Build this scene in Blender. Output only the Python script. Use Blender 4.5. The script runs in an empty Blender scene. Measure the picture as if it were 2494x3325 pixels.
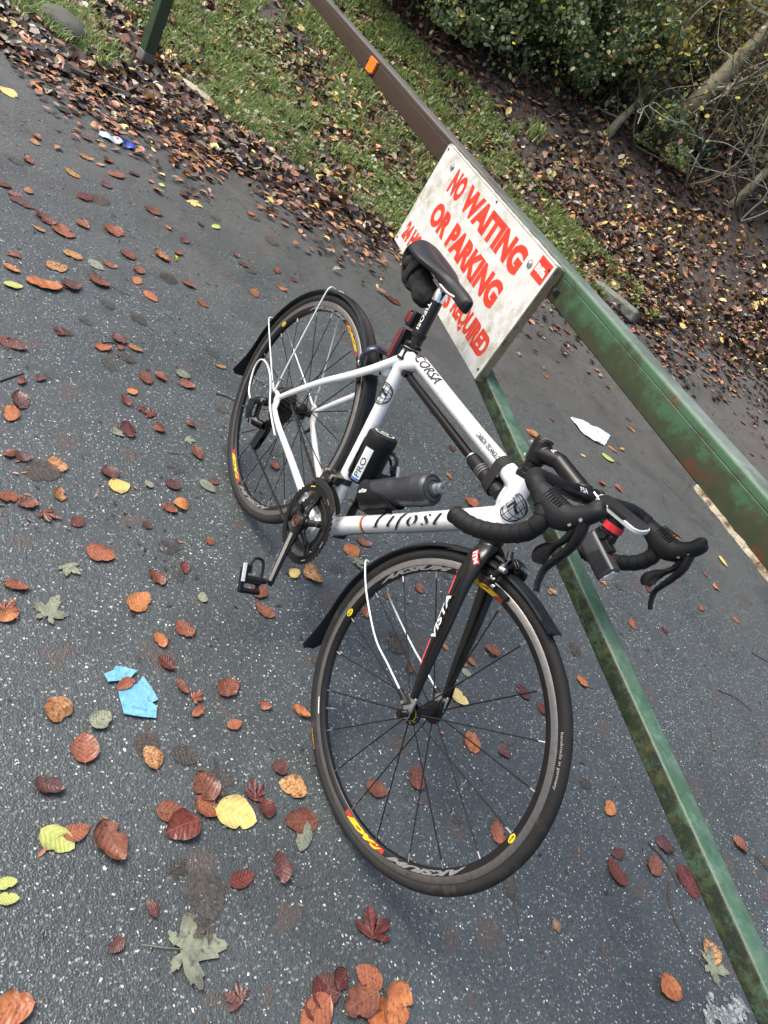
import bpy, bmesh, math, random
import numpy as np
from mathutils import Vector, Matrix
from mathutils import noise as mnoise

random.seed(7)
RNG = np.random.default_rng(11)
PI = math.pi
SC = bpy.context.scene
COL = SC.collection

# ------------------------------------------------------------------ camera
CAM = np.array([1.0883204782, -0.9576836358, 1.3533659353])
RW = np.array([[0.3387234826, 0.7929903103, 0.5063919135],
               [0.7128106967, 0.1350228060, -0.6882366980],
               [-0.6141394899, 0.5940835039, -0.5195165806]])
FOC = 2354.942            # pixels of a 2494 x 3325 frame
cd = bpy.data.cameras.new('camera')
cam = bpy.data.objects.new('camera', cd)
COL.objects.link(cam)
cd.sensor_fit = 'VERTICAL'
cd.sensor_height = 24.0
cd.lens = 24.0 * FOC / 3325.0
cd.clip_start = 0.02
cd.clip_end = 400
cam.matrix_world = Matrix([[RW[0][i], -RW[1][i], -RW[2][i], CAM[i]] for i in range(3)] + [[0, 0, 0, 1]])
SC.camera = cam

# ------------------------------------------------------------------ light
SUN_EL, SUN_AZ = math.radians(52), math.radians(215)
wd = bpy.data.worlds.new('World')
SC.world = wd
wd.use_nodes = True
nt = wd.node_tree
bg = nt.nodes['Background']
sky = nt.nodes.new('ShaderNodeTexSky')
sky.sky_type = 'NISHITA'
sky.sun_disc = False
sky.sun_elevation = SUN_EL
sky.sun_rotation = SUN_AZ
sky.air_density = 1.0
sky.dust_density = 6.0
sky.ozone_density = 1.0
nt.links.new(sky.outputs[0], bg.inputs[0])
bg.inputs[1].default_value = 0.13
sl = bpy.data.lights.new('sun', 'SUN')
sl.energy = 1.1
sl.angle = math.radians(28)
sl.color = (1.0, 0.97, 0.92)
so = bpy.data.objects.new('sun', sl)
COL.objects.link(so)
sdir = Vector((math.sin(SUN_AZ) * math.cos(SUN_EL), math.cos(SUN_AZ) * math.cos(SUN_EL), math.sin(SUN_EL)))
so.rotation_euler = sdir.to_track_quat('Z', 'Y').to_euler()
SC.view_settings.view_transform = 'Standard'
SC.view_settings.look = 'None'
SC.view_settings.gamma = 1.0
SC.view_settings.exposure = 1.0
try:
    SC.view_settings.use_curve_mapping = False
except Exception:
    pass

# ------------------------------------------------------------------ bike frame of reference
BM = np.array([[0.9999859973, -0.0052910261, 0.0001009847],
               [0.0052514867, 0.9945081830, 0.1045270100],
               [-0.0006534852, -0.1045250160, 0.9945220430]])
BO = np.array([0.0869781431, -0.0013330020, -0.2757623211])
SR = np.array([[0.9964441576, -0.0842457603, -0.0013010258],
               [0.0842457603, 0.9959681331, 0.0308241749],
               [-0.0013010258, -0.0308241749, 0.9995239755]])
SBASE = np.array([0.5346507173, 0.0, 0.0471972952])
SAX = np.array([-0.3436, 0.0, 0.9391])
REAR = np.array([-0.41211, 0, 0.06454])
FRONT = np.array([0.58206, 0, 0.06454])


def steer(P):
    return (np.asarray(P, float) - SBASE) @ SR.T + SBASE


def b2w(P):
    return (np.atleast_2d(P) - BO) @ BM.T


def terrain(x, y):
    t = -(x - 1.088) * 0.72 + (y + 0.958) * 0.695
    e = max(0.0, t - 4.7)
    h = 0.06 * e * e if e < 9 else 0.06 * 81 + 1.08 * (e - 9)
    h += 0.02 * mnoise.noise(Vector((x * .5, y * .5, 0))) * min(1, e) * 2
    return h


def ray(px, py):
    c = np.array([(px - 1247) / FOC, (py - 1662.5) / FOC, 1.0])
    r = RW.T @ c
    return r / np.linalg.norm(r)


def hit(px, py, lift=0.0):
    """where the photograph's point lies on the ground"""
    r = ray(px, py)
    a, b = 0.4, 0.4
    while b < 40:
        q = CAM + r * b
        if q[2] < terrain(q[0], q[1]) + lift:
            break
        a = b
        b += 0.15
    for _ in range(22):
        m = (a + b) / 2
        q = CAM + r * m
        if q[2] < terrain(q[0], q[1]) + lift:
            b = m
        else:
            a = m
    q = CAM + r * b
    return np.array([q[0], q[1], q[2]]), b


# ------------------------------------------------------------------ materials
MATS = {}


def nodes(m):
    m.use_nodes = True
    t = m.node_tree
    return t, t.nodes, t.links, t.nodes['Principled BSDF']


def P(name, col, rough=.5, metal=0., coat=0., noise=0., nscale=30., bump=0., bscale=200., spec=.5, trans=0., dirt=None, dscale=6., demount=.5, aniso=0.):
    """a procedural material: base colour broken by noise, optional dirt and fine relief"""
    if name in MATS:
        return MATS[name]
    m = bpy.data.materials.new(name)
    t, N, L, b = nodes(m)
    b.inputs['Base Color'].default_value = (*col, 1)
    b.inputs['Roughness'].default_value = rough
    b.inputs['Metallic'].default_value = metal
    b.inputs['Coat Weight'].default_value = coat
    b.inputs['Coat Roughness'].default_value = .08
    b.inputs['Specular IOR Level'].default_value = spec
    b.inputs['Transmission Weight'].default_value = trans
    tc = N.new('ShaderNodeTexCoord')
    src = None
    if noise > 0:
        n = N.new('ShaderNodeTexNoise')
        n.inputs['Scale'].default_value = nscale
        n.inputs['Detail'].default_value = 5
        L.new(tc.outputs['Object'], n.inputs['Vector'])
        mx = N.new('ShaderNodeMix')
        mx.data_type = 'RGBA'
        mx.inputs[6].default_value = (*[c * (1 - noise) for c in col], 1)
        mx.inputs[7].default_value = (*[min(1, c * (1 + noise)) for c in col], 1)
        L.new(n.outputs['Fac'], mx.inputs[0])
        src = mx.outputs[2]
        mr = N.new('ShaderNodeMapRange')
        mr.inputs[3].default_value = max(.02, rough * .75)
        mr.inputs[4].default_value = min(1, rough * 1.3)
        L.new(n.outputs['Fac'], mr.inputs[0])
        L.new(mr.outputs[0], b.inputs['Roughness'])
    if dirt is not None:
        n = N.new('ShaderNodeTexNoise')
        n.inputs['Scale'].default_value = dscale
        n.inputs['Detail'].default_value = 9
        n.inputs['Roughness'].default_value = .7
        L.new(tc.outputs['Object'], n.inputs['Vector'])
        r = N.new('ShaderNodeValToRGB')
        r.color_ramp.elements[0].position = demount
        r.color_ramp.elements[1].position = min(1, demount + .14)
        L.new(n.outputs['Fac'], r.inputs[0])
        mx = N.new('ShaderNodeMix')
        mx.data_type = 'RGBA'
        if src is not None:
            L.new(src, mx.inputs[6])
        else:
            mx.inputs[6].default_value = (*col, 1)
        mx.inputs[7].default_value = (*dirt, 1)
        L.new(r.outputs[0], mx.inputs[0])
        src = mx.outputs[2]
    if src is not None:
        L.new(src, b.inputs['Base Color'])
    if bump > 0:
        n = N.new('ShaderNodeTexNoise')
        n.inputs['Scale'].default_value = bscale
        n.inputs['Detail'].default_value = 3
        L.new(tc.outputs['Object'], n.inputs['Vector'])
        bp = N.new('ShaderNodeBump')
        bp.inputs['Strength'].default_value = bump
        bp.inputs['Distance'].default_value = .002
        L.new(n.outputs['Fac'], bp.inputs['Height'])
        L.new(bp.outputs[0], b.inputs['Normal'])
    MATS[name] = m
    return m


def ramp(N, stops, interp='LINEAR'):
    r = N.new('ShaderNodeValToRGB')
    cr = r.color_ramp
    cr.interpolation = interp
    while len(cr.elements) < len(stops):
        cr.elements.new(.5)
    for e, (p, c) in zip(cr.elements, stops):
        e.position = p
        e.color = (*c, 1) if len(c) == 3 else c
    return r


def mix(N, L, a, b, f, mode='MIX'):
    m = N.new('ShaderNodeMix')
    m.data_type = 'RGBA'
    m.blend_type = mode
    for s, i in ((a, 6), (b, 7), (f, 0)):
        if hasattr(s, 'links'):
            L.new(s, m.inputs[i])
        elif i == 0:
            m.inputs[0].default_value = s
        else:
            m.inputs[i].default_value = (*s, 1)
    return m.outputs[2]


def math_(N, L, op, a, b=None, c=None):
    m = N.new('ShaderNodeMath')
    m.operation = op
    for i, s in enumerate((a, b, c)):
        if s is None:
            continue
        if hasattr(s, 'links'):
            L.new(s, m.inputs[i])
        else:
            m.inputs[i].default_value = s
    return m.outputs[0]


def noi(N, L, vec, scale, detail=4, rough=.5, out='Fac'):
    n = N.new('ShaderNodeTexNoise')
    n.inputs['Scale'].default_value = scale
    n.inputs['Detail'].default_value = detail
    n.inputs['Roughness'].default_value = rough
    L.new(vec, n.inputs['Vector'])
    return n.outputs[out]


def ramp_(N, L, s, a, b):
    m = N.new('ShaderNodeMapRange')
    m.inputs[1].default_value = a
    m.inputs[2].default_value = b
    L.new(s, m.inputs[0])
    return m.outputs[0]


def mat_asphalt():
    m = bpy.data.materials.new('wet_asphalt')
    t, N, L, b = nodes(m)
    tc = N.new('ShaderNodeTexCoord')
    V = tc.outputs['Object']
    n1 = noi(N, L, V, 1.3, 6, .6)
    n2 = noi(N, L, V, 160, 3, .6)
    base = mix(N, L, (.026, .034, .037), (.092, .108, .111), n2)
    # aggregate: dull stones and pale chips
    vo = N.new('ShaderNodeTexVoronoi')
    vo.inputs['Scale'].default_value = 132
    DV = mixvec(N, L, mixvec(N, L, V, noi(N, L, V, 190, 2, .6, 'Color'), .0075), noi(N, L, V, 60, 2, .6, 'Color'), .010)
    L.new(DV, vo.inputs['Vector'])
    sep = N.new('ShaderNodeSeparateColor')
    L.new(vo.outputs['Color'], sep.inputs[0])
    stone = mix(N, L, (.026, .033, .035), (.20, .22, .22), math_(N, L, 'POWER', sep.outputs[1], 1.6))
    f = math_(N, L, 'LESS_THAN', vo.outputs['Distance'], .38)
    base = mix(N, L, base, stone, math_(N, L, 'MULTIPLY', f, .75))
    dist_n = noi(N, L, V, 300, 2)
    dn = math_(N, L, 'ADD', vo.outputs['Distance'], math_(N, L, 'MULTIPLY', math_(N, L, 'SUBTRACT', dist_n, .5), .35))
    size = math_(N, L, 'MULTIPLY', math_(N, L, 'SUBTRACT', sep.outputs[0], .46), .62)
    chip = math_(N, L, 'LESS_THAN', dn, size)
    vo2 = N.new('ShaderNodeTexVoronoi')
    vo2.inputs['Scale'].default_value = 50
    L.new(DV, vo2.inputs['Vector'])
    sep2 = N.new('ShaderNodeSeparateColor')
    L.new(vo2.outputs['Color'], sep2.inputs[0])
    dn2 = math_(N, L, 'ADD', vo2.outputs['Distance'], math_(N, L, 'MULTIPLY', math_(N, L, 'SUBTRACT', dist_n, .5), .2))
    size2 = math_(N, L, 'MULTIPLY', math_(N, L, 'SUBTRACT', sep2.outputs[0], .80), .55)
    chip2 = math_(N, L, 'LESS_THAN', dn2, size2)
    chips = math_(N, L, 'MAXIMUM', chip, chip2)
    chipcol = mix(N, L, (.26, .30, .30), (.90, .90, .80), math_(N, L, 'POWER', sep.outputs[2], 1.3))
    # mud film towards the verge hides the chips
    sx = N.new('ShaderNodeSeparateXYZ')
    L.new(V, sx.inputs[0])
    d = math_(N, L, 'ADD', math_(N, L, 'MULTIPLY', sx.outputs[0], -.72), math_(N, L, 'MULTIPLY', sx.outputs[1], .45))
    far = N.new('ShaderNodeMapRange')
    far.inputs[1].default_value = 1.0
    far.inputs[2].default_value = 3.4
    far.clamp = True
    L.new(math_(N, L, 'ADD', d, math_(N, L, 'MULTIPLY', math_(N, L, 'SUBTRACT', n1, .5), 2.6)), far.inputs[0])
    keep = math_(N, L, 'SUBTRACT', 1.0, math_(N, L, 'MULTIPLY', far.outputs[0], .6))
    col = mix(N, L, base, chipcol, math_(N, L, 'MULTIPLY', chips, keep))
    mud = mix(N, L, (.058, .056, .050), (.165, .155, .135), noi(N, L, V, 9, 8, .7))
    col = mix(N, L, col, mud, math_(N, L, 'MULTIPLY', far.outputs[0], .8))
    wetp = ramp_(N, L, noi(N, L, V, 2.1, 5, .6), .50, .62)
    col = mix(N, L, col, mix(N, L, col, (.012, .015, .016), .55), math_(N, L, 'MULTIPLY', wetp, .45))
    # brown ghost stains of rotted leaves
    v3 = N.new('ShaderNodeTexVoronoi')
    v3.inputs['Scale'].default_value = 8.5
    L.new(mixvec(N, L, V, noi(N, L, V, 14, 3, .6, 'Color'), .13), v3.inputs['Vector'])
    sep3 = N.new('ShaderNodeSeparateColor')
    L.new(v3.outputs['Color'], sep3.inputs[0])
    st = math_(N, L, 'MULTIPLY', math_(N, L, 'LESS_THAN', v3.outputs['Distance'], .27), math_(N, L, 'GREATER_THAN', sep3.outputs[0], .62))
    col = mix(N, L, col, (.085, .066, .056), math_(N, L, 'MULTIPLY', st, .62))
    L.new(col, b.inputs['Base Color'])
    r = N.new('ShaderNodeMapRange')
    r.inputs[1].default_value = .35
    r.inputs[2].default_value = .68
    r.inputs[3].default_value = .22
    r.inputs[4].default_value = .46
    L.new(n1, r.inputs[0])
    L.new(r.outputs[0], b.inputs['Roughness'])
    b.inputs['Specular IOR Level'].default_value = .55
    vf_ = N.new('ShaderNodeTexVoronoi')
    vf_.inputs['Scale'].default_value = 260
    L.new(V, vf_.inputs['Vector'])
    h = math_(N, L, 'ADD', math_(N, L, 'MULTIPLY', vo.outputs['Distance'], -.5), math_(N, L, 'MULTIPLY', vf_.outputs['Distance'], -.7))
    h = math_(N, L, 'ADD', h, math_(N, L, 'MULTIPLY', dist_n, .6))
    bp = N.new('ShaderNodeBump')
    bp.inputs['Strength'].default_value = .8
    bp.inputs['Distance'].default_value = .0017
    L.new(h, bp.inputs['Height'])
    L.new(bp.outputs[0], b.inputs['Normal'])
    return m


def mixvec(N, L, v, c, k):
    m = N.new('ShaderNodeVectorMath')
    m.operation = 'MULTIPLY_ADD'
    L.new(c, m.inputs[0])
    m.inputs[1].default_value = (k, k, k)
    L.new(v, m.inputs[2])
    return m.outputs[0]


def mat_soil():
    m = bpy.data.materials.new('leaf_mould_soil')
    t, N, L, b = nodes(m)
    tc = N.new('ShaderNodeTexCoord')
    V = tc.outputs['Object']
    c = ramp(N, [(.3, (.022, .019, .017)), (.5, (.058, .047, .040)), (.7, (.12, .085, .062))])
    L.new(noi(N, L, V, 14, 9, .75), c.inputs[0])
    L.new(c.outputs[0], b.inputs['Base Color'])
    b.inputs['Roughness'].default_value = .6
    bp = N.new('ShaderNodeBump')
    bp.inputs['Distance'].default_value = .02
    L.new(noi(N, L, V, 40, 6, .7), bp.inputs['Height'])
    L.new(bp.outputs[0], b.inputs['Normal'])
    return m


def mat_leaf(name, c1, c2, spot=(.03, .012, .008), rough=.27, spots=.5, alpha=1.0):
    m = bpy.data.materials.new(name)
    t, N, L, b = nodes(m)
    uv = N.new('ShaderNodeTexCoord')
    oi = N.new('ShaderNodeObjectInfo')
    V = N.new('ShaderNodeVectorMath')
    V.operation = 'MULTIPLY_ADD'
    L.new(uv.outputs['UV'], V.inputs[0])
    V.inputs[1].default_value = (1, 1, 1)
    cmb = N.new('ShaderNodeCombineXYZ')
    L.new(math_(N, L, 'MULTIPLY', oi.outputs['Random'], 37), cmb.inputs[2])
    L.new(cmb.outputs[0], V.inputs[2])
    n1 = noi(N, L, V.outputs[0], 3.5, 6, .65)
    n2 = noi(N, L, V.outputs[0], 9, 5, .7)
    rr = N.new('ShaderNodeMapRange')
    rr.inputs[1].default_value = .3
    rr.inputs[2].default_value = .7
    L.new(math_(N, L, 'ADD', n1, math_(N, L, 'MULTIPLY', math_(N, L, 'SUBTRACT', oi.outputs['Random'], .5), .35)), rr.inputs[0])
    col = mix(N, L, c1, c2, rr.outputs[0])
    sp = N.new('ShaderNodeMapRange')
    sp.inputs[1].default_value = spots + .04
    sp.inputs[2].default_value = spots + .16
    L.new(n2, sp.inputs[0])
    col = mix(N, L, col, spot, math_(N, L, 'MULTIPLY', sp.outputs[0], .75))
    sx = N.new('ShaderNodeSeparateXYZ')
    L.new(uv.outputs['UV'], sx.inputs[0])
    ay = math_(N, L, 'ABSOLUTE', sx.outputs[1])
    w = math_(N, L, 'FRACT', math_(N, L, 'ADD', math_(N, L, 'MULTIPLY', math_(N, L, 'SUBTRACT', sx.outputs[0], math_(N, L, 'MULTIPLY', ay, .75)), 7), math_(N, L, 'MULTIPLY', n1, 1.1)))
    w2 = math_(N, L, 'ABSOLUTE', math_(N, L, 'SUBTRACT', w, .5))
    vein = math_(N, L, 'MAXIMUM', math_(N, L, 'LESS_THAN', w2, .06), math_(N, L, 'LESS_THAN', ay, .014))
    lite = mix(N, L, col, (.9, .8, .6), .22)
    col = mix(N, L, col, lite, math_(N, L, 'MULTIPLY', vein, math_(N, L, 'MULTIPLY', n2, .42)))
    wet = mix(N, L, col, (.02, .012, .01), .75)
    eg = N.new('ShaderNodeMapRange')
    eg.inputs[1].default_value = .22
    eg.inputs[2].default_value = .42
    L.new(math_(N, L, 'ADD', ay, math_(N, L, 'MULTIPLY', math_(N, L, 'SUBTRACT', n1, .5), .5)), eg.inputs[0])
    col = mix(N, L, col, wet, math_(N, L, 'MULTIPLY', eg.outputs[0], .6))
    L.new(col, b.inputs['Base Color'])
    b.inputs['Roughness'].default_value = rough
    b.inputs['Specular IOR Level'].default_value = .5
    b.inputs['Alpha'].default_value = alpha
    bp = N.new('ShaderNodeBump')
    bp.inputs['Strength'].default_value = .5
    bp.inputs['Distance'].default_value = .002
    L.new(math_(N, L, 'ADD', w2, n2), bp.inputs['Height'])
    L.new(bp.outputs[0], b.inputs['Normal'])
    return m


def mat_gate():
    m = bpy.data.materials.new('weathered_green_paint')
    t, N, L, b = nodes(m)
    tc = N.new('ShaderNodeTexCoord')
    V = tc.outputs['Object']
    g = mix(N, L, (.028, .082, .040), (.048, .122, .060), noi(N, L, V, 3, 3))
    n = noi(N, L, V, 26, 10, .78)
    big = noi(N, L, V, 5, 3, .5)
    s = math_(N, L, 'ADD', math_(N, L, 'MULTIPLY', n, .65), math_(N, L, 'MULTIPLY', big, .45))
    sx = N.new('ShaderNodeSeparateXYZ')
    L.new(V, sx.inputs[0])
    # x runs along the bar, z up: algae and grime keep to the lower half of the face
    low = N.new('ShaderNodeMapRange')
    low.inputs[1].default_value = .035
    low.inputs[2].default_value = -.04
    low.inputs[3].default_value = -.09
    low.inputs[4].default_value = .06
    L.new(sx.outputs[2], low.inputs[0])
    s = math_(N, L, 'ADD', s, low.outputs[0])
    r = N.new('ShaderNodeMapRange')
    r.inputs[1].default_value = .465
    r.inputs[2].default_value = .555
    L.new(s, r.inputs[0])
    grime = mix(N, L, (.014, .018, .010), (.046, .044, .018), noi(N, L, V, 60, 4))
    col = mix(N, L, g, grime, math_(N, L, 'MULTIPLY', r.outputs[0], .85))
    ru = N.new('ShaderNodeMapRange')
    ru.inputs[1].default_value = .56
    ru.inputs[2].default_value = .62
    L.new(noi(N, L, V, 7, 9, .7), ru.inputs[0])
    col = mix(N, L, col, (.085, .030, .015), math_(N, L, 'MULTIPLY', ru.outputs[0], .85))
    # far half of the beam wears an older brown coat
    br = N.new('ShaderNodeMapRange')
    br.inputs[1].default_value = .95
    br.inputs[2].default_value = .35
    L.new(math_(N, L, 'ADD', sx.outputs[0], math_(N, L, 'MULTIPLY', big, .2)), br.inputs[0])
    brown = mix(N, L, (.028, .017, .012), (.050, .030, .020), noi(N, L, V, 120, 3))
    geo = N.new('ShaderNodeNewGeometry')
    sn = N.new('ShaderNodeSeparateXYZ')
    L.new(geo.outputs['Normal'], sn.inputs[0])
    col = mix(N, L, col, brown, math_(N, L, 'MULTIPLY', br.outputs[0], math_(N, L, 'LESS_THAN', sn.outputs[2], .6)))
    sky_sheen = mix(N, L, (.085, .125, .095), (.21, .26, .235), ramp_(N, L, noi(N, L, V, 9, 8, .7), .35, .65))  # pale sky sheen of the upward faces, painted into the base colour
    sheen_blend = mix(N, L, sky_sheen, (.13, .12, .11), br.outputs[0])
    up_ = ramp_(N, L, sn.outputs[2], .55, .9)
    col = mix(N, L, col, mix(N, L, sheen_blend, grime, math_(N, L, 'MULTIPLY', r.outputs[0], .5)), up_)
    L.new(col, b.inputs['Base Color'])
    L.new(math_(N, L, 'ADD', .26, math_(N, L, 'MULTIPLY', s, .35)), b.inputs['Roughness'])
    bp = N.new('ShaderNodeBump')
    bp.inputs['Strength'].default_value = .35
    bp.inputs['Distance'].default_value = .002
    L.new(n, bp.inputs['Height'])
    L.new(bp.outputs[0], b.inputs['Normal'])
    return m


def mat_brace():
    m = bpy.data.materials.new('mossy_green_paint')
    t, N, L, b = nodes(m)
    tc = N.new('ShaderNodeTexCoord')
    V = tc.outputs['Object']
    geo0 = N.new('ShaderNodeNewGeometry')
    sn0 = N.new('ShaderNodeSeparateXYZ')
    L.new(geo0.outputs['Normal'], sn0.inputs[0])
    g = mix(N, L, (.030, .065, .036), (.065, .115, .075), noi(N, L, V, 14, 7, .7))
    g = mix(N, L, g, mix(N, L, (.045, .12, .070), (.13, .22, .16), ramp_(N, L, noi(N, L, V, 20, 8, .7), .35, .65)), ramp_(N, L, sn0.outputs[2], .6, .9))  # upward faces painted paler, standing in for sky light on top
    r = N.new('ShaderNodeMapRange')
    r.inputs[1].default_value = .40
    r.inputs[2].default_value = .50
    L.new(noi(N, L, V, 24, 9, .78), r.inputs[0])
    moss = mix(N, L, (.010, .014, .008), (.060, .062, .016), ramp_(N, L, noi(N, L, V, 38, 6, .7), .48, .66))
    geo = N.new('ShaderNodeNewGeometry')
    sn = N.new('ShaderNodeSeparateXYZ')
    L.new(geo.outputs['Normal'], sn.inputs[0])
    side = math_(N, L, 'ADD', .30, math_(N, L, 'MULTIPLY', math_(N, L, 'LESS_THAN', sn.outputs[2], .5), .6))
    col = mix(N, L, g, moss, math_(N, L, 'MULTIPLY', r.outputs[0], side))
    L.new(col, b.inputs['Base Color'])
    b.inputs['Roughness'].default_value = .42
    bp = N.new('ShaderNodeBump')
    bp.inputs['Strength'].default_value = .4
    bp.inputs['Distance'].default_value = .003
    L.new(noi(N, L, V, 60, 6, .7), bp.inputs['Height'])
    L.new(bp.outputs[0], b.inputs['Normal'])
    return m


def mat_sign():
    m = bpy.data.materials.new('grimy_sign_white')
    t, N, L, b = nodes(m)
    tc = N.new('ShaderNodeTexCoord')
    V = tc.outputs['Object']
    w = mix(N, L, (.56, .58, .57), (.74, .75, .74), noi(N, L, V, 5, 4))
    r = N.new('ShaderNodeMapRange')
    r.inputs[1].default_value = .45
    r.inputs[2].default_value = .60
    L.new(noi(N, L, V, 22, 9, .8), r.inputs[0])
    big = N.new('ShaderNodeMapRange')
    big.inputs[1].default_value = .42
    big.inputs[2].default_value = .62
    L.new(noi(N, L, V, 5.5, 3, .5), big.inputs[0])
    moss = mix(N, L, (.17, .18, .08), (.42, .40, .27), noi(N, L, V, 80, 4))
    f = math_(N, L, 'MULTIPLY', r.outputs[0], math_(N, L, 'ADD', .18, math_(N, L, 'MULTIPLY', big.outputs[0], .60)))
    col = mix(N, L, w, moss, f)
    L.new(col, b.inputs['Base Color'])
    b.inputs['Roughness'].default_value = .38
    return m


def mat_chain():
    return P('greasy_chain', (.11, .10, .09), .3, .9, noise=.6, nscale=300)


WHITE = P('white_frame_paint', (.72, .745, .75), .22, 0, coat=.9, noise=.03, nscale=12, dirt=(.46, .45, .42), dscale=38, demount=.61)
CARB = P('gloss_carbon', (.006, .006, .006), .22, 0, coat=.35, noise=.6, nscale=500, spec=.3)
BLK = P('black_anodised', (.008, .008, .009), .30, .3, noise=.3, nscale=60)
BLKP = P('black_plastic', (.010, .011, .012), .45, 0, noise=.3, nscale=60, bump=.1, spec=.28)
HOOD = P('black_hood_rubber', (.012, .013, .015), .5, 0, noise=.2, nscale=40, bump=.25, bscale=900, spec=.28)
TAPE = P('black_bar_tape', (.010, .011, .012), .58, 0, noise=.25, nscale=80, bump=.3, bscale=700, spec=.28)
TYRE = P('tyre_rubber', (.020, .020, .020), .6, 0, noise=.3, nscale=30, bump=.4, bscale=900, dirt=(.06, .055, .048), dscale=25, demount=.57, spec=.28)
GUARD = P('black_mudguard', (.011, .013, .016), .32, 0, noise=.3, nscale=20, dirt=(.045, .038, .028), dscale=18, demount=.6, spec=.28)
SILV = P('brushed_silver', (.55, .56, .56), .28, 1.0, noise=.15, nscale=80)
CHR = P('polished_metal', (.75, .75, .74), .1, 1.0, noise=.05, nscale=20)
DSTEEL = P('dark_steel', (.12, .12, .12), .35, .9, noise=.3, nscale=60)
TRACK = P('brake_track', (.30, .29, .28), .33, .9, noise=.25, nscale=90, dirt=(.10, .09, .08), dscale=30, demount=.6)
RIM = P('black_rim', (.008, .008, .009), .32, .1, noise=.3, nscale=40)
WIRE = P('pale_stay_wire', (.60, .66, .66), .3, .2, noise=.1, nscale=40)
WHT = P('white_plastic', (.75, .77, .76), .3, 0, noise=.04, nscale=50)
WHTP = P('white_print', (.80, .81, .80), .4, 0, noise=.03, nscale=50)
GREYP = P('grey_print', (.23, .23, .23), .4, .2, noise=.1, nscale=50)
BLKPR = P('black_print', (.012, .012, .014), .3, 0, noise=.2, nscale=50)
REDP = P('red_print', (.70, .045, .035), .35, 0, noise=.08, nscale=50)
PINKP = P('coral_print', (.72, .07, .09), .35, 0, noise=.06, nscale=50)
YELP = P('yellow_print', (.80, .62, .02), .35, 0, noise=.05, nscale=50)
ORGP = P('orange_print', (.62, .32, .06), .5, 0, noise=.1, nscale=50)
BLUEP = P('blue_print', (.03, .10, .42), .35, 0, noise=.1, nscale=50)
SIGNRED = P('faded_sign_red', (.62, .045, .022), .42, 0, noise=.12, nscale=15, dirt=(.42, .10, .07), dscale=55, demount=.56)
SADL = P('saddle_cover', (.017, .018, .021), .42, 0, noise=.15, nscale=20, bump=.15, bscale=700, spec=.28)
FABR = P('dark_camo_fabric', (.010, .010, .010), .8, 0, noise=.3, nscale=60, bump=.5, bscale=500, dirt=(.045, .042, .032), dscale=28, demount=.58)
BOTT = P('smoky_bottle', (.030, .032, .040), .3, 0, noise=.15, nscale=20)
BOTC = P('bottle_cap_grey', (.030, .034, .040), .36, 0, noise=.15, nscale=20)
NOZ = P('grey_nozzle', (.12, .15, .17), .4, 0, noise=.1, nscale=40)
LAMPG = P('dark_grey_anodised', (.065, .07, .078), .33, .6, noise=.1, nscale=60)
LENS = P('clear_lens', (.75, .78, .80), .06, .3, noise=.2, nscale=120)
REDL = P('dark_red_lens', (.13, .006, .010), .12, 0, coat=.5, noise=.2, nscale=50)
WOOD = P('rotting_ply_edge', (.30, .24, .14), .8, 0, noise=.5, nscale=60, bump=1.0, bscale=150, dirt=(.07, .06, .03), dscale=30, demount=.53)
PEEL = P('peeling_white_edge', (.50, .50, .46), .7, 0, noise=.25, nscale=60, bump=1.0, bscale=120, dirt=(.14, .12, .08), dscale=35, demount=.50)
ORREF = P('orange_reflector', (.80, .20, .012), .3, 0, noise=.12, nscale=60, dirt=(.45, .14, .02), dscale=60, demount=.6)
RUSTW = P('flaking_cream_paint', (.46, .42, .31), .7, 0, noise=.3, nscale=70, bump=.8, bscale=200, dirt=(.12, .065, .03), dscale=38, demount=.46)


# ------------------------------------------------------------------ object helpers
def tag(o, label=None, cat=None, group=None, kind=None):
    if label:
        o['label'] = label
    if cat:
        o['category'] = cat
    if group:
        o['group'] = group
    if kind:
        o['kind'] = kind
    return o


def empty(name, loc=(0, 0, 0), label=None, cat=None, group=None):
    o = bpy.data.objects.new(name, None)
    o.empty_display_size = .05
    o.location = loc
    COL.objects.link(o)
    return tag(o, label, cat, group)


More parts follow.
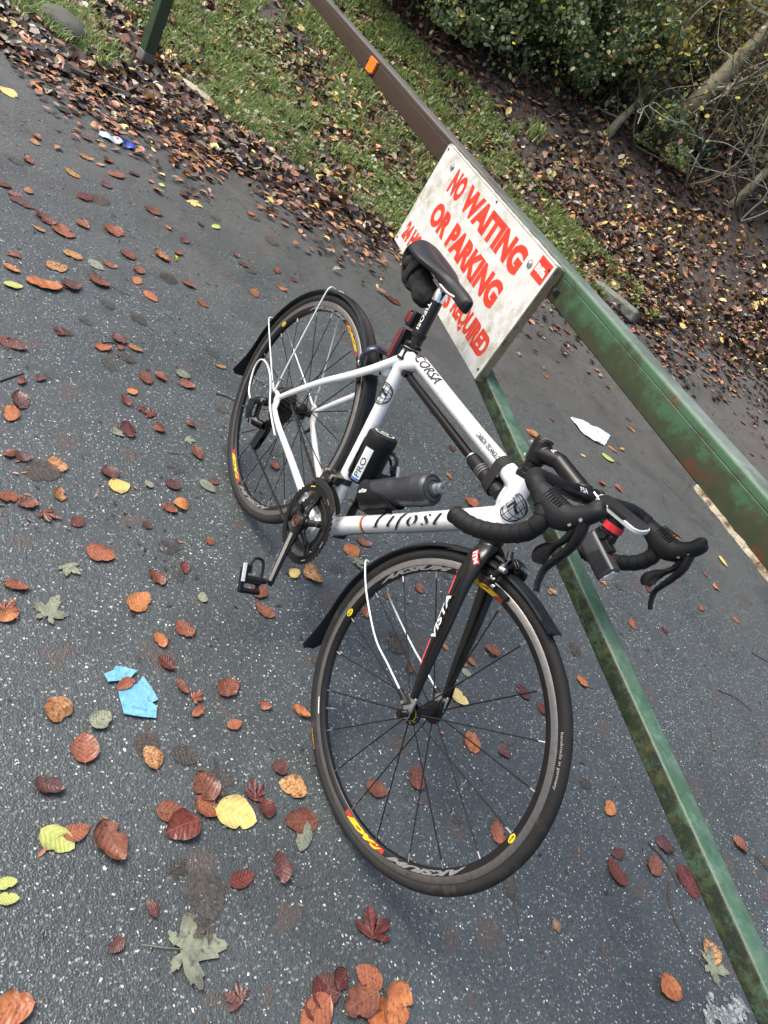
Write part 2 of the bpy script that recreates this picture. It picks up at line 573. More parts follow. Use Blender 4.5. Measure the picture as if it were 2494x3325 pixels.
class MB:
    def __init__(s):
        s.v = []
        s.f = []
        s.m = []
        s.uv = None

    def add(s, vs, fs, mi=0):
        k = len(s.v)
        s.v.extend([tuple(float(c) for c in q) for q in vs])
        s.f.extend([tuple(i + k for i in q) for q in fs])
        s.m.extend([mi] * len(fs))
        return s

    def box(s, c, size, R=None, mi=0, taper=1.0):
        hx, hy, hz = [a / 2 for a in size]
        vs = []
        for z in (-hz, hz):
            k = taper if z > 0 else 1
            for x, y in ((-hx, -hy), (hx, -hy), (hx, hy), (-hx, hy)):
                vs.append((x * k, y * k, z))
        vs = np.array(vs)
        if R is not None:
            vs = vs @ np.array(R).T
        vs = vs + np.array(c)
        return s.add(vs, [(3, 2, 1, 0), (4, 5, 6, 7), (0, 1, 5, 4), (1, 2, 6, 5), (2, 3, 7, 6), (3, 0, 4, 7)], mi)

    def tube(s, path, r, n=10, cap=True, up=None, mi=0, closed=False):
        P_ = np.array(path, float)
        k = len(P_)
        rs = [r] * k if not isinstance(r, (list, tuple, np.ndarray)) or (isinstance(r, tuple) and len(r) == 2 and k != 2) else list(r)
        if isinstance(r, tuple) and len(r) == 2 and up is not None:
            rs = [r] * k
        T = np.zeros_like(P_)
        T[1:-1] = P_[2:] - P_[:-2]
        T[0] = P_[1] - P_[0]
        T[-1] = P_[-1] - P_[-2]
        if closed:
            T[0] = T[-1] = P_[1] - P_[-2]
        T /= np.linalg.norm(T, axis=1)[:, None] + 1e-12
        u = np.array(up, float) if up is not None else (np.array([0, 1., 0]) if abs(T[0][1]) < .9 else np.array([1., 0, 0]))
        vs = []
        for i in range(k):
            u = (np.array(up, float) if up is not None else u)
            u = u - T[i] * (u @ T[i])
            u /= np.linalg.norm(u) + 1e-12
            w = np.cross(T[i], u)
            a, b_ = rs[i] if isinstance(rs[i], (tuple, list, np.ndarray)) else (rs[i], rs[i])
            for j in range(n):
                t = 2 * PI * j / n
                vs.append(P_[i] + u * a * math.cos(t) + w * b_ * math.sin(t))
        fs = []
        for i in range(k - 1):
            for j in range(n):
                j2 = (j + 1) % n
                fs.append((i * n + j, i * n + j2, (i + 1) * n + j2, (i + 1) * n + j))
        if cap and not closed:
            fs.append(tuple(range(n - 1, -1, -1)))
            fs.append(tuple((k - 1) * n + j for j in range(n)))
        return s.add(vs, fs, mi)

    def lathe(s, prof, c=(0, 0, 0), axis=(0, 1, 0), n=32, mi=0, closed=False, a0=0., a1=2 * PI):
        """prof: (radius, height along the axis)"""
        ax = np.array(axis, float)
        ax /= np.linalg.norm(ax)
        u = np.array([1., 0, 0]) if abs(ax[0]) < .8 else np.array([0, 0, 1.])
        u = u - ax * (u @ ax)
        u /= np.linalg.norm(u)
        w = np.cross(ax, u)
        full = abs(a1 - a0 - 2 * PI) < 1e-6
        m = n if full else n + 1
        vs = []
        for j in range(m):
            t = a0 + (a1 - a0) * j / n
            d = u * math.cos(t) + w * math.sin(t)
            for r_, h in prof:
                vs.append(np.array(c) + d * r_ + ax * h)
        k = len(prof)
        fs = []
        for j in range(n):
            j2 = (j + 1) % m
            for i in range(k if closed else k - 1):
                i2 = (i + 1) % k
                fs.append((j * k + i, j * k + i2, j2 * k + i2, j2 * k + i))
        return s.add(vs, fs, mi)

    def ring(s, prof, c, n=120, mi=0, closed=True, a0=0., a1=2 * PI):
        """wheel section in the x-z plane: prof (radius, y); angles run from +x towards +z"""
        full = abs(a1 - a0 - 2 * PI) < 1e-6
        m = n if full else n + 1
        k = len(prof)
        vs = []
        for j in range(m):
            t = a0 + (a1 - a0) * j / n
            for r_, y in prof:
                vs.append((c[0] + r_ * math.cos(t), c[1] + y, c[2] + r_ * math.sin(t)))
        fs = []
        for j in range(n):
            j2 = (j + 1) % m
            for i in range(k if closed else k - 1):
                i2 = (i + 1) % k
                fs.append((j * k + i, j2 * k + i, j2 * k + i2, j * k + i2))
        if not full and closed:
            fs.append(tuple(range(k)))
            fs.append(tuple((m - 1) * k + i for i in range(k - 1, -1, -1)))
        return s.add(vs, fs, mi)

    def ell(s, c, r, R=None, n=20, m=12, mi=0, pw=1.0):
        vs = []
        for i in range(m + 1):
            ph = -PI / 2 + PI * i / m
            for j in range(n):
                t = 2 * PI * j / n
                q = np.array([math.cos(ph) * math.cos(t), math.cos(ph) * math.sin(t), math.sin(ph)])
                if pw != 1.0:
                    q = np.sign(q) * np.abs(q) ** pw
                q = q * np.array(r)
                if R is not None:
                    q = np.array(R) @ q
                vs.append(q + np.array(c))
        fs = []
        for i in range(m):
            for j in range(n):
                j2 = (j + 1) % n
                fs.append((i * n + j, i * n + j2, (i + 1) * n + j2, (i + 1) * n + j))
        return s.add(vs, fs, mi)

    def prism(s, pts, y0, y1, mi=0, fn=None):
        """outline in x-z, extruded along y"""
        k = len(pts)
        vs = [(a, y0, b_) for a, b_ in pts] + [(a, y1, b_) for a, b_ in pts]
        fs = [tuple(range(k)), tuple(range(2 * k - 1, k - 1, -1))]
        for i in range(k):
            j = (i + 1) % k
            fs.append((i, i + k, j + k, j))
        return s.add(vs, fs, mi)

    def xf(s, fn):
        s.v = [tuple(q) for q in fn(np.array(s.v))]
        return s

    def mesh(s, name, smooth=True):
        me = bpy.data.meshes.new(name)
        me.from_pydata(s.v, [], s.f)
        if smooth is not False and len(me.polygons):
            me.polygons.foreach_set('use_smooth', [True] * len(me.polygons))
        if max(s.m, default=0) > 0:
            me.polygons.foreach_set('material_index', s.m)
        me.update()
        if smooth == 'fix' or smooth is True:
            bm = bmesh.new()
            bm.from_mesh(me)
            bmesh.ops.recalc_face_normals(bm, faces=bm.faces)
            for e in bm.edges:
                if len(e.link_faces) == 2 and e.calc_face_angle(0) > math.radians(38):
                    e.smooth = False
            bm.to_mesh(me)
            bm.free()
        return me

    def make(s, name, mat, parent=None, smooth=True, bevel=0.):
        me = s.mesh(name, smooth)
        return link(name, me, mat, parent, bevel)


def link(name, me, mat, parent=None, bevel=0.):
    for x in (mat if isinstance(mat, (list, tuple)) else [mat]):
        me.materials.append(x)
    o = bpy.data.objects.new(name, me)
    COL.objects.link(o)
    if parent is not None:
        o.parent = parent
        if parent.get('_bike'):
            o.location = tuple(-BO)
    if bevel:
        md = o.modifiers.new('bevel', 'BEVEL')
        md.width = bevel
        md.segments = 2
        md.limit_method = 'ANGLE'
        md.angle_limit = math.radians(40)
    return o


def voxel(mb, vs=.0025, it=6, fac=.5):
    """weld overlapping solids into one smooth skin"""
    me = mb.mesh('tmp', False)
    o = bpy.data.objects.new('tmp', me)
    COL.objects.link(o)
    md = o.modifiers.new('r', 'REMESH')
    md.mode = 'VOXEL'
    md.voxel_size = vs
    if it:
        ms = o.modifiers.new('s', 'SMOOTH')
        ms.iterations = it
        ms.factor = fac
    dg = bpy.context.evaluated_depsgraph_get()
    dg.update()
    out = bpy.data.meshes.new_from_object(o.evaluated_get(dg))
    bpy.data.objects.remove(o)
    out.polygons.foreach_set('use_smooth', [True] * len(out.polygons))
    return out


def cr(pts, n=6):
    """Catmull-Rom through pts (any number of columns)"""
    p = np.array(pts, float)
    p = np.vstack([2 * p[0] - p[1], p, 2 * p[-1] - p[-2]])
    out = []
    for i in range(1, len(p) - 2):
        for k in range(n):
            t = k / n
            a, b_, c, d = p[i - 1], p[i], p[i + 1], p[i + 2]
            out.append(.5 * (2 * b_ + (c - a) * t + (2 * a - 5 * b_ + 4 * c - d) * t * t + (3 * b_ - a - 3 * c + d) * t ** 3))
    out.append(p[-2])
    return np.array(out)


def flat_text(s, size=1., bold=0., shear=0., width=None, spacing=1.0, maxe=None, align='LEFT'):
    """lettering as a flat mesh: vertices (n,2) and faces, baseline at y=0"""
    cu = bpy.data.curves.new('t', 'FONT')
    cu.body = s
    cu.size = size
    cu.offset = bold * size
    cu.shear = shear
    cu.space_character = spacing
    cu.resolution_u = 3
    o = bpy.data.objects.new('t', cu)
    COL.objects.link(o)
    dg = bpy.context.evaluated_depsgraph_get()
    dg.update()
    me = bpy.data.meshes.new_from_object(o.evaluated_get(dg))
    bpy.data.objects.remove(o)
    bm = bmesh.new()
    bm.from_mesh(me)
    if maxe:
        for _ in range(5):
            es = [e for e in bm.edges if e.calc_length() > maxe]
            if not es:
                break
            bmesh.ops.subdivide_edges(bm, edges=es, cuts=1)
        bmesh.ops.triangulate(bm, faces=bm.faces)
    v = np.array([(q.co.x, q.co.y) for q in bm.verts])
    bm.verts.index_update()
    f = [tuple(q.index for q in fc.verts) for fc in bm.faces]
    bm.free()
    x0, x1 = v[:, 0].min(), v[:, 0].max()
    v[:, 0] -= x0
    if width:
        v[:, 0] *= width / (x1 - x0)
    if align == 'CENTER':
        v[:, 0] -= v[:, 0].max() / 2
    return v, f


def nib_text(strokes, nib, size, slant=0.0):
    """calligraphic lettering: each stroke is swept with a slanted nib; returns verts, faces"""
    V, F = [], []
    for st in strokes:
        p = cr(st, 7) if len(st) > 2 else np.array([np.array(st[0]) + (np.array(st[1]) - np.array(st[0])) * t for t in np.linspace(0, 1, 8)])
        w = p[:, 2] if p.shape[1] > 2 else np.ones(len(p))
        k = len(V)
        for q, ww in zip(p, w):
            for sgn in (-.5, .5):
                x = q[0] + sgn * nib[0] * ww
                y = q[1] + sgn * nib[1] * ww
                V.append(((x + slant * y) * size, y * size))
        for i in range(len(p) - 1):
            a = k + 2 * i
            F.append((a, a + 1, a + 3, a + 2))
    return np.array(V), F


def on_tube(v, A, B, r, facing, t0=0., y0=0., lift=.0007, flip=1):
    """wrap flat lettering round a tube from A to B; x runs along, y round it; facing = direction the baseline centre looks"""
    A = np.array(A, float)
    B = np.array(B, float)
    T = (B - A) / np.linalg.norm(B - A)
    e0 = np.array(facing, float)
    e0 -= T * (e0 @ T)
    e0 /= np.linalg.norm(e0)
    e1 = np.cross(e0, T) * flip
    L_ = np.linalg.norm(B - A)
    out = []
    for x, y in v:
        s = (x + t0)
        rr = (r if not isinstance(r, tuple) else r[0] + (r[1] - r[0]) * s / L_) + lift
        a = (y + y0) / rr
        out.append(A + T * s + (e0 * math.cos(a) + e1 * math.sin(a)) * rr)
    return np.array(out)


def on_rim(v, c, r, ang0, ysurf, sgn=-1, inward=False, lift=.0006):
    """polar lettering on a wheel's side; x along the rim (clockwise seen from the drive side if sgn<0), y outward"""
    out = []
    for x, y in v:
        a = math.radians(ang0) + sgn * x / r
        rr = r + (-y if inward else y)
        ys = ysurf(rr) if callable(ysurf) else ysurf
        out.append((c[0] + rr * math.cos(a), ys - lift, c[2] + rr * math.sin(a)))
    return np.array(out)


def decal(name, vf, fn, mat, parent, st=False):
    v, f = vf
    p = fn(v)
    if st:
        p = steer(p)
    mb = MB()
    mb.add(p, f)
    me = mb.mesh(name, False)
    return link(name, me, mat, parent)


# ================================================================== the bicycle
bike = empty('bicycle', (0, 0, 0), 'white road bicycle with black drop bars and mudguards leaning on the green barrier', 'bicycle')
bike.matrix_world = Matrix([[BM[i][j] for j in range(3)] + [0] for i in range(3)] + [[0, 0, 0, 1]])
bike['_bike'] = True


def bk(name, mb, mat, parent=None, st=False, smooth=True, bevel=0.):
    if st:
        mb.xf(steer)
    o = mb.make(name, mat, parent or bike, smooth, bevel)
    if parent is None:
        o.location = tuple(-BO)
    return o


def bkm(name, me, mat, parent=None):
    o = link(name, me, mat, parent or bike)
    return o


def steer_mesh(me):
    co = np.zeros(len(me.vertices) * 3)
    me.vertices.foreach_get('co', co)
    me.vertices.foreach_set('co', steer(co.reshape(-1, 3)).ravel())
    me.update()
    return me


def sta(s, n=0., y=0.):
    """point along the seat tube, n = forward normal"""
    return np.array([-.3165 * s + .9486 * n, y, .9486 * s + .3165 * n])


def dta(s, n=0., y=0.):
    """point along the down tube, n = upward normal"""
    return np.array([.649 * s - .761 * n, y, .761 * s + .649 * n])


def sax(t, n=0., y=0.):
    """point along the steering axis"""
    return np.array([.53465 - .3436 * t + .9391 * n, y, .0472 + .9391 * t + .3436 * n])


YUP = (0, 1, 0)
# ---- frame
fb = MB()
fb.lathe([(0, -.034), (.0225, -.034), (.0235, 0), (.0225, .034), (0, .034)], (0, 0, 0), n=28)
fb.tube(cr([(*sta(0.01), .022, .021), (*sta(.12), .019, .020), (*sta(.30), .0175, .0185), (*sta(.45), .0180, .0185), (*sta(.505), .0175, .0175)], 5)[:, :3],
        [tuple(q) for q in cr([(.022, .021), (.019, .020), (.0175, .0185), (.0180, .0185), (.0175, .0175)], 5)], 20, up=YUP)
fb.tube([sta(.455), (-.09, 0, .478), (.06, 0, .490), (.20, 0, .502), (.30, 0, .512), (.365, 0, .517)],
        [(.0165, .019), (.018, .0195), (.0178, .0182), (.0178, .0178), (.0185, .019), (.021, .024)], 20, up=YUP)
fb.tube([(0, 0, 0), dta(.08), dta(.25), dta(.42), dta(.52), (.389, 0, .452)],
        [(.024, .024), (.0225, .0235), (.0215, .0225), (.0215, .0225), (.022, .024), (.023, .028)], 20, up=YUP)
fb.tube([sax(.388), sax(.41), sax(.45), sax(.49), sax(.520)], [.0235, .0245, .0225, .0225, .0215], 24)
fb.ell((.366, 0, .488), (.030, .017, .040))
fb.ell((.378, 0, .455), (.024, .020, .030))
fb.ell((-.135, 0, .462), (.030, .017, .018))
fb.ell((.030, 0, .045), (.020, .018, .020))
for s in (-1, 1):
    fb.tube(cr([(-.02, s * .024, .006), (-.11, s * .036, .016), (-.22, s * .047, .030), (-.33, s * .062, .046), (-.392, s * .0665, .060)], 5),
            [tuple(q) for q in cr([(.010, .016), (.009, .0125), (.0085, .011), (.008, .0095), (.005, .011)], 5)], 14, up=YUP)
    fb.tube(cr([(-.400, s * .0665, .088), (-.345, s * .063, .165), (-.285, s * .057, .245), (-.232, s * .043, .314), (-.190, s * .026, .378), (-.150, s * .011, .448)], 5),
            [tuple(q) for q in cr([(.0065, .008), (.0075, .0095), (.0075, .010), (.008, .011), (.009, .012), (.009, .012)], 5)], 14, up=YUP)
    # dropout
    fb.prism([(-.385, .040), (-.372, .064), (-.386, .092), (-.402, .100), (-.428, .096), (-.432, .084), (-.418, .070), (-.424, .050), (-.408, .038)], s * .0635, s * .0695)
fb.tube([(-.196, -.030, .366), (-.200, 0, .368), (-.196, .030, .366)], .010, 12)
fb.ell((-.178, 0, .395), (.022, .014, .022))
fb.prism([(-.425, .03), (-.402, .045), (-.404, .06), (-.43, .05), (-.436, .038)], -.071, -.066)
fr = bkm('frame', voxel(fb, .0021, 9, .6), WHITE)
# small parts on the frame
rs = MB()
rs.lathe([(.0185, -.0005), (.0195, .001), (.0195, .011), (.0185, .0125)], sta(.505), axis=(-.3165, 0, .9486), n=28)
rs.box(sta(.512, .022), (.016, .018, .008))
bk('seat_clamp', rs, BLK, bevel=.001)
for nm, s0 in (('tube_band', .1775), ('tube_band', .492)):
    for k, (m_, w_) in enumerate(((YELP, 0), (REDP, .0032), (P('purple_print', (.16, .04, .25), .35), .0064))):
        rb = MB()
        c_ = dta(s0 + w_)
        rb.lathe([(.0229, 0), (.0229, .0031)], c_, axis=(.649, 0, .761), n=40)
        bk(nm, rb, m_, fr)
# lettering down the frame
T_ = {
    'T': [[(.02, .93, .7), (.10, 1.0, .9), (.62, 1.0, .9), (.74, .90, .6)], [(.38, 1.0), (.30, .0)], [(.14, .02, .6), (.48, .02, .6)]],
    'i': [[(.06, .62, .6), (.16, .66, 1.), (.13, .40, 1.), (.06, .06, 1.), (.18, .02, .7)], [(.22, .90), (.24, .90), (.26, .92)]],
    'f': [[(.42, .93, .8), (.34, 1.0, .6), (.24, .88, .9), (.14, .30, 1.), (.04, -.22, .8), (-.08, -.28, .6)], [(.02, .62, .6), (.34, .62, .6)]],
    'o': [[(.30, .62, .9), (.14, .56, .8), (.06, .28, 1.), (.16, .02, .8), (.34, .10, .8), (.42, .38, 1.), (.30, .62, .9)]],
    's': [[(.34, .54, .8), (.22, .64, .6), (.12, .50, .9), (.22, .34, 1.), (.30, .16, .9), (.18, .01, .6), (.03, .10, .7)]],
}


def script_word(word, adv):
    st, x = [], 0.
    for ch in word:
        for g in T_[ch]:
            st.append([(q[0] + x, q[1], q[2] if len(q) > 2 else 1.) for q in g])
        x += adv[ch]
    return st


sw = script_word('Tifosi', {'T': .86, 'i': .42, 'f': .52, 'o': .66, 's': .56})
vf = nib_text(sw, (.115, .055), .0385, .25)
sc_ = .236 / (vf[0][:, 0].max() - vf[0][:, 0].min())
vf[0][:, 0] *= sc_
decal('lettering', vf, lambda v: on_tube(v, dta(.20), dta(.50), .0231, (-.30, -1, .35), t0=.014, y0=-.0235), BLKPR, fr)
vf = flat_text('CORSA', .032, .012, .32, .112, maxe=.006)
decal('lettering', vf, lambda v: on_tube(v, (-.115, 0, .476), (.10, 0, .493), .0190, (0, -1, .8), t0=.012, y0=-.010), BLKPR, fr)
vf = flat_text('CARBON TECHNOLOGY', .0150, .028, 0., .100, maxe=.006)
decal('lettering', vf, lambda v: on_tube(v, (.15, 0, .499), (.35, 0, .5165), .0183, (0, -1, .45), t0=.052, y0=-.006), BLKPR, fr)


def globe(name, fn, rad, parent):
    mb = MB()

    def arc(pts, w):
        p = np.array(pts)
        d = np.gradient(p, axis=0)
        nrm = np.stack([-d[:, 1], d[:, 0]], 1)
        nrm /= np.linalg.norm(nrm, axis=1)[:, None] + 1e-9
        vs = np.vstack([p + nrm * w / 2, p - nrm * w / 2])
        k = len(p)
        mb.add(fn(vs * rad), [(i, i + 1, k + i + 1, k + i) for i in range(k - 1)])
    t = np.linspace(0, 2 * PI, 41)
    arc(np.stack([np.cos(t), np.sin(t)], 1), .10)
    for a in (.38, .8):
        arc(np.stack([a * np.cos(t), np.sin(t)], 1), .06)
    for a in (-.5, 0, .5):
        w = math.sqrt(1 - a * a)
        arc(np.stack([np.linspace(-w, w, 14), np.full(14, a)], 1), .06)
    arc([(-.32, .22), (-.1, .26), (.1, .26), (.42, .24)], .22)
    arc([(.36, .24), (.22, .0), (.08, -.25), (-.02, -.55)], .24)
    return link(name, mb.mesh(name, False), BLKPR, parent)


globe('emblem', lambda v: on_tube(v, sta(.30), sta(.45), .0188, (.15, -1, .1), t0=.078), .027, fr)
globe('emblem', lambda v: on_tube(np.stack([v[:, 0], v[:, 1]], 1), (.385, 0, .43), (.405, 0, .545), .0245, (.25, -1, .0), t0=.062), .029, fr)
cab = MB()
cab.tube(cr([(.375, -.012, .405), (.25, -.006, .255), (.12, -.004, .105), (.05, -.004, .015), (.0, 0, -.028)], 6), .0009, 6)
cab.tube(cr([(.0, -.006, -.028), (-.08, -.030, .0), (-.20, -.045, .018), (-.30, -.068, .030)], 6), .0009, 6)
bk('gear_cable', cab, DSTEEL)
hp = MB()
hp.tube(cr([(-.300, -.072, .030), (-.351, -.078, .047), (-.393, -.081, .062), (-.450, -.080, .092), (-.500, -.079, .106), (-.548, -.079, .104), (-.574, -.079, .085), (-.570, -.080, .052), (-.525, -.084, .012), (-.487, -.086, .004)], 6), .0027, 10)
bk('cable_housing', hp, WHT)

# ---- seat post, saddle
sp = MB()
sp.tube([(-.152, 0, .485), (-.1885, 0, .600)], .0152, 28)
post = bk('seat_post', sp, CARB)
hd_ = MB()
hd_.tube([(-.1875, 0, .597), (-.193, 0, .615), (-.197, 0, .630)], [.0158, .0165, .013], 28)
hd_.box((-.199, 0, .633), (.040, .052, .010))
hd_.tube([(-.200, -.027, .643), (-.200, .027, .643)], .008, 16)
hd_.tube([(-.214, 0, .626), (-.214, 0, .653)], .004, 12)
hd_.tube([(-.184, 0, .626), (-.184, 0, .653)], .004, 12)
bk('post_head', hd_, CHR, post, bevel=.0015)
vf = flat_text('TIFOSI', .0175, .018, 0., .068, maxe=.004)
decal('lettering', vf, lambda v: on_tube(v, (-.1865, 0, .594), (-.156, 0, .498), .0153, (.35, -1, -.1), t0=.004, y0=-.012), WHTP, post)

sd = MB()
NU, NV = 30, 20


def saddle_pt(u, v):
    x = -.357 + .272 * u
    if u < .34:
        w = .069 * math.sqrt(max(.03, 1 - (max(0, .30 - u) / .335) ** 2.3))
    elif u < .72:
        k = (u - .34) / .38
        w = .069 - .050 * (k * k * (3 - 2 * k))
    else:
        k = (u - .72) / .28
        w = .019 - .001 * k
        w *= math.sqrt(max(0, 1 - max(0, (k - .72) / .30) ** 2))
    a = v * 2 - 1
    y = w * math.copysign(abs(a) ** .9, a)
    z = .690 - .004 * math.sin(u * PI) + .004 * (1 - u)
    z -= (.016 + .012 * (u < .5) * (.5 - u) * 2) * abs(a) ** 3.0
    z -= .005 * max(0, (u - .80) / .2) ** 2
    z -= .006 * math.exp(-(a / .22) ** 2) * math.exp(-((u - .48) / .26) ** 4)
    if u < .06:
        z -= .010 * (1 - u / .06) ** 2
    return x, y, z


vs, fs = [], []
for i in range(NU + 1):
    row = []
    for j in range(NV + 1):
        row.append(saddle_pt(i / NU, j / NV))
    lo = saddle_pt(i / NU, 0)
    hi = saddle_pt(i / NU, 1)
    dz = .009 if i / NU < .6 else .014
    ring_ = [(lo[0], lo[1] * .97, lo[2] - dz), (lo[0], lo[1] * .80, lo[2] - dz - .001)] + row[0:0]
    ring_ = [(lo[0], lo[1] * .72, lo[2] - dz - .002), (lo[0], lo[1] * .97, lo[2] - dz)] + row + [(hi[0], hi[1] * .97, hi[2] - dz), (hi[0], hi[1] * .72, hi[2] - dz - .002)]
    vs.extend(ring_)
M_ = NV + 5
for i in range(NU):
    for j in range(M_ - 1):
        fs.append((i * M_ + j, (i + 1) * M_ + j, (i + 1) * M_ + j + 1, i * M_ + j + 1))
    fs.append((i * M_ + M_ - 1, (i + 1) * M_ + M_ - 1, (i + 1) * M_, i * M_))
fs.append(tuple(range(M_)))
fs.append(tuple(NU * M_ + j for j in range(M_)))
sd.add(vs, fs)
sadme = voxel(sd, .0022, 5)
SADSHIFT = (0, 0, -.021)
sadme.transform(Matrix.Translation(SADSHIFT))
saddle = bkm('saddle', sadme, SADL)
rl = MB()
for s in (-1, 1):
    rl.tube(cr([(-.325, s * .030, .656), (-.295, s * .026, .644), (-.25, s * .022, .638), (-.165, s * .022, .636), (-.130, s * .016, .642), (-.112, s * .006, .650)], 6), .0036, 10)
bk('saddle_rail', rl, SILV, saddle)

# ---- wheels
TYR = [(.3279 + .0125 * math.cos(a), .0125 * math.sin(a)) for a in np.linspace(-2.35, 2.35, 22)] + [(.3155, .0085), (.3155, -.0085)]


def rimy(rr):
    return -.0098 if rr > .3035 else -(.0068 + (.0098 - .0068) * (rr - .2915) / .012)


def wheel(name, c, st, first, fl, flr, cross):
    ty = MB()
    ty.ring(TYR, c, 160)
    w = empty(name) if False else None
    rimb = MB()
    rimb.ring([(.3035, -.0098), (.2925, -.0070), (.2905, -.0050), (.2905, .0050), (.2925, .0070), (.3035, .0098)], c, 160)
    wheel_ = bk(name, rimb, RIM, st=st)
    bk('tyre', ty, TYRE, wheel_, st)
    tr_ = MB()
    tr_.ring([(.3172, -.0092), (.3160, -.0100), (.3037, -.0100), (.3037, .0100), (.3160, .0100), (.3172, .0092)], c, 160)
    bk('brake_track', tr_, TRACK, wheel_, st)
    hub = MB()
    a, b_ = fl
    hub.lathe([(0, a - .010), (.010, a - .010), (.0125, a - .004), (flr, a - .003), (flr + .001, a), (flr, a + .002), (.013, a + .004), (.0105, a + .012), (.0105, b_ - .012), (.013, b_ - .004), (flr, b_ - .002), (flr + .001, b_), (flr, b_ + .003), (.0125, b_ + .004), (.010, b_ + .010), (0, b_ + .010)], c, n=36)
    bk('hub', hub, BLK, wheel_, st)
    for k in range(20):
        th = math.radians(first + 18 * k)
        near = (k % 2 == 0)
        yf = a if near else b_
        if not near or not cross:
            pass
        off = cross * (1 if (k // 2) % 2 == 0 else -1)
        pr = (c[0] + .2905 * math.cos(th), .0018 * (-1 if near else 1), c[2] + .2905 * math.sin(th))
        ph = (c[0] + (flr - .003) * math.cos(th + off), yf * .98, c[2] + (flr - .003) * math.sin(th + off))
        sk = MB()
        sk.tube([ph, pr], [(.0013, .0016)] * 2, 6)
        spk = bk('spoke', sk, BLKP, wheel_, st)
        d = np.array(ph) - np.array(pr)
        d /= np.linalg.norm(d)
        nb = MB()
        nb.tube([np.array(pr) - d * .001, np.array(pr) + d * .014], .0022, 8)
        bk('spoke_nipple', nb, SILV, wheel_, st)
    return wheel_


fwheel = wheel('front_wheel', FRONT, True, 12.2, (-.034, .034), .0235, 0.)
rwheel = wheel('rear_wheel', REAR, False, 3.0, (-.019, .036), .024, 1.15)
vl = MB()
va = math.radians(-123.6)
vl.tube([FRONT + [.291 * math.cos(va), 0, .291 * math.sin(va)], FRONT + [.268 * math.cos(va), 0, .268 * math.sin(va)]], .0028, 8)
vl.tube([FRONT + [.268 * math.cos(va), 0, .268 * math.sin(va)], FRONT + [.258 * math.cos(va), 0, .258 * math.sin(va)]], .0016, 8)
bk('valve', vl, SILV, fwheel, True)
vl = MB()
va = math.radians(-161)
vl.tube([REAR + [.291 * math.cos(va), 0, .291 * math.sin(va)], REAR + [.262 * math.cos(va), 0, .262 * math.sin(va)]], .0024, 8)
bk('valve', vl, SILV, rwheel)


def rim_print(c, wh, st, txt, a_start, width, mat, size=.0125, sgn=1, r=.2925, bold=.02, shear=.5, inward=True, ys=rimy):
    vf = flat_text(txt, size, bold, shear, width, maxe=.006)
    vf[0][:, 1] *= 1.0
    decal('lettering', vf, lambda v: on_rim(v, c, r, a_start, ys, sgn, inward), mat, wh, st)


# rim lettering reads outwards-down around the wheel
for c, wh, st, o1 in ((FRONT, fwheel, True, 0.), (REAR, rwheel, False, -34.)):
    # two opposite sets
    for base_, rot in ((-77.5, 0), (102.5, 1)):
        plate = MB()
        b0 = math.radians(base_ + o1 - 1)
        b1 = math.radians(base_ + o1 + 24)
        plate.ring([(.2930, -.0076), (.3022, -.0099)], c, 24, closed=False, a0=b0, a1=b1)
        plate.xf(lambda p: p + np.array([0, -.0004, 0]))
        bk('rim_plate', plate, P('decal_dark_red', (.42, .035, .02), .4, 0, noise=.1, nscale=60), wh, st)
        rim_print(c, wh, st, 'RACE', base_ + o1 + 22.8, .112, P('decal_amber', (.72, .50, .03), .4, 0, noise=.08, nscale=60), .0128, -1, r=.2934, bold=.085, inward=False, ys=lambda rr: rimy(rr) - .0009)
        rim_print(c, wh, st, 'AKSIUM', base_ + o1 + 66, .205, GREYP, .0122, -1, r=.2935, bold=.05, inward=False)
    for a_ in ((12.0, -169.8) if st else (159., -21.)):
        el = MB()
        t = np.linspace(0, 2 * PI, 25)[:-1]
        am = math.radians(a_)
        pts = [(.2985 + .0055 * math.sin(q), am + .036 * math.cos(q)) for q in t]
        el.add([(c[0] + rr * math.cos(aa), rimy(rr) - .0010, c[2] + rr * math.sin(aa)) for rr, aa in pts], [tuple(range(24))])
        bk('rim_badge', el, YELP, wh, st, smooth=False)
        rim_print(c, wh, st, 'MAVIC', a_ + 1.5, .016, BLKPR, .0052, -1, r=.2966, bold=.02, shear=.3, inward=False, ys=lambda rr: rimy(rr) - .0018)


def tyrey(rr):
    k = (rr - .3279) / .0125
    return -.0125 * math.sqrt(max(.02, 1 - k * k)) - .0004


rim_print(FRONT, fwheel, True, 'handmade in germany', 52.6, .098, P('pale_grey_print', (.42, .42, .40), .5), .0085, -1, r=.3250, bold=0., shear=0., inward=False, ys=tyrey)
rim_print(FRONT, fwheel, True, 'Continental', -107.5, .048, ORGP, .0072, -1, r=.3262, bold=.01, shear=.1, inward=False, ys=tyrey)
wl = MB()
for i in range(9):
    aa = math.radians(-118 - i * .0)
am0, am1 = math.radians(-121.5), math.radians(-128.5)
wl.ring([(.3052, -.0102), (.3085, -.0102)], FRONT, 10, closed=False, a0=am1, a1=am0)
bk('rim_sticker', wl, WHTP, fwheel, True)

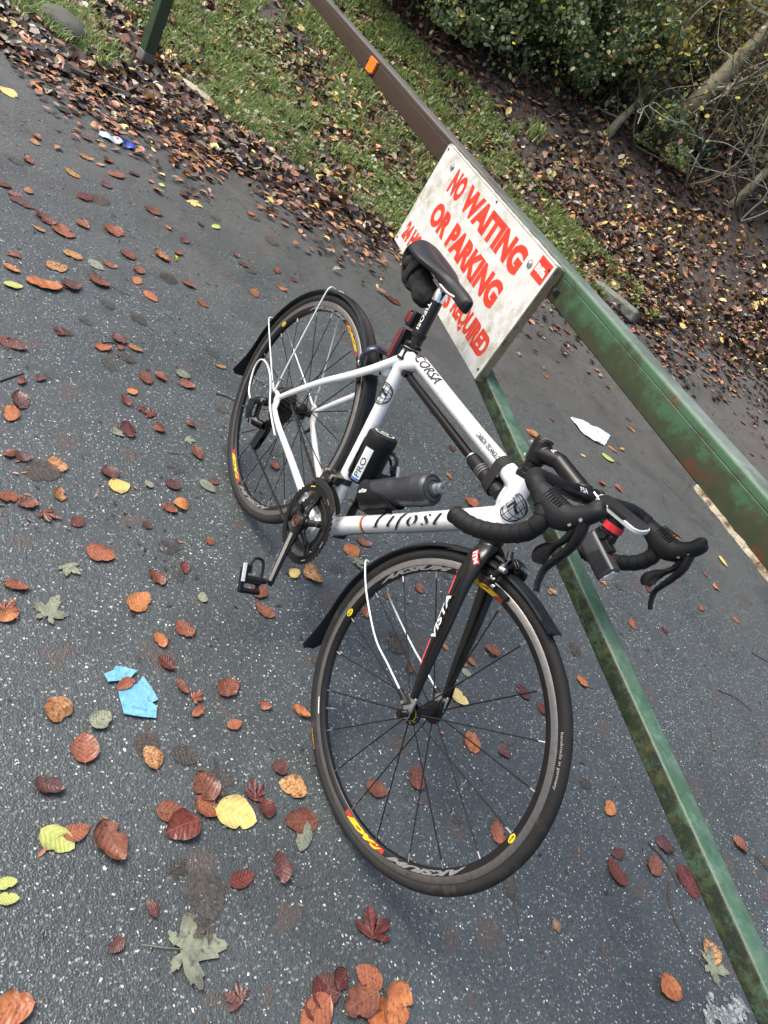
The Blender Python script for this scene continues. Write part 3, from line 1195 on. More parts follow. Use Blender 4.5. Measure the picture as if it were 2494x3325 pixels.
hy = MB()
for y0 in (-.0345, ):
    hy.lathe([(.0150, y0 - .0036), (.0156, y0 - .0036)], FRONT, n=36)
bk('hub_ring', hy, YELP, fwheel, True)
hy = MB()
hy.lathe([(.0110, -.006), (.0110, .006)], FRONT, n=10, a0=2.0, a1=3.1)
bk('hub_label', hy, YELP, fwheel, True)
hy = MB()
for k in range(10):
    a = 2 * PI * k / 10
    for y0 in (-.0375, .0375):
        hy.tube([FRONT + [.0195 * math.cos(a), y0 - .001, .0195 * math.sin(a)], FRONT + [.0195 * math.cos(a), y0 + .001, .0195 * math.sin(a)]], .0016, 8)
o = bk('spoke_heads', hy, SILV, fwheel, True)
o['kind'] = 'stuff'
# skewers
sk = MB()
for y0, y1, r_ in ((-.050, -.056, .006), (-.056, -.060, .008), (-.060, -.071, .0085), (-.071, -.074, .006)):
    sk.lathe([(0, y0), (r_, y0), (r_, y1), (0, y1)], FRONT, n=20)
bk('axle_nut', sk, BLK, st=True)
sk = MB()
sk.lathe([(0, .050), (.0085, .050), (.0085, .063), (0, .063)], FRONT, n=20)
sk.tube(cr([FRONT + [0, .066, 0], FRONT + [-.012, .070, .024], FRONT + [-.026, .064, .055]], 5), [(.0035, .006)] * 11, 8)
bk('quick_release', sk, BLK, st=True)
sk = MB()
sk.lathe([(0, -.070), (.009, -.070), (.009, -.081), (0, -.083)], REAR, n=20)
sk.lathe([(0, .070), (.009, .070), (.009, .083), (0, .085)], REAR, n=20)
sk.lathe([(0, .046), (.0095, .046), (.0095, .063), (0, .063)], REAR, n=20)
sk.tube(cr([REAR + [0, .083, 0], REAR + [.015, .086, -.03], REAR + [.01, .080, -.06]], 5), [(.0035, .006)] * 11, 8)
bk('quick_release', sk, BLK)

# ---- fork
fk = MB()
fk.tube([sax(.345), sax(.372), sax(.384)], [.018, .023, .0225], 20)
for s in (-1, 1):
    fk.tube(cr([(*sax(.366), 0, 0)[:3] if False else tuple(sax(.368)), (.428, s * .030, .372), (.452, s * .043, .320), (.492, s * .047, .245), (.532, s * .049, .165), (.568, s * .0505, .096)], 6),
            [tuple(q) for q in cr([(.016, .024), (.0135, .024), (.0115, .021), (.0100, .0175), (.0085, .0135), (.0065, .0085)], 6)], 18, up=YUP)
fkme = steer_mesh(voxel(fk, .002, 6))
fork = bkm('fork', fkme, CARB)
fd = MB()
for s in (-1, 1):
    fd = MB()
    fd.prism([(.560, .104), (.576, .104), (.588, .078), (.594, .064), (.588, .055), (.576, .055), (.571, .066), (.556, .073), (.549, .082)], s * .0475, s * .0535)
    bk('fork_dropout', fd, SILV, fork, True, bevel=.001)


def leg_text(txt, t0, w, size, mat, bold, y0, shear=.0):
    vf = flat_text(txt, size, bold, shear, w, maxe=.005)
    decal('lettering', vf, lambda v: on_tube(v, (.540, -.049, .150), (.446, -.0425, .332), (.0150, .0205), (-.30, -1, -.05), t0=t0, y0=y0), mat, fork, True)


leg_text('VISTA', .072, .092, .016, WHTP, .03, -.008, .25)
for t0, w in ((.012, .056), (.165, .038)):
    v = np.array([(t0 + w * i / 6, y) for i in range(7) for y in (-.0020, .0020)])
    decal('stripe', (v, [(2 * i, 2 * i + 1, 2 * i + 3, 2 * i + 2) for i in range(6)]), lambda v: on_tube(v, (.540, -.049, .150), (.446, -.0425, .332), (.0150, .0205), (-.30, -1, -.05), y0=.001), PINKP, fork, True)
v = np.array([(x, y) for x in np.linspace(-.002, .028, 6) for y in (-.003, .0145)])
ITM = ((.425, -.040, .365), (.50, -.060, .380))


def itm(v):
    # a small plate high on the near leg, letters running across it
    A = np.array([.4215, -.0400, .3790])
    ex = np.array([.80, -.10, -.38])
    ex /= np.linalg.norm(ex)
    ey = np.array([.38, -.18, .90])
    ey -= ex * (ex @ ey)
    ey /= np.linalg.norm(ey)
    n_ = np.cross(ex, ey)
    n_ *= np.sign(-n_[1])
    return np.array([A + ex * x + ey * y + n_ * (.0075 - 14. * (x - .013) ** 2) for x, y in v])


decal('badge_plate', (v, [(2 * i, 2 * i + 1, 2 * i + 3, 2 * i + 2) for i in range(5)]), itm, P('badge_red', (.60, .03, .05), .3), fork, True)
vf = flat_text('ITM', .0165, .05, 0, .025, maxe=.005)
decal('lettering', vf, lambda v: itm(v) + np.array([.0003, -.0009, .0]), WHTP, fork, True)

# headset, spacers, stem
for nm, a, b_, r_ in (('headset_cup', .378, .388, .0245), ('headset_cup', .520, .530, .0225), ('spacer', .530, .541, .0175), ('spacer', .541, .5525, .0172)):
    hs = MB()
    hs.tube([sax(a), sax(b_)], r_, 28)
    bk(nm, hs, BLK, st=True, bevel=.0008)
stm = MB()
stm.tube([sax(.553), sax(.575), sax(.598)], [.0195, .0205, .0185], 24)
C0 = np.array([.474, 0, .608])
stm.tube([sax(.575), sax(.578, .05), C0], [(.0185, .0185), (.0165, .0165), (.0185, .0175)], 20, up=YUP)
stm.lathe([(.0155, -.022), (.021, -.022), (.0215, 0), (.021, .022), (.0155, .022)], C0, n=28)
stem = bkm('stem', steer_mesh(voxel(stm, .0016, 5)), BLK)
cp_ = MB()
cp_.tube([sax(.599), sax(.604)], [.0185, .016], 28)
bk('top_cap', cp_, BLKP, stem, True)
blt = MB()
for y in (-.013, .013):
    for dz in (-.016, .018):
        blt.tube([C0 + [.012, y, dz], C0 + [.022, y, dz]], .0032, 10)
blt.tube([sax(.600), sax(.6055)], .0045, 12)
for t_ in (.560, .588):
    blt.tube([sax(t_, -.022, -.008), sax(t_, -.022, .016)], .0032, 10)
bk('stem_bolt', blt, CHR, stem, True)
vf = flat_text('FSA', .021, .02, .2, .052, maxe=.005)
decal('lettering', vf, lambda v: on_tube(v, sax(.577, .026), C0, .0182, (-.05, -.55, 1), t0=.010, y0=-.006), WHTP, stem, True)
for i in range(4):
    v = np.array([(x + .001 * i, .0015 + .0032 * i + y - .006) for x in (.000, .009) for y in (0, .0014)])
    decal('stripe', (v, [(0, 1, 3, 2)]), lambda v: on_tube(v, sax(.577, .026), C0, .0182, (-.05, -.55, 1)), WHTP, stem, True)

# ---- handlebar
HB = [(.474, -.10, .608), (.474, -.14, .609), (.476, -.175, .611), (.492, -.198, .613), (.52, -.207, .612), (.545, -.208, .603), (.559, -.210, .585), (.556, -.210, .560),
      (.543, -.210, .538), (.521, -.210, .515), (.495, -.210, .493), (.467, -.210, .477), (.438, -.210, .467)]
bb = MB()
bb.tube([C0 + [0, y, 0] for y in (-.10, -.055, -.045, .045, .055, .10)], [.0125, .0130, .0158, .0158, .0130, .0125], 24)
bar = bk('handlebar', bb, BLK, st=True)
vf = flat_text('FSA', .014, .02, 0, .026, maxe=.004)
decal('lettering', vf, lambda v: on_tube(np.array(v), C0 + [0, -.052, 0], C0 + [0, -.022, 0], .0160, (.55, 0, .75), t0=.001, y0=-.003), WHTP, bar, True)
for s in (-1, 1):
    pth = cr([(x, y * -s if s > 0 else y, z) for x, y, z in HB], 14)
    L_ = np.concatenate([[0], np.cumsum(np.linalg.norm(np.diff(pth, axis=0), axis=1))])
    rr = [.0150 + .0014 * ((l / .0195) % 1.0) for l in L_]
    tp = MB()
    tp.tube(pth, rr, 18)
    bk('bar_tape', tp, TAPE, bar, True)
    pl = MB()
    e = pth[-1]
    d = pth[-1] - pth[-2]
    d /= np.linalg.norm(d)
    pl.tube([e, e + d * .004, e + d * .007], [.0165, .0160, .010], 18)
    bk('bar_end_plug', pl, BLKP, bar, True)
    # brake hood and levers
    Y = .205 * s
    hb = MB()
    hb.tube(cr([(.512, Y, .612), (.535, Y, .612), (.562, Y, .612), (.586, Y, .624), (.600, Y * .995, .645), (.609, Y * .99, .664), (.612, Y * .985, .674)], 5),
            [tuple(q) for q in cr([(.0165, .017), (.0185, .022), (.0185, .0255), (.0170, .021), (.0155, .0165), (.0140, .0135), (.009, .008)], 5)], 18, up=YUP)
    hb.ell((.604, Y * .99, .660), (.014, .014, .021))
    hood = bkm('brake_hood', steer_mesh(voxel(hb, .0018, 4)), HOOD)
    rg = MB()
    for i in range(7):
        x = .530 + i * .0052
        rg.tube([(x + .006, Y - .0175, .618 + i * .0012), (x + .004, Y - .0125, .6320 + i * .0018), (x + .003, Y, .6385 + i * .0010), (x + .004, Y + .0125, .6320 + i * .0018)], .0011, 6)
    bk('hood_rib', rg, HOOD, hood, True)
    lv = MB()
    lv.tube(cr([(.606, Y, .640), (.618, Y * .99, .615), (.622, Y * .985, .590), (.620, Y * .985, .563), (.620, Y * .99, .543), (.629, Y, .525), (.640, Y * 1.01, .513)], 6),
            [tuple(q) for q in cr([(.011, .010), (.0105, .009), (.009, .007), (.0085, .006), (.0085, .005), (.0075, .0045), (.006, .004)], 6)], 14, up=YUP)
    lev = bk('brake_lever', lv, BLK, None, True)
    pd = MB()
    pd.tube(cr([(.604, Y, .622), (.607, Y, .600), (.603, Y * .99, .582), (.597, Y * .975, .564), (.596, Y * .965, .548), (.603, Y * .96, .538)], 6),
            [tuple(q) for q in cr([(.006, .006), (.006, .006), (.007, .006), (.004, .012), (.004, .016), (.003, .010)], 6)], 14, up=YUP)
    bk('shift_paddle', pd, BLK, lev, True)
    sc = MB()
    for q in ((.600, .622), (.607, .640)):
        sc.tube([(q[0], Y - .0135, q[1]), (q[0], Y + .0135, q[1])], .0030, 12)
    bk('lever_pin', sc, SILV, lev, True)

# ---- computer, mount, front light
cm = MB()
cm.box((0, 0, 0), (.112, .046, .0075))
_p, _q = math.radians(11), math.radians(16)
Rc = np.array([[math.cos(_p), 0, -math.sin(_p)], [0, 1, 0], [math.sin(_p), 0, math.cos(_p)]]) @ np.array([[1, 0, 0], [0, math.cos(_q), -math.sin(_q)], [0, math.sin(_q), math.cos(_q)]])
cmd = MB()


def rrect(l, w, r, n=6):
    out = []
    for cx, cy, a0 in ((l / 2 - r, w / 2 - r, 0), (-l / 2 + r, w / 2 - r, 90), (-l / 2 + r, -w / 2 + r, 180), (l / 2 - r, -w / 2 + r, 270)):
        for i in range(n + 1):
            a = math.radians(a0 + 90 * i / n)
            out.append((cx + r * math.cos(a), cy + r * math.sin(a)))
    return out


def slab(pts, z0, z1, c, R, inset=0.):
    mb = MB()
    k = len(pts)
    vs = [(a, b_, z0) for a, b_ in pts] + [(a, b_, z1) for a, b_ in pts]
    fs = [tuple(range(k - 1, -1, -1)), tuple(range(k, 2 * k))] + [(i, (i + 1) % k, k + (i + 1) % k, k + i) for i in range(k)]
    mb.add(np.array(vs) @ R.T + np.array(c), fs)
    return mb


CC = (.546, 0, .6385)
comp = bk('cycle_computer', slab(rrect(.108, .045, .017), -.005, .004, CC, Rc), P('dull_white_plastic', (.52, .55, .55), .4, 0, noise=.06, nscale=60), st=True, bevel=.0015)
bk('screen', slab(rrect(.102, .040, .013), .0042, .0048, CC, Rc), P('dark_screen', (.02, .02, .022), .08, 0, noise=.4, nscale=150), comp, True)
bk('computer_slot', slab(rrect(.040, .006, .0028), -.004, .001, (CC[0] + .0, -.0215, CC[2] + .001), Rc), BLKPR, comp, True)
mt = MB()
mt.tube([(.555, 0, .606), (.552, 0, .618)], .0185, 28)
bk('mount_ring', mt, P('red_anodised', (.62, .035, .045), .25, .2, noise=.1, nscale=40), comp, True)
mt = MB()
mt.tube([(.557, 0, .598), (.549, 0, .630)], .0155, 24)
mt.box((.556, 0, .594), (.034, .020, .018), Rc)
mt.box((.520, 0, .603), (.060, .012, .008), Rc)
mt.lathe([(.0158, -.008), (.0195, -.008), (.0195, .008), (.0158, .008)], C0 + [0, .035, 0], n=24)
mt.box((.500, .028, .604), (.040, .012, .010), Rc)
bk('computer_mount', mt, BLKP, comp, True, bevel=.0015)
lt = MB()
Rl = np.array([[.985, 0, .17], [0, 1, 0], [-.17, 0, .985]])
lsec = [(a, b_) for a, b_ in rrect(.040, .030, .009, 4)]
vs, fs = [], []
for i, xx in enumerate((-.044, -.040, .036, .040)):
    k = .8 if i in (0, 3) else 1
    for a, b_ in lsec:
        vs.append((xx, b_ * k, a * k))
K = len(lsec)
for i in range(3):
    for j in range(K):
        fs.append((i * K + j, i * K + (j + 1) % K, (i + 1) * K + (j + 1) % K, (i + 1) * K + j))
fs.append(tuple(range(K)))
fs.append(tuple(3 * K + j for j in range(K)))
lt.add(np.array(vs) @ Rl.T + np.array((.577, 0, .5605)), fs)
light = bk('front_light', lt, LAMPG, st=True)
ln = MB()
for dy, dz in ((-.0065, 0), (.0065, 0)):
    ln.ell(np.array((.577, 0, .5605)) + Rl @ np.array((.039, dy, dz)), (.004, .006, .012))
ln.box(np.array((.577, 0, .5605)) + Rl @ np.array((.0395, 0, 0)), (.004, .022, .028), Rl)
bk('lens', ln, LENS, light, True, bevel=.001)
lr = MB()
for i in range(7):
    lr.box(np.array((.577, 0, .5605)) + Rl @ np.array((.012, -.0152, -.013 + i * .0038)), (.046 - i * .0015, .0012, .0016), Rl)
bk('light_rib', lr, BLKP, light, True)
lb = MB()
lb.box(np.array((.577, 0, .5605)) + Rl @ np.array((.016, .0, .0202)), (.016, .007, .0014), Rl)
bk('light_button', lb, REDL, light, True)
lm = MB()
lm.box((.562, 0, .5870), (.050, .020, .010), Rl)
lm.tube([(.557, -.014, .592), (.557, .014, .592)], .007, 14)
bk('light_bracket', lm, BLKP, light, True, bevel=.001)

# ---- brakes
cl = MB()
BC = np.array([.468, 0, .402])
cl.tube([BC + [-.03, 0, -.01], BC + [.024, 0, .009]], .007, 14)
cl.tube(cr([BC + [.012, -.006, .018], BC + [.014, .016, .016], BC + [.016, .036, .004], BC + [.020, .041, -.018], BC + [.022, .030, -.038]], 6),
        [tuple(q) for q in cr([(.014, .007), (.015, .008), (.014, .008), (.011, .007), (.008, .006)], 6)], 14, up=(.34, 0, .94) if False else None)
cl.tube(cr([BC + [.008, .010, .010], BC + [.010, -.014, .012], BC + [.012, -.030, .004], BC + [.016, -.034, -.018], BC + [.020, -.026, -.040]], 6),
        [tuple(q) for q in cr([(.009, .006), (.010, .006), (.009, .006), (.007, .005), (.007, .005)], 6)], 14)
cal = bkm('front_brake', steer_mesh(voxel(cl, .0016, 3)), BLK)
vf = flat_text('ULTEGRA', .0085, .01, .0, .034, maxe=.004)


def calt(v):
    o_ = BC + np.array([.0245, -.004, .0185])
    ex = np.array([.12, .96, -.25])
    ex /= np.linalg.norm(ex)
    ey = np.array([-.30, .2, .93])
    return np.array([o_ + ex * x + ey * y + np.array([.002, -.0005, .004]) for x, y in v])


decal('lettering', vf, calt, WHTP, cal, True)
cb = MB()
cb.tube([BC + [.010, -.030, .028], BC + [.014, -.031, -.030]], .0013, 8)
cb.tube([BC + [.012, -.033, .000], BC + [.024, -.033, .006]], .006, 14)
cb.tube([BC + [.020, -.026, -.036], BC + [.030, -.026, -.034]], .006, 14)
cb.tube([BC + [.012, -.034, -.024], BC + [.022, -.034, -.022]], .0045, 14)
bk('cable_clamp', cb, SILV, cal, True)
bp_ = MB()
bp_.tube([BC + [-.006, -.018, .030], BC + [.008, -.024, .018]], [.006, .0075], 12)
bk('cable_barrel', bp_, BLKP, cal, True)
for s in (-1, 1):
    pdm = MB()
    a0 = math.radians(102)
    a1 = math.radians(112)
    pdm.ring([(.3045, s * .0108), (.3165, s * .0108), (.3165, s * .0190), (.3045, s * .0190)], FRONT, 8, a0=math.radians(100), a1=math.radians(111))
    bk('brake_pad', pdm, BLKP, cal, True, bevel=.001)
rc = MB()
RB_ = np.array([-.226, 0, .392])
rc.tube([RB_ + [.04, 0, -.018], RB_ + [-.02, 0, .008]], .007, 14)
for s in (-1, 1):
    rc.tube(cr([RB_ + [-.006, -s * .008, .020], RB_ + [-.010, s * .018, .018], RB_ + [-.013, s * .036, .004], RB_ + [-.014, s * .039, -.02], RB_ + [-.012, s * .027, -.045]], 6),
            [tuple(q) for q in cr([(.013, .007), (.014, .0075), (.012, .007), (.009, .006), (.007, .006)], 6)], 14)
rbr = bkm('rear_brake', voxel(rc, .0018, 3), P('blue_grey_anodised', (.045, .05, .075), .25, .6, noise=.2, nscale=40))
rb2 = MB()
rb2.tube([RB_ + [-.024, -.030, -.040], RB_ + [-.010, -.030, -.043]], .0055, 12)
rb2.tube([RB_ + [-.024, -.034, -.018], RB_ + [-.010, -.034, -.020]], .0045, 12)
bk('cable_clamp', rb2, CHR, rbr)
for s in (-1, 1):
    pdm = MB()
    pdm.ring([(.3045, s * .0108), (.3165, s * .0108), (.3165, s * .0180), (.3045, s * .0180)], REAR, 8, a0=math.radians(52), a1=math.radians(63))
    bk('brake_pad', pdm, BLKP, rbr, bevel=.001)

# ---- mudguards
gp = [(.3435, -.0205), (.3475, -.0190), (.3505, -.0120), (.3518, 0), (.3505, .0120), (.3475, .0190), (.3435, .0205)]
gp = gp + [(a - .0014, b_ * .95) for a, b_ in reversed(gp)]


def guard(c, a0, a1, st):
    mb = MB()
    mb.ring(gp, c, 90, a0=math.radians(a0), a1=math.radians(a1))
    return bk('mudguard', mb, GUARD, st=st)


def flap(c, a_end, length, w1, kick, st, par, sgn=1):
    """widening rubber end of a guard, leaving the wheel on a tangent"""
    mb = MB()
    vs = []
    n = 10
    for i in range(n + 1):
        k = i / n
        a = math.radians(a_end) + sgn * (length * k) / .352
        rr = .3520 + kick * k * k
        w = .0200 + (w1 - .0200) * k if k < .85 else w1 * (1 - ((k - .85) / .15) ** 2 * .5)
        for b_ in np.linspace(-1, 1, 7):
            vs.append((c[0] + (rr - .006 * b_ * b_) * math.cos(a), b_ * w, c[2] + (rr - .006 * b_ * b_) * math.sin(a)))
    m = len(vs)
    vs2 = vs + [((q[0] - c[0]) * .994 + c[0], q[1], (q[2] - c[2]) * .994 + c[2]) for q in vs]
    fs = []
    for i in range(n):
        for j in range(6):
            fs.append((i * 7 + j, i * 7 + j + 1, (i + 1) * 7 + j + 1, (i + 1) * 7 + j))
            fs.append((m + i * 7 + j, m + (i + 1) * 7 + j, m + (i + 1) * 7 + j + 1, m + i * 7 + j + 1))
    for i in range(n):
        fs.append((i * 7, (i + 1) * 7, m + (i + 1) * 7, m + i * 7))
        fs.append((i * 7 + 6, m + i * 7 + 6, m + (i + 1) * 7 + 6, (i + 1) * 7 + 6))
    fs.append(tuple(n * 7 + j for j in range(7)) + tuple(m + n * 7 + j for j in range(6, -1, -1)))
    mb.add(vs2, fs)
    return bk('mudguard_flap', mb, GUARD, par, st)


fg = guard(FRONT, 86, 196, True)
flap(FRONT, 195.5, .122, .030, .040, True, fg, 1)
flap(FRONT, 86.5, .036, .023, .004, True, fg, -1)
rg_ = guard(REAR, 10, 186, False)
flap(REAR, 185.5, .110, .030, .045, False, rg_, 1)


def stay(pts, st, parent, name='mudguard_stay'):
    mb = MB()
    mb.tube(cr(pts, 8), .0023, 10)
    return bk(name, mb, WIRE, parent, st)


fst = []
top = [FRONT + [.3505 * math.cos(math.radians(170.5)), y, .3505 * math.sin(math.radians(170.5))] for y in (-.0225, .0225)]
for s, tt in ((-1, top[0]), (1, top[1])):
    e = np.array([.549, s * .058, .082])
    m1 = tt + (e - tt) * .20 + [0, s * .006, -.016]
    m2 = tt + (e - tt) * .55 + [0, s * .012, -.020]
    m3 = tt + (e - tt) * .78 + [0, s * .006, -.010]
    stay([tt + [-.005, -s * .010, .003], tt + [-.003, s * .001, .001], m1, m2, m3, e], True, fg)
    ad = MB()
    d = (np.array(e) - m3)
    d /= np.linalg.norm(d)
    ad.tube([e - d * .012, e + d * .006, e + d * .020 + [0, 0, -.004]], [(.006, .0055), (.0065, .0075), (.0065, .009)], 14)
    bk('stay_bracket', ad, BLKP, fg, True)
    a2 = MB()
    a2.tube([e + d * .016 + [0, s * .008, -.003], e + d * .016 + [0, -s * .004, -.003]], .004, 10)
    bk('stay_screw', a2, SILV, fg, True)
for ang, hub in ((116, (-.428, .086)), (167, (-.430, .084))):
    tops = [REAR + [.3505 * math.cos(math.radians(ang)), y, .3505 * math.sin(math.radians(ang))] for y in (-.0235, .0235)]
    for s, tt in ((-1, tops[0]), (1, tops[1])):
        e = np.array([hub[0], s * .070, hub[1]])
        m1 = tt + (e - tt) * .12 + [0, s * .006, 0]
        m2 = tt + (e - tt) * .7 + [0, s * .004, 0]
        stay([tt + [-.003, -s * .016, .004], tt + [0, s * .002, .001], m1, m2, e], False, rg_)
        a2 = MB()
        d = (e - m2) / np.linalg.norm(e - m2)
        a2.tube([e - d * .040, e], .0034, 10)
        bk('stay_sleeve', a2, WIRE, rg_)
        a3 = MB()
        a3.tube([e - d * .040 + [0, -.007, 0], e - d * .040 + [0, .007, 0]], .0045, 10)
        a3.tube([e + [0, -.006, 0], e + [0, .006, 0]], .0042, 10)
        bk('stay_screw', a3, SILV, rg_)

# ---- drivetrain


def cog(r, teeth, y, th, inner, c=(0, 0, 0), tooth=.0042, mat=None, name='chainring', parent=None, holes=0):
    mb = MB()
    pts = []
    n = teeth * 6
    for i in range(n):
        a = 2 * PI * i / n
        k = i % 6
        rr = r - tooth / 2 + (tooth if k in (2, 3) else (tooth * .55 if k in (1, 4) else 0))
        pts.append((rr, a))
    vs = []
    for yy in (y - th / 2, y + th / 2):
        for rr, a in pts:
            vs.append((c[0] + rr * math.cos(a), yy, c[2] + rr * math.sin(a)))
        for rr, a in pts:
            vs.append((c[0] + inner * math.cos(a), yy, c[2] + inner * math.sin(a)))
    fs = []
    for i in range(n):
        j = (i + 1) % n
        fs += [(i, j, n + j, n + i), (2 * n + i, 3 * n + i, 3 * n + j, 2 * n + j), (i, 2 * n + i, 2 * n + j, j), (n + i, n + j, 3 * n + j, 3 * n + i)]
    mb.add(vs, fs)
    return bk(name, mb, mat or BLK, parent)


crank = MB()
ca = math.radians(-64.3)
cdx, cdz = math.cos(ca), math.sin(ca)
crank.tube([(0, -.070, 0), (cdx * .035, -.072, cdz * .035), (cdx * .09, -.078, cdz * .09), (cdx * .15, -.083, cdz * .15), (cdx * .172, -.084, cdz * .172), (cdx * .180, -.084, cdz * .180)],
           [(.010, .020), (.0090, .0165), (.0075, .0135), (.0070, .0130), (.0075, .0135), (.006, .009)], 18, up=YUP)
crank.lathe([(0, -.050), (.020, -.050), (.021, -.064), (.019, -.074), (.0, -.076)], (0, 0, 0), n=28)
for k in range(5):
    a = math.radians(-64.3 + 36 + 72 * k)
    crank.tube([(0, -.058, 0), (.030 * math.cos(a), -.058, .030 * math.sin(a)), (.058 * math.cos(a), -.050, .058 * math.sin(a))], [(.006, .014), (.006, .009), (.004, .008)], 12, up=YUP)
cr_o = bkm('right_crank', voxel(crank, .0018, 3), CARB)
cap_ = MB()
cap_.lathe([(.0, -.0795), (.0110, -.0795), (.0120, -.0825), (.0148, -.0830), (.0155, -.0740)], (0, 0, 0), n=32)
bk('crank_cap', cap_, P('bronze_metal', (.22, .13, .09), .4, .8, noise=.3, nscale=60), cr_o)
stf = MB()
stf.tube([(cdx * .030 + .004, -.0815, cdz * .030), (cdx * .09 + .006, -.0865, cdz * .09), (cdx * .162 + .006, -.0912, cdz * .162)], [(.0022, .0068)] * 3, 10, up=YUP)
bk('crank_stripe', stf, P('silver_grey_paint', (.34, .33, .31), .35, .4, noise=.2, nscale=120), cr_o)
vf = flat_text('FSA', .017, .0, 0., .070, maxe=.006)
decal('lettering', vf, lambda v: np.array([(cdx * (.155 - x) - .0105 * .9 + y * -cdz * .55 - .0005, -.0905 - .000 + (x * .03), cdz * (.155 - x) - .0105 * .43 + y * cdx * .55) for x, y in v]), GREYP, cr_o)
ch1 = cog(.1035, 50, -.0475, .0032, .0855)
ch2 = cog(.0715, 34, -.0400, .0028, .052)
rgx = MB()
rgx.ring([(.0845, -.0495), (.0920, -.0505), (.0925, -.0495), (.0845, -.0485)], (0, 0, 0), 80)
for k in range(5):
    a = math.radians(-64.3 + 36 + 72 * k)
    rgx.tube([(.048 * math.cos(a), -.0475, .048 * math.sin(a)), (.089 * math.cos(a), -.0475, .089 * math.sin(a))], [(.0022, .009), (.0022, .013)], 10, up=YUP)
bk('chainring_arm', rgx, BLK, ch1)
for k in range(5):
    bo = MB()
    a = math.radians(-64.3 + 36 + 72 * k)
    bo.tube([(.0575 * math.cos(a), -.058, .0575 * math.sin(a)), (.0575 * math.cos(a), -.036, .0575 * math.sin(a))], .0048, 12)
    bk('chainring_bolt', bo, DSTEEL, ch1)
for k, (nm, a, m_) in enumerate((('ring_mark', 128, YELP), ('ring_mark', 8, GREYP), ('ring_mark', -40, GREYP), ('ring_mark', 75, GREYP))):
    mk = MB()
    mk.ring([(.0945, -.0497), (.0975, -.0497)], (0, 0, 0), 8, closed=False, a0=math.radians(a), a1=math.radians(a + 11))
    bk(nm, mk, m_, ch1)
lc = MB()
lc.tube([(0, .070, 0), (-cdx * .09, .078, -cdz * .09), (-cdx * .172, .084, -cdz * .172), (-cdx * .180, .084, -cdz * .180)], [(.009, .018), (.0075, .0135), (.0075, .0135), (.005, .009)], 18, up=YUP)
lc.lathe([(0, .040), (.020, .040), (.020, .074), (0, .076)], (0, 0, 0), n=24)
lco = bk('left_crank', lc, CARB)


def pedal(c, s, par, q):
    """clip-in pedal: axle along y, body lying along direction q in the x-z plane"""
    q = np.array([q[0], 0, q[1]])
    q /= np.linalg.norm(q)
    nrm = np.cross(q, (0, 1, 0))
    R = np.stack([q, [0, 1, 0], nrm], 1)
    c = np.array(c, float)
    mb = MB()
    mb.tube([c + [0, s * .006, 0], c + [0, s * .020, 0], c + [0, s * .072, 0]], [.0065, .0085, .0085], 16)
    # rear loop
    lp = cr([R @ np.array(p) + c for p in ((-.004, s * .024, 0), (-.030, s * .022, .001), (-.048, s * .026, .002), (-.054, s * .038, .002), (-.050, s * .052, .002), (-.032, s * .062, .001), (-.010, s * .068, 0))], 6)
    mb.tube(lp, .0042, 10)
    mb.box(c + R @ np.array((.004, s * .048, .0)), (.016, .050, .014), R)
    mb.tube([c + R @ np.array((.030, s * .022, 0)), c + R @ np.array((.030, s * .078, 0))], .0075, 12)
    mb.box(c + R @ np.array((.016, s * .030, -.001)), (.030, .008, .009), R)
    mb.box(c + R @ np.array((.004, s * .078, .002)), (.062, .012, .012), R)
    mb.box(c + R @ np.array((-.024, s * .066, .004)), (.020, .020, .008), R)
    o = bkm('pedal', voxel(mb, .0018, 3), BLKP)
    pw = MB()
    pw.box(c + R @ np.array((-.014, s * .079, .0095)), (.046, .010, .0025), R)
    bk('pedal_plate', pw, WHT, o, bevel=.0008)
    return o


pedal((cdx * .172, -.090, cdz * .172), -1, cr_o, (.62, -.55))
pedal((-cdx * .172, .090, -cdz * .172), 1, lco, (.62, -.55))

cas = empty('cassette')
cas.parent = bike
cas['_bike'] = True
cas.location = (0, 0, 0)
for k, (t_, y) in enumerate(zip((28, 25, 23, 21, 19, 17, 15, 14, 13, 12), np.linspace(-.0245, -.0600, 10))):
    o = cog(t_ * .0127 / (2 * PI), t_, y, .0018, .012, REAR, .0045, DSTEEL, 'sprocket', cas)
    o.location = tuple(-BO)
lk = MB()
lk.lathe([(.008, -.0615), (.014, -.0615), (.015, -.0605), (.008, -.0605)], REAR, n=24)
o = bk('lock_ring', lk, BLK, cas)
o.location = tuple(-BO)

# chain path
R1, R2 = .0705, 23 * .0127 / (2 * PI)
PU = np.array([-.392, 0, -.012])
PL = np.array([-.388, 0, -.072])
pts = []
for a in np.linspace(100, -94, 26):
    pts.append((.0705 * math.cos(math.radians(a)), -.0400, .0705 * math.sin(math.radians(a))))
for k in np.linspace(0, 1, 22)[1:-1]:
    pts.append(tuple(np.array([-.006, -.040, -.0705]) * (1 - k) + np.array([-.386, -.047, -.090]) * k))
for a in np.linspace(-90, -270, 10):
    pts.append((PL[0] + .020 * math.cos(math.radians(a)), -.047, PL[2] + .018 * math.sin(math.radians(a))))
for a in np.linspace(-70, 60, 8):
    pts.append((PU[0] + .018 * math.cos(math.radians(a)), -.047, PU[2] + .018 * math.sin(math.radians(a))))
for a in np.linspace(240, 98, 16):
    pts.append((REAR[0] + R2 * math.cos(math.radians(a)), -.047, REAR[2] + R2 * math.sin(math.radians(a))))
for k in np.linspace(0, 1, 24)[1:-1]:
    pts.append(tuple(np.array([REAR[0] - .006, -.047, REAR[2] + R2]) * (1 - k) + np.array([-.012, -.040, .0697]) * k))
pts = np.array(pts)
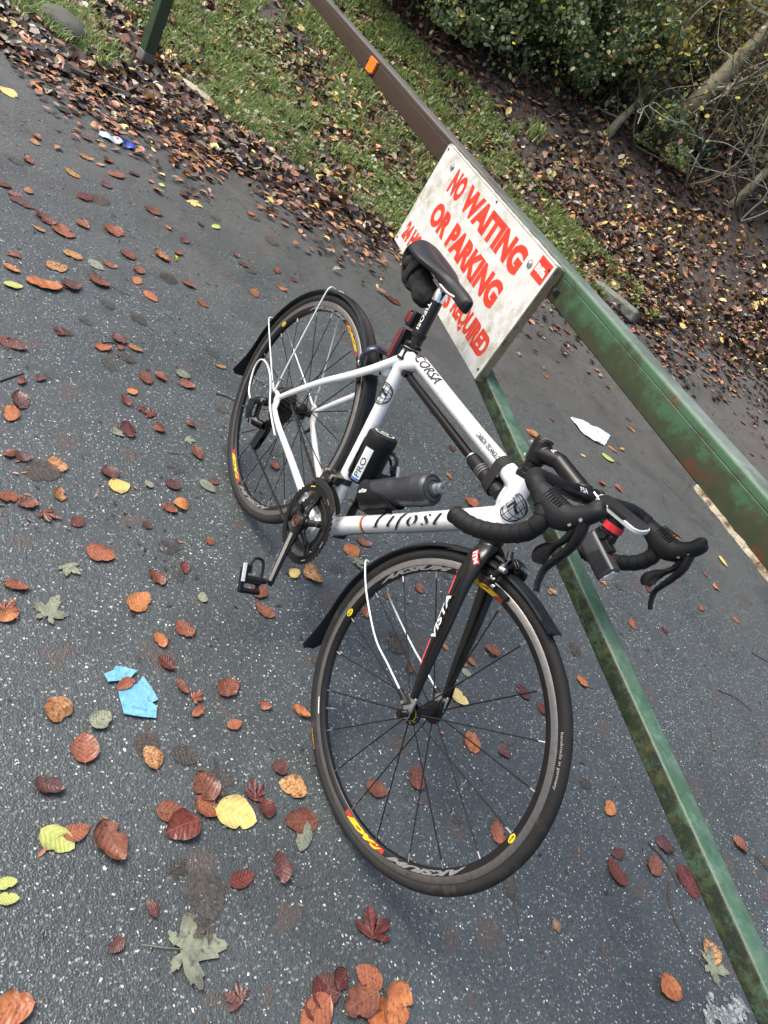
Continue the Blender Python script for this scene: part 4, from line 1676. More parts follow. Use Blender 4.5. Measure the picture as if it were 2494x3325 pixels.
seg = np.concatenate([[0], np.cumsum(np.linalg.norm(np.diff(np.vstack([pts, pts[:1]]), axis=0), axis=1))])
tot = seg[-1]
nl = int(tot / .0127)
chn = MB()
P2 = np.vstack([pts, pts[:1]])
samp = np.stack([np.interp(np.linspace(0, tot, nl + 1), seg, P2[:, k]) for k in range(3)], 1)
for i in range(nl):
    a, b_ = samp[i], samp[i + 1]
    d = b_ - a
    l = np.linalg.norm(d)
    d /= l
    u = np.array([-d[2], 0, d[0]])
    w = np.cross(d, u)
    R = np.stack([d, w, u], 1)
    wd_ = .0024 if i % 2 else .0015
    for s in (-1, 1):
        chn.box((a + b_) / 2 + w * s * wd_, (l * 1.08, .0009, .0058 if i % 2 else .0048), R)
    chn.tube([a - w * .0028, a + w * .0028], .0030, 8)
chain = bk('chain', chn, mat_chain(), smooth=False)
chain['kind'] = 'stuff'

rd = MB()
rd.tube([(-.418, -.070, .052), (-.420, -.088, .050)], .012, 18)
rd.tube([(-.420, -.078, .050), (-.438, -.084, .040), (-.455, -.090, .022)], [(.009, .012), (.010, .012), (.008, .011)], 14, up=YUP)
rd.tube([(-.462, -.092, .022), (-.448, -.095, -.004), (-.430, -.092, -.026)], [(.006, .017), (.0065, .018), (.006, .015)], 14, up=YUP)
rd.tube([(-.446, -.076, .026), (-.432, -.076, .0), (-.414, -.074, -.020)], [(.005, .012), (.005, .013), (.005, .012)], 14, up=YUP)
rd.tube([(-.428, -.088, -.024), (-.408, -.068, -.018), (-.396, -.056, -.012)], [.012, .013, .011], 16)
der = bkm('rear_derailleur', voxel(rd, .0017, 3), BLK)
cg = MB()
for y in (-.0405, -.0535):
    cg.prism([(-.402, .006), (-.384, .006), (-.376, -.010), (-.372, -.075), (-.380, -.090), (-.396, -.090), (-.404, -.078), (-.406, -.012)], y - .0008, y + .0008)
bk('derailleur_cage', cg, BLK, der)
for q, nt_ in ((PU, 11), (PL, 11)):
    o = cog(.021, 11, -.047, .0025, .005, q, .004, BLKP, 'jockey_wheel', der)
ml = MB()
ml.box((-.402, -.0965, -.016), (.026, .003, .0035), np.array([[.9, 0, .43], [0, 1, 0], [-.43, 0, .9]]))
ml.tube([(-.4235, -.089, .0505), (-.4235, -.0925, .0505)], .006, 12)
bk('derailleur_plate', ml, SILV, der)
hg = MB()
hg.prism([(-.432, .086), (-.416, .086), (-.406, .056), (-.410, .044), (-.426, .042), (-.430, .058)], -.0745, -.0700)
bk('gear_hanger', hg, BLKP, der)
ff = MB()
ff.tube([sta(.130), sta(.146)], .0205, 24)
ff.box(sta(.138, .0, -.026), (.032, .022, .026))
ff.box(sta(.128, -.012, -.040), (.040, .012, .016))
for y in (-.0525, -.0355):
    pth = []
    for a in np.linspace(60, 128, 12):
        pth.append((.1115 * math.cos(math.radians(a)), y, .1115 * math.sin(math.radians(a))))
    ff.tube(pth, [(.0008, .010)] * 12, 8, up=YUP)
ff.box((-.074, -.044, .078), (.010, .018, .012))
fdo = bk('front_derailleur', ff, P('worn_dark_metal', (.06, .06, .06), .3, .8, noise=.4, nscale=90), bevel=.001)
ffb = MB()
ffb.tube([sta(.138, .0, -.036), sta(.138, .0, -.043)], .0055, 12)
ffb.tube([sta(.146, -.02, -.044), sta(.146, -.02, -.052)], .004, 12)
bk('derailleur_bolt', ffb, CHR, fdo)

# ---- bottle cages
cgm = MB()
R_dt = np.array([[.649, 0, -.761], [0, 1, 0], [.761, 0, .649]])      # columns: along the tube, y, normal


def dta_l(p):
    return R_dt @ np.array(p)


def cage(along, nrm, s0, off, name, rad=.0385, hook=False):
    al = np.array(along)
    nm_ = np.array(nrm)
    y_ = np.array([0, 1., 0])

    def W(s, a, r):
        return al * s + nm_ * (off + r * math.cos(a)) + y_ * (r * math.sin(a))
    mb = MB()
    # back strip and two broad side wings
    for a_ in (0,):
        vs, fs = [], []
    sm_ = .56 if hook else 1.
    prof = [(s0 - .004, math.radians(40)), (s0 + .012, math.radians(150)), (s0 + .035, math.radians(140)), (s0 + .055, math.radians(95)), (s0 + .080, math.radians(78)), (s0 + .100, math.radians(70)), (s0 + .112, math.radians(45)), (s0 + .118, math.radians(22))]
    n = 22
    for th in (0, .0022):
        for s_, span in prof:
            for j in range(n + 1):
                a = PI - span * sm_ + 2 * span * sm_ * j / n
                vs.append(W(s_, a, rad + th))
    m = len(prof) * (n + 1)
    for b0 in (0, m):
        for i in range(len(prof) - 1):
            for j in range(n):
                fs.append((b0 + i * (n + 1) + j, b0 + (i + 1) * (n + 1) + j, b0 + (i + 1) * (n + 1) + j + 1, b0 + i * (n + 1) + j + 1))
    for i in range(len(prof) - 1):
        for j in (0, n):
            fs.append((i * (n + 1) + j, (i + 1) * (n + 1) + j, m + (i + 1) * (n + 1) + j, m + i * (n + 1) + j))
    for i in (0, len(prof) - 1):
        for j in range(n):
            fs.append((i * (n + 1) + j, i * (n + 1) + j + 1, m + i * (n + 1) + j + 1, m + i * (n + 1) + j))
    mb.add(vs, fs)
    if hook:
        mb.tube(cr([W(s0 + .10, math.radians(20), rad + .001), W(s0 + .10, math.radians(12), rad + .022), W(s0 + .085, math.radians(14), rad + .034), W(s0 + .065, math.radians(16), rad + .024)], 6), [(.0025, .005)] * 19, 10)
    mb.box(al * (s0 + .05) + nm_ * (off - rad - .004), (.075, .022, .009), np.stack([al, y_, nm_], 1))
    o = bk('bottle_cage', mb, BLKP)
    vf = flat_text('elite', .013, .02, .3, .028, maxe=.004)
    vx = MB()
    pp = [W(s0 + (.055 if hook else .020) + x, math.radians(125 if hook else 95) + y / rad * -1, rad + .0032) * np.array([1, -1, 1]) for x, y in vf[0]]
    vx.add(pp, vf[1])
    o2 = link('lettering', vx.mesh('lettering', False), WHTP, o)
    return o


cage((.649, 0, .761), (-.761, 0, .649), .165, .072, 'bottle_cage')
cage((-.3165, 0, .9486), (.9486, 0, .3165), .165, .060, 'bottle_cage', .0385, True)

# ---- lamps strapped to the seat post and seat tube
rl_ = MB()
Rs_ = np.array([[.9486, 0, -.3165], [0, 1, 0], [.3165, 0, .9486]])
rl_.box((-.205, -.004, .528), (.022, .034, .040), Rs_)
lamp = bk('rear_lamp', rl_, BLKP, bevel=.004)
rl2 = MB()
rl2.box((-.2165, -.008, .526), (.008, .034, .030), Rs_)
rl2.box((-.207, -.0215, .528), (.014, .004, .026), Rs_)
bk('lamp_lens', rl2, REDL, lamp, bevel=.002)
rl3 = MB()
rl3.tube([(-.162, 0, .508), (-.166, 0, .520)], .0185, 24)
rl3.box((-.188, -.002, .520), (.030, .014, .016), Rs_)
bk('lamp_bracket', rl3, BLKP, lamp, bevel=.001)
bt = MB()
bt.box(sta(.498, -.036, -.004), (.020, .030, .082), Rs_)
batt = bk('battery_lamp', bt, BLKP, bevel=.004)
bt = MB()
bt.box(sta(.498, -.0470, -.004), (.006, .032, .074), Rs_)
bt.box(sta(.498, -.0400, -.0198), (.013, .003, .074), Rs_)
bk('lamp_lens', bt, REDL, batt, bevel=.002)
bt = MB()
for s0 in (.470, .496):
    bt.lathe([(.0182, 0), (.0215, 0), (.0215, .006), (.0182, .006)], sta(s0), axis=(-.3165, 0, .9486), n=28)
for a in (-60, 0, 60, 180):
    aa = math.radians(a)
    p_ = sta(0, .0200 * math.cos(aa), -.0200 * math.sin(aa))
    bt.tube([sta(.472) + p_, sta(.500) + p_], .0026, 8)
bt.box(sta(.487, -.024, 0), (.012, .026, .030), Rs_)
bk('rubber_strap', bt, BLKP, batt)

# ================================================================== things carried by the bicycle


def carried(name, label, cat, mbs, group=None):
    """a thing of its own that rests on the bicycle; mbs = [(part name, MB or mesh, material)]"""
    o = empty(name, (0, 0, 0), label, cat, group)
    lo = None
    parts = []
    for nm, mb, mat in mbs:
        me = mb.mesh(nm, True) if isinstance(mb, MB) else mb
        co = np.zeros(len(me.vertices) * 3)
        me.vertices.foreach_get('co', co)
        w = b2w(co.reshape(-1, 3))
        parts.append((nm, me, mat, w))
    allw = np.vstack([p[3] for p in parts])
    base = allw.mean(0)
    base[2] = allw[:, 2].min()
    o.location = tuple(base)
    for nm, me, mat, w in parts:
        me.vertices.foreach_set('co', (w - base).ravel())
        me.update()
        link(nm, me, mat, o)
    return o


def tube_lathe(A, D, prof, n=36):
    mb = MB()
    mb.lathe([(r_, h) for r_, h in prof], A, axis=D, n=n)
    return mb


DD = (.649, 0, .761)
SS = (-.3165, 0, .9486)
A0 = dta(0, .072)
body = tube_lathe(A0, DD, [(0, .166), (.030, .166), (.0355, .170), (.0365, .176), (.0365, .268), (.0355, .276), (.0328, .285), (.0328, .296), (.0355, .305), (.0365, .313), (.0368, .352), (.0355, .358), (.030, .360)])
lid = tube_lathe(A0, DD, [(.0372, .346), (.0382, .349), (.0382, .352), (.0378, .353), (.0378, .378), (.0362, .385), (.0310, .390), (.0300, .3885), (.0285, .3885), (.0275, .391), (.0200, .394), (.0190, .3925), (.0175, .3925), (.0165, .395), (.0125, .397)])
nz = tube_lathe(A0, DD, [(.0125, .392), (.0125, .402), (.0108, .404), (.0108, .408), (.0125, .410), (.0125, .417), (.0100, .420), (.0035, .420), (.0030, .414), (0, .414)], 24)
carried('water_bottle', 'smoky grey drinking bottle with a nozzle, lying in the cage on the down tube', 'bottle',
        [('bottle_body', body, BOTT), ('lid', lid, BOTC), ('nozzle', nz, NOZ)])
B0 = sta(0, .060)
tb = tube_lathe(B0, SS, [(0, .162), (.033, .162), (.0365, .167), (.0365, .262), (.0372, .264), (.0372, .271)])
tl = tube_lathe(B0, SS, [(.0378, .270), (.0382, .274), (.0382, .286), (.0365, .292), (.031, .296), (.0, .297)])
vf_ = flat_text('PRO', .022, .0, 0, .050, maxe=.006)
lab = MB()
gx = np.array([(x, y) for x in np.linspace(0, .086, 12) for y in np.linspace(-.0120, .0120, 9)])
gf = [(i * 9 + j, (i + 1) * 9 + j, (i + 1) * 9 + j + 1, i * 9 + j + 1) for i in range(11) for j in range(8)]
LBF = (.45, -1, .1)
lab.add(on_tube(gx, sta(.168, .060), sta(.30, .060), .0366, LBF), gf)
lab2 = MB()
lab2.add(on_tube(np.array([(x, y) for x in (.001, .006) for y in np.linspace(-.0120, .0120, 9)]), sta(.168, .060), sta(.30, .060), .0366, LBF, lift=.0012), [(j, 9 + j, 10 + j, j + 1) for j in range(8)])
let = MB()
let.add(on_tube(vf_[0], sta(.168, .060), sta(.30, .060), .0366, LBF, t0=.010, y0=-.0078, lift=.0014), vf_[1])
cf = MB()
t = np.linspace(0, 2 * PI, 30)
for ra in (.026, .017):
    for i in range(29):
        pass
capr = MB()
capr.lathe([(.022, .2976), (.026, .2972)], B0, axis=SS, n=40)
capr.lathe([(.006, .2979), (.011, .2979)], B0, axis=SS, n=30)
o = carried('tool_bottle', 'short black storage bottle with a white label, on the seat tube behind the drinking bottle', 'bottle',
            [('bottle_body', tb, BLKP), ('lid', tl, BLKP), ('paper_label', lab, P('label_pale_grey', (.60, .66, .66), .35, 0, noise=.05, nscale=80)), ('label_stripe', lab2, BLUEP), ('lettering', let, BLKPR), ('lid_mark', capr, WHTP)])

ATT = (.95, 0, .08)
pm = MB()
p0, p1, p2, p3 = np.array((-.100, -.004, .436)), np.array((.222, -.004, .463)), np.array((.230, -.004, .464)), np.array((.345, -.004, .474))
pm.tube([p0 + (p1 - p0) * k for k in (.03, .05, .5, .97)] + [p1], [.0085, .0098, .0098, .0098, .0098], 20)
ph = MB()
ph.tube([p2 - (.006, 0, 0), p2, p2 + (p3 - p2) * .05, p3 * .98 + p2 * .02, p3], [.0120, .0150, .0158, .0158, .012], 22)
pr_ = MB()
for k in (.28, .34, .40):
    c_ = p2 + (p3 - p2) * k
    pr_.tube([c_, c_ + (p3 - p2) * .03], .0163, 22)
pe = MB()
pe.tube([p0 + (-.006, 0, 0), p0 + (.006, 0, 0)], .0085, 16)
pe.tube([p0 + (-.002, -.014, 0), p0 + (-.002, .010, 0)], .0085, 16)
psil = MB()
psil.tube([p2 - (.0072, 0, 0), p2 - (.0045, 0, 0)], .0140, 20)
carried('bicycle_pump', 'long glossy black pump strapped along the underside of the white top tube', 'pump',
        [('barrel', pm, P('gloss_black_chipped', (.004, .004, .004), .3, 0, coat=0., noise=.3, nscale=50, spec=.25, dirt=(.30, .30, .28), dscale=110, demount=.76)), ('handle', ph, BLKP), ('handle_ring', pr_, P('grey_rubber', (.09, .09, .09), .5, 0, noise=.2, nscale=60)), ('pump_head', pe, BLKP), ('collar', psil, SILV)])
stp = MB()
ring_pts = []
for a in np.linspace(0, 2 * PI, 33):
    cz = .5115 if math.sin(a) > 0 else .4705
    x0 = .300 + (.010 if math.sin(a) < 0 else 0)
    ring_pts.append((x0 + .001, .0215 * math.cos(a), cz + .0205 * math.sin(a)))
stp.tube(ring_pts, [(.0125, .0012)] * 33, 8, up=(1, 0, 0), closed=True)
carried('velcro_strap', 'matt black strap binding the pump to the white tube just behind the stem', 'strap', [('strap_band', stp, P('black_webbing', (.012, .012, .013), .75, 0, noise=.3, nscale=200))])

bgm = MB()
bgm.ell((-.290, .002, .600), (.066, .036, .034), np.array([[.96, 0, .28], [0, 1, 0], [-.28, 0, .96]]), pw=.85)
bgm.ell((-.238, .0, .586), (.038, .034, .032), pw=.9)
bgm.ell((-.335, .004, .610), (.036, .036, .026), np.array([[.9, 0, -.43], [0, 1, 0], [.43, 0, .9]]), pw=.85)
bgme = voxel(bgm, .003, 3)
co = np.zeros(len(bgme.vertices) * 3)
bgme.vertices.foreach_get('co', co)
co = co.reshape(-1, 3)
nn_ = np.zeros(len(bgme.vertices) * 3)
bgme.vertices.foreach_get('normal', nn_)
nn_ = nn_.reshape(-1, 3)
for i in range(len(co)):
    q = Vector(co[i] * 28)
    co[i] += nn_[i] * (.0045 * mnoise.noise(q) + .0025 * mnoise.noise(q * 2.6))
bgme.vertices.foreach_set('co', co.ravel())
sb = MB()
sb.tube(cr([(-.352, -.006, .654), (-.378, -.006, .640), (-.374, -.010, .608), (-.335, -.012, .580), (-.300, -.014, .566), (-.262, -.016, .575)], 6), [(.017, .003)] * 31, 10, up=YUP)
sb2 = MB()
sb2.tube(cr([(-.290, -.038, .640), (-.300, -.039, .602), (-.304, -.028, .569), (-.304, .004, .559), (-.304, .034, .571), (-.296, .041, .608), (-.290, .038, .640)], 6), [(.0115, .0022)] * 37, 10, up=(1, 0, 0))
carried('saddle_bag', 'rolled black camouflage bag hanging under the back of the saddle', 'bag',
        [('bag_body', bgme, FABR), ('rear_strap', sb, P('black_webbing', (.012, .012, .013), .75)), ('wrap_strap', sb2, P('black_webbing', (.012, .012, .013), .75))])


# ================================================================== ground, tarmac
def hp_(pts):
    return np.array([hit(*q)[0][:2] for q in pts])


EDGE = hp_([(-260, 20), (0, 150), (250, 250), (430, 345), (600, 450), (760, 545), (1000, 650), (1250, 800), (1550, 890), (1850, 950), (2060, 1035), (2135, 1058),
            (2300, 1120), (2494, 1235), (2900, 1420)])
ROAD = np.vstack([EDGE, [[4, 12], [14, 8], [10, -12], [-6, -12], [-4.6, -4]]])


def inside(poly, x, y):
    c = np.zeros(np.shape(x), bool)
    n = len(poly)
    for i in range(n):
        x1, y1 = poly[i]
        x2, y2 = poly[(i + 1) % n]
        k = ((y1 > y) != (y2 > y)) & (x < (x2 - x1) * (y - y1) / (y2 - y1 + 1e-12) + x1)
        c ^= k
    return c


def pdist(poly, x, y):
    d = np.full(np.shape(x), 1e9)
    n = len(poly)
    for i in range(n - 1):
        a, b_ = poly[i], poly[i + 1]
        ab = b_ - a
        t = np.clip(((x - a[0]) * ab[0] + (y - a[1]) * ab[1]) / (ab @ ab), 0, 1)
        d = np.minimum(d, np.hypot(x - a[0] - ab[0] * t, y - a[1] - ab[1] * t))
    return d


def axis_pts(lo, hi, c0, c1, step):
    core = list(np.arange(c0, c1 + step / 2, step))
    a, k, out = c0, step, []
    while a > lo:
        k *= 1.35
        a -= k
        out.append(a)
    b_, k = c1, step
    while b_ < hi:
        k *= 1.35
        b_ += k
        core.append(b_)
    return np.array(out[::-1] + core)


def cap_h(h):
    return h if h < 7 else 7 + 2.5 * (1 - math.exp(-(h - 7) / 2.5))


xs = axis_pts(-150, 150, -11, 5, .14)
ys = axis_pts(-150, 150, -4, 13, .14)
gv, gf = [], []
for y in ys:
    for x in xs:
        h = cap_h(terrain(x, y))
        gv.append((x, y, h))
gv = np.array(gv)
ins = inside(ROAD, gv[:, 0], gv[:, 1])
dd = pdist(EDGE, gv[:, 0], gv[:, 1])
for i in range(len(gv)):
    if ins[i]:
        gv[i, 2] -= .012
    elif dd[i] < 6:
        gv[i, 2] += .018 * mnoise.noise(Vector((gv[i, 0] * 2.2, gv[i, 1] * 2.2, 0))) + .012 * min(1, dd[i] / .3)
W_ = len(xs)
gf = [(j * W_ + i, j * W_ + i + 1, (j + 1) * W_ + i + 1, (j + 1) * W_ + i) for j in range(len(ys) - 1) for i in range(W_ - 1)]
g = MB()
g.add(gv, gf)
ground = link('ground', g.mesh('ground', 'soft'), mat_soil())
tag(ground, kind='structure')
xs2 = np.arange(-11, 12.01, .10)
ys2 = np.arange(-9, 11.01, .10)
X2, Y2 = np.meshgrid(xs2, ys2)
in2 = inside(ROAD, X2, Y2)
d2 = pdist(EDGE, X2, Y2)
g = MB()
vs = []
for j in range(len(ys2)):
    for i in range(len(xs2)):
        x, y = xs2[i], ys2[j]
        h = terrain(x, y)
        k = 1. if in2[j, i] else max(-1., 1 - d2[j, i] / .08)
        vs.append((x, y, h - .0 if k >= 1 else h - .0 - .03 * (1 - k)))
W2 = len(xs2)
keep = in2 | (d2 < .35)
fs = []
for j in range(len(ys2) - 1):
    for i in range(W2 - 1):
        if keep[j, i] or keep[j + 1, i + 1]:
            fs.append((j * W2 + i, j * W2 + i + 1, (j + 1) * W2 + i + 1, (j + 1) * W2 + i))
g.add(vs, fs)
tarmac = link('tarmac_road', g.mesh('tarmac_road', 'soft'), mat_asphalt())
tag(tarmac, kind='structure')

# ================================================================== barrier
GA = math.radians(-7)
GP = np.array([-.96444, .33547, 0])
HD = np.array([math.cos(GA), math.sin(GA), 0])
NN = np.array([-HD[1], HD[0], 0])


def gate_empty(name, s, n, z, label, cat, group=None):
    p = GP + HD * s + NN * n
    o = empty(name, (p[0], p[1], z), label, cat, group)
    o.rotation_euler = (0, 0, GA)
    return o


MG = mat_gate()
MBRC = mat_brace()
gate = gate_empty('swing_barrier', .55, .055, 0, 'long green painted steel barrier beam with a sloping brace below it', 'barrier')


def gpart(name, mb, mat, loc, parent=gate, smooth=True, bevel=0.):
    o = mb.make(name, mat, parent, smooth, bevel)
    o.location = (loc[0] - .55, loc[1] - .055, loc[2])
    return o


def sweep_x(sec, stations, fn=None):
    """section (y,z) swept along x through stations (x, dy, dz)"""
    mb = MB()
    vs = []
    k = len(sec)
    for x, dy, dz in stations:
        for y, z in sec:
            vs.append((x, y + dy, z + dz))
    fs = []
    for i in range(len(stations) - 1):
        for j in range(k):
            fs.append((i * k + j, i * k + (j + 1) % k, (i + 1) * k + (j + 1) % k, (i + 1) * k + j))
    fs.append(tuple(range(k)))
    fs.append(tuple((len(stations) - 1) * k + j for j in range(k)))
    return mb.add(vs, fs)


def rnd(cy, cz, r, a0, a1, n=5):
    return [(cy + r * math.cos(math.radians(a0 + (a1 - a0) * i / n)), cz + r * math.sin(math.radians(a0 + (a1 - a0) * i / n))) for i in range(n + 1)]


sec = rnd(-.026, -.0335, .004, 270, 180, 3) + [(-.030, .0175), (-.0280, .0183), (-.0280, .0195), (-.0300, .0203)] + rnd(-.0220, .0295, .008, 180, 90) + rnd(.022, .0295, .008, 90, 0) + rnd(.026, -.0335, .004, 0, -90, 3)
st_ = [(x, .0006 * math.sin(x * 5), .0005 * math.sin(x * 7 + 1)) for x in np.linspace(-4.1, 2.42, 60)]
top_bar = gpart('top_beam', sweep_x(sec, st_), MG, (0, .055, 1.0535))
fl = MB()
vs = []
N_ = 70
for i in range(N_ + 1):
    x = 1.455 + .95 * i / N_
    j = .0022 * mnoise.noise(Vector((x * 40, 0, 3)))
    j2 = .0022 * mnoise.noise(Vector((x * 33, 5, 3)))
    vs += [(x, -.0318, .0010 + j), (x, -.0325, -.0070 + j2), (x, -.010, -.0080), (x, -.010, .0010)]
fl.add(vs, [(i * 4 + a, i * 4 + (a + 1) % 4, i * 4 + 4 + (a + 1) % 4, i * 4 + 4 + a) for i in range(N_) for a in range(4)] + [(0, 1, 2, 3)])
gpart('bottom_flange', fl, RUSTW, (0, .055, 1.0165))
sec2 = rnd(-.018, -.0145, .004, 270, 180, 3) + rnd(-.0160, .0125, .006, 180, 90, 4) + rnd(.0160, .0125, .006, 90, 0, 4) + rnd(.018, -.0145, .004, 0, -90, 3)
st2 = [(x, 0, -.0820 * (x - 1.5) + .0) for x in np.linspace(.50, 2.42, 30)]
gpart('sloping_brace', sweep_x(sec2, st2), MBRC, (0, .047, .7035))
hg = MB()
hg.box((0, 0, 0), (.05, .045, .236))
gpart('hanger', hg, MBRC, (.56, .060, .903), bevel=.004)
rf = MB()
rf.prism([(-.052, .019), (-.049, -.027), (.046, -.027), (.054, -.013), (.052, .026), (-.046, .026)], -.010, 0)
ref = gpart('reflector', rf, ORREF, (-1.012, .0245, 1.052), bevel=.0015)
for x, z in ((-.055, .004), (.046, -.026)):
    b_ = MB()
    b_.tube([(x, -.016, z), (x, .0, z)], .0075, 12)
    b_.make('bolt', DSTEEL, ref)
sock = MB()
sock.box((0, 0, 0), (.11, .10, 1.30))
hpost = gate_empty('hinge_post', 2.47, .055, 0, 'square green steel post that carries the barrier beam at its near end', 'post')
sock.make('post_shaft', MBRC, hpost, bevel=.006).location = (0, 0, .64)
# latch post at the far end
lp, _ = hit(462, 217)
lpost = empty('latch_post', tuple(lp), 'slim dark green steel post standing at the edge of the grass', 'post')
lpost.rotation_euler = (0, 0, math.radians(20))
pm_ = MB()
pm_.box((0, 0, 0), (.082, .082, 1.5))
POSTG = P('dark_green_post', (.030, .062, .034), .45, 0, noise=.3, nscale=20, bump=.2, bscale=150, dirt=(.06, .05, .03), dscale=12, demount=.6)
pm_.make('post_shaft', POSTG, lpost, bevel=.006).location = (0, 0, .70)
pf = MB()
pf.box((0, 0, .0), (.098, .098, .16), taper=.9)
pf.make('post_foot', P('weathered_concrete', (.16, .16, .14), .8, 0, noise=.3, nscale=40, bump=.6, dirt=(.06, .07, .04), dscale=15, demount=.5), lpost, bevel=.01).location = (0, 0, .03)

# ================================================================== sign
S0, S1, Z0, Z1 = .005, .805, .762, 1.084
sign = gate_empty('warning_sign', (S0 + S1) / 2, .012, Z0, 'weathered white board with red no-waiting lettering bolted to the barrier', 'sign')
SC0 = (S0 + S1) / 2
SIGNW = mat_sign()


def spart(name, mb, mat, parent=sign, smooth=True, bevel=0.):
    """built in (s, n, z) of the barrier"""
    mb.xf(lambda p: p - np.array([SC0, .012, Z0]))
    return mb.make(name, mat, parent, smooth, bevel)


bd = MB()
vs, fs = [], []


def edge_pts():
    out = []
    for i in range(41):
        out.append((S0 + (S1 - S0) * i / 40, Z0))
    for i in range(1, 21):
        out.append((S1, Z0 + (Z1 - Z0) * i / 20))
    for i in range(1, 41):
        out.append((S1 - (S1 - S0) * i / 40, Z1))
    for i in range(1, 20):
        out.append((S0, Z1 - (Z1 - Z0) * i / 20))
    return out


ep = edge_pts()
k = len(ep)
for dn in (.0035, .010, .0165, .0245):
    for s_, z_ in ep:
        w = .0022 * mnoise.noise(Vector((s_ * 60, z_ * 60, dn * 300)))
        sx = (s_ - SC0) / (S1 - SC0)
        zx = (z_ - (Z0 + Z1) / 2) / ((Z1 - Z0) / 2)
        vs.append((s_ + (w if abs(sx) > .999 else 0), dn, z_ + (w if abs(zx) > .999 else 0)))
for r_ in range(3):
    for i in range(k):
        j = (i + 1) % k
        fs.append((r_ * k + i, r_ * k + j, (r_ + 1) * k + j, (r_ + 1) * k + i))
fs.append(tuple(range(k)))
fs.append(tuple(3 * k + i for i in range(k)))
bd.add(vs, fs)
spart('backing_board', bd, WOOD)
tb_ = MB()
N_ = 60
vs = []
for i in range(N_ + 1):
    s_ = S0 + .002 + (S1 - S0 - .004) * i / N_
    w = .0035 * mnoise.noise(Vector((s_ * 25, 0, 0)))
    vs += [(s_, .003, Z1 + .0032), (s_, .016 + w, Z1 + .0034 + w * .3), (s_, .016 + w, Z1 + .0005), (s_, .003, Z1 + .0005)]
tb_.add(vs, [(i * 4 + a, i * 4 + (a + 1) % 4, i * 4 + 4 + (a + 1) % 4, i * 4 + 4 + a) for i in range(N_) for a in range(4)] + [(0, 1, 2, 3), (N_ * 4, N_ * 4 + 1, N_ * 4 + 2, N_ * 4 + 3)])
spart('top_edge_strip', tb_, PEEL)
fp = MB()
fp.box(((S0 + S1) / 2, .0015, (Z0 + Z1) / 2), (S1 - S0 - .002, .0034, Z1 - Z0 - .002))
face = spart('face_panel', fp, SIGNW, bevel=.001)


def sign_text(txt, s0, s1, z0, z1, mat, bold=.028, dn=-.0006, desc=False, cap=None):
    v, f = flat_text(txt, 1., bold)
    capv, _ = flat_text(cap or 'H', 1., bold)
    lo, hi = capv[:, 1].min(), capv[:, 1].max()
    v[:, 0] = s0 + (v[:, 0] - v[:, 0].min()) / (v[:, 0].max() - v[:, 0].min()) * (s1 - s0)
    v[:, 1] = z0 + (v[:, 1] - lo) / (hi - lo) * (z1 - z0)
    mb = MB()
    mb.add([(x, dn, z) for x, z in v], f)
    return spart('lettering', mb, mat, sign, False)


sign_text('NO', .146, .243, .992, 1.060, SIGNRED, .062)
sign_text('WAITING', .262, .686, .992, 1.060, SIGNRED, .062)
sign_text('OR', .142, .283, .893, .960, SIGNRED, .062)
sign_text('PARKING', .305, .682, .893, .962, SIGNRED, .062)
sign_text('24 HOUR', .040, .253, .790, .846, SIGNRED, .062)
sign_text('ACCESS', .274, .508, .790, .846, SIGNRED, .062)
sign_text('REQUIRED', .528, .770, .800, .856, SIGNRED, .062)
rs_ = MB()
rs_.add([(.735, -.0006, 1.028), (.795, -.0006, 1.028), (.795, -.0006, 1.079), (.735, -.0006, 1.079)], [(0, 1, 2, 3)])
spart('red_square', rs_, SIGNRED, smooth=False)
sign_text('Biffa', .740, .787, 1.043, 1.0615, WHTP, .035, -.0012)
for s_, z_ in ((.106, 1.048), (.713, 1.043)):
    b_ = MB()
    b_.lathe([(0, .0), (.0105, .0), (.0105, .0015), (.0078, .0018), (.0070, .0045), (.0035, .0062), (0, .0066)], (s_, 0, z_), axis=(0, -1, 0), n=20)
    spart('bolt', b_, SILV)
for s_, z_ in ((.427, 1.078), (.791, .785), (.020, .776), (.021, 1.072), (.789, 1.066), (.41, .775)):
    b_ = MB()
    b_.lathe([(0, .0012), (.0035, .0012), (.0045, 0)], (s_, 0, z_), axis=(0, -1, 0), n=12)
    spart('nail_hole', b_, P('dark_rust', (.035, .018, .012), .8, 0, noise=.3))
bl = MB()
bl.tube([(.800, .030, 1.044), (.832, .020, 1.040)], [(.006, .006), (.006, .006)], 10)
bl.tube([(.828, .0215, 1.041), (.836, .019, 1.040)], .009, 6)
spart('bracket_bolt', bl, DSTEEL)

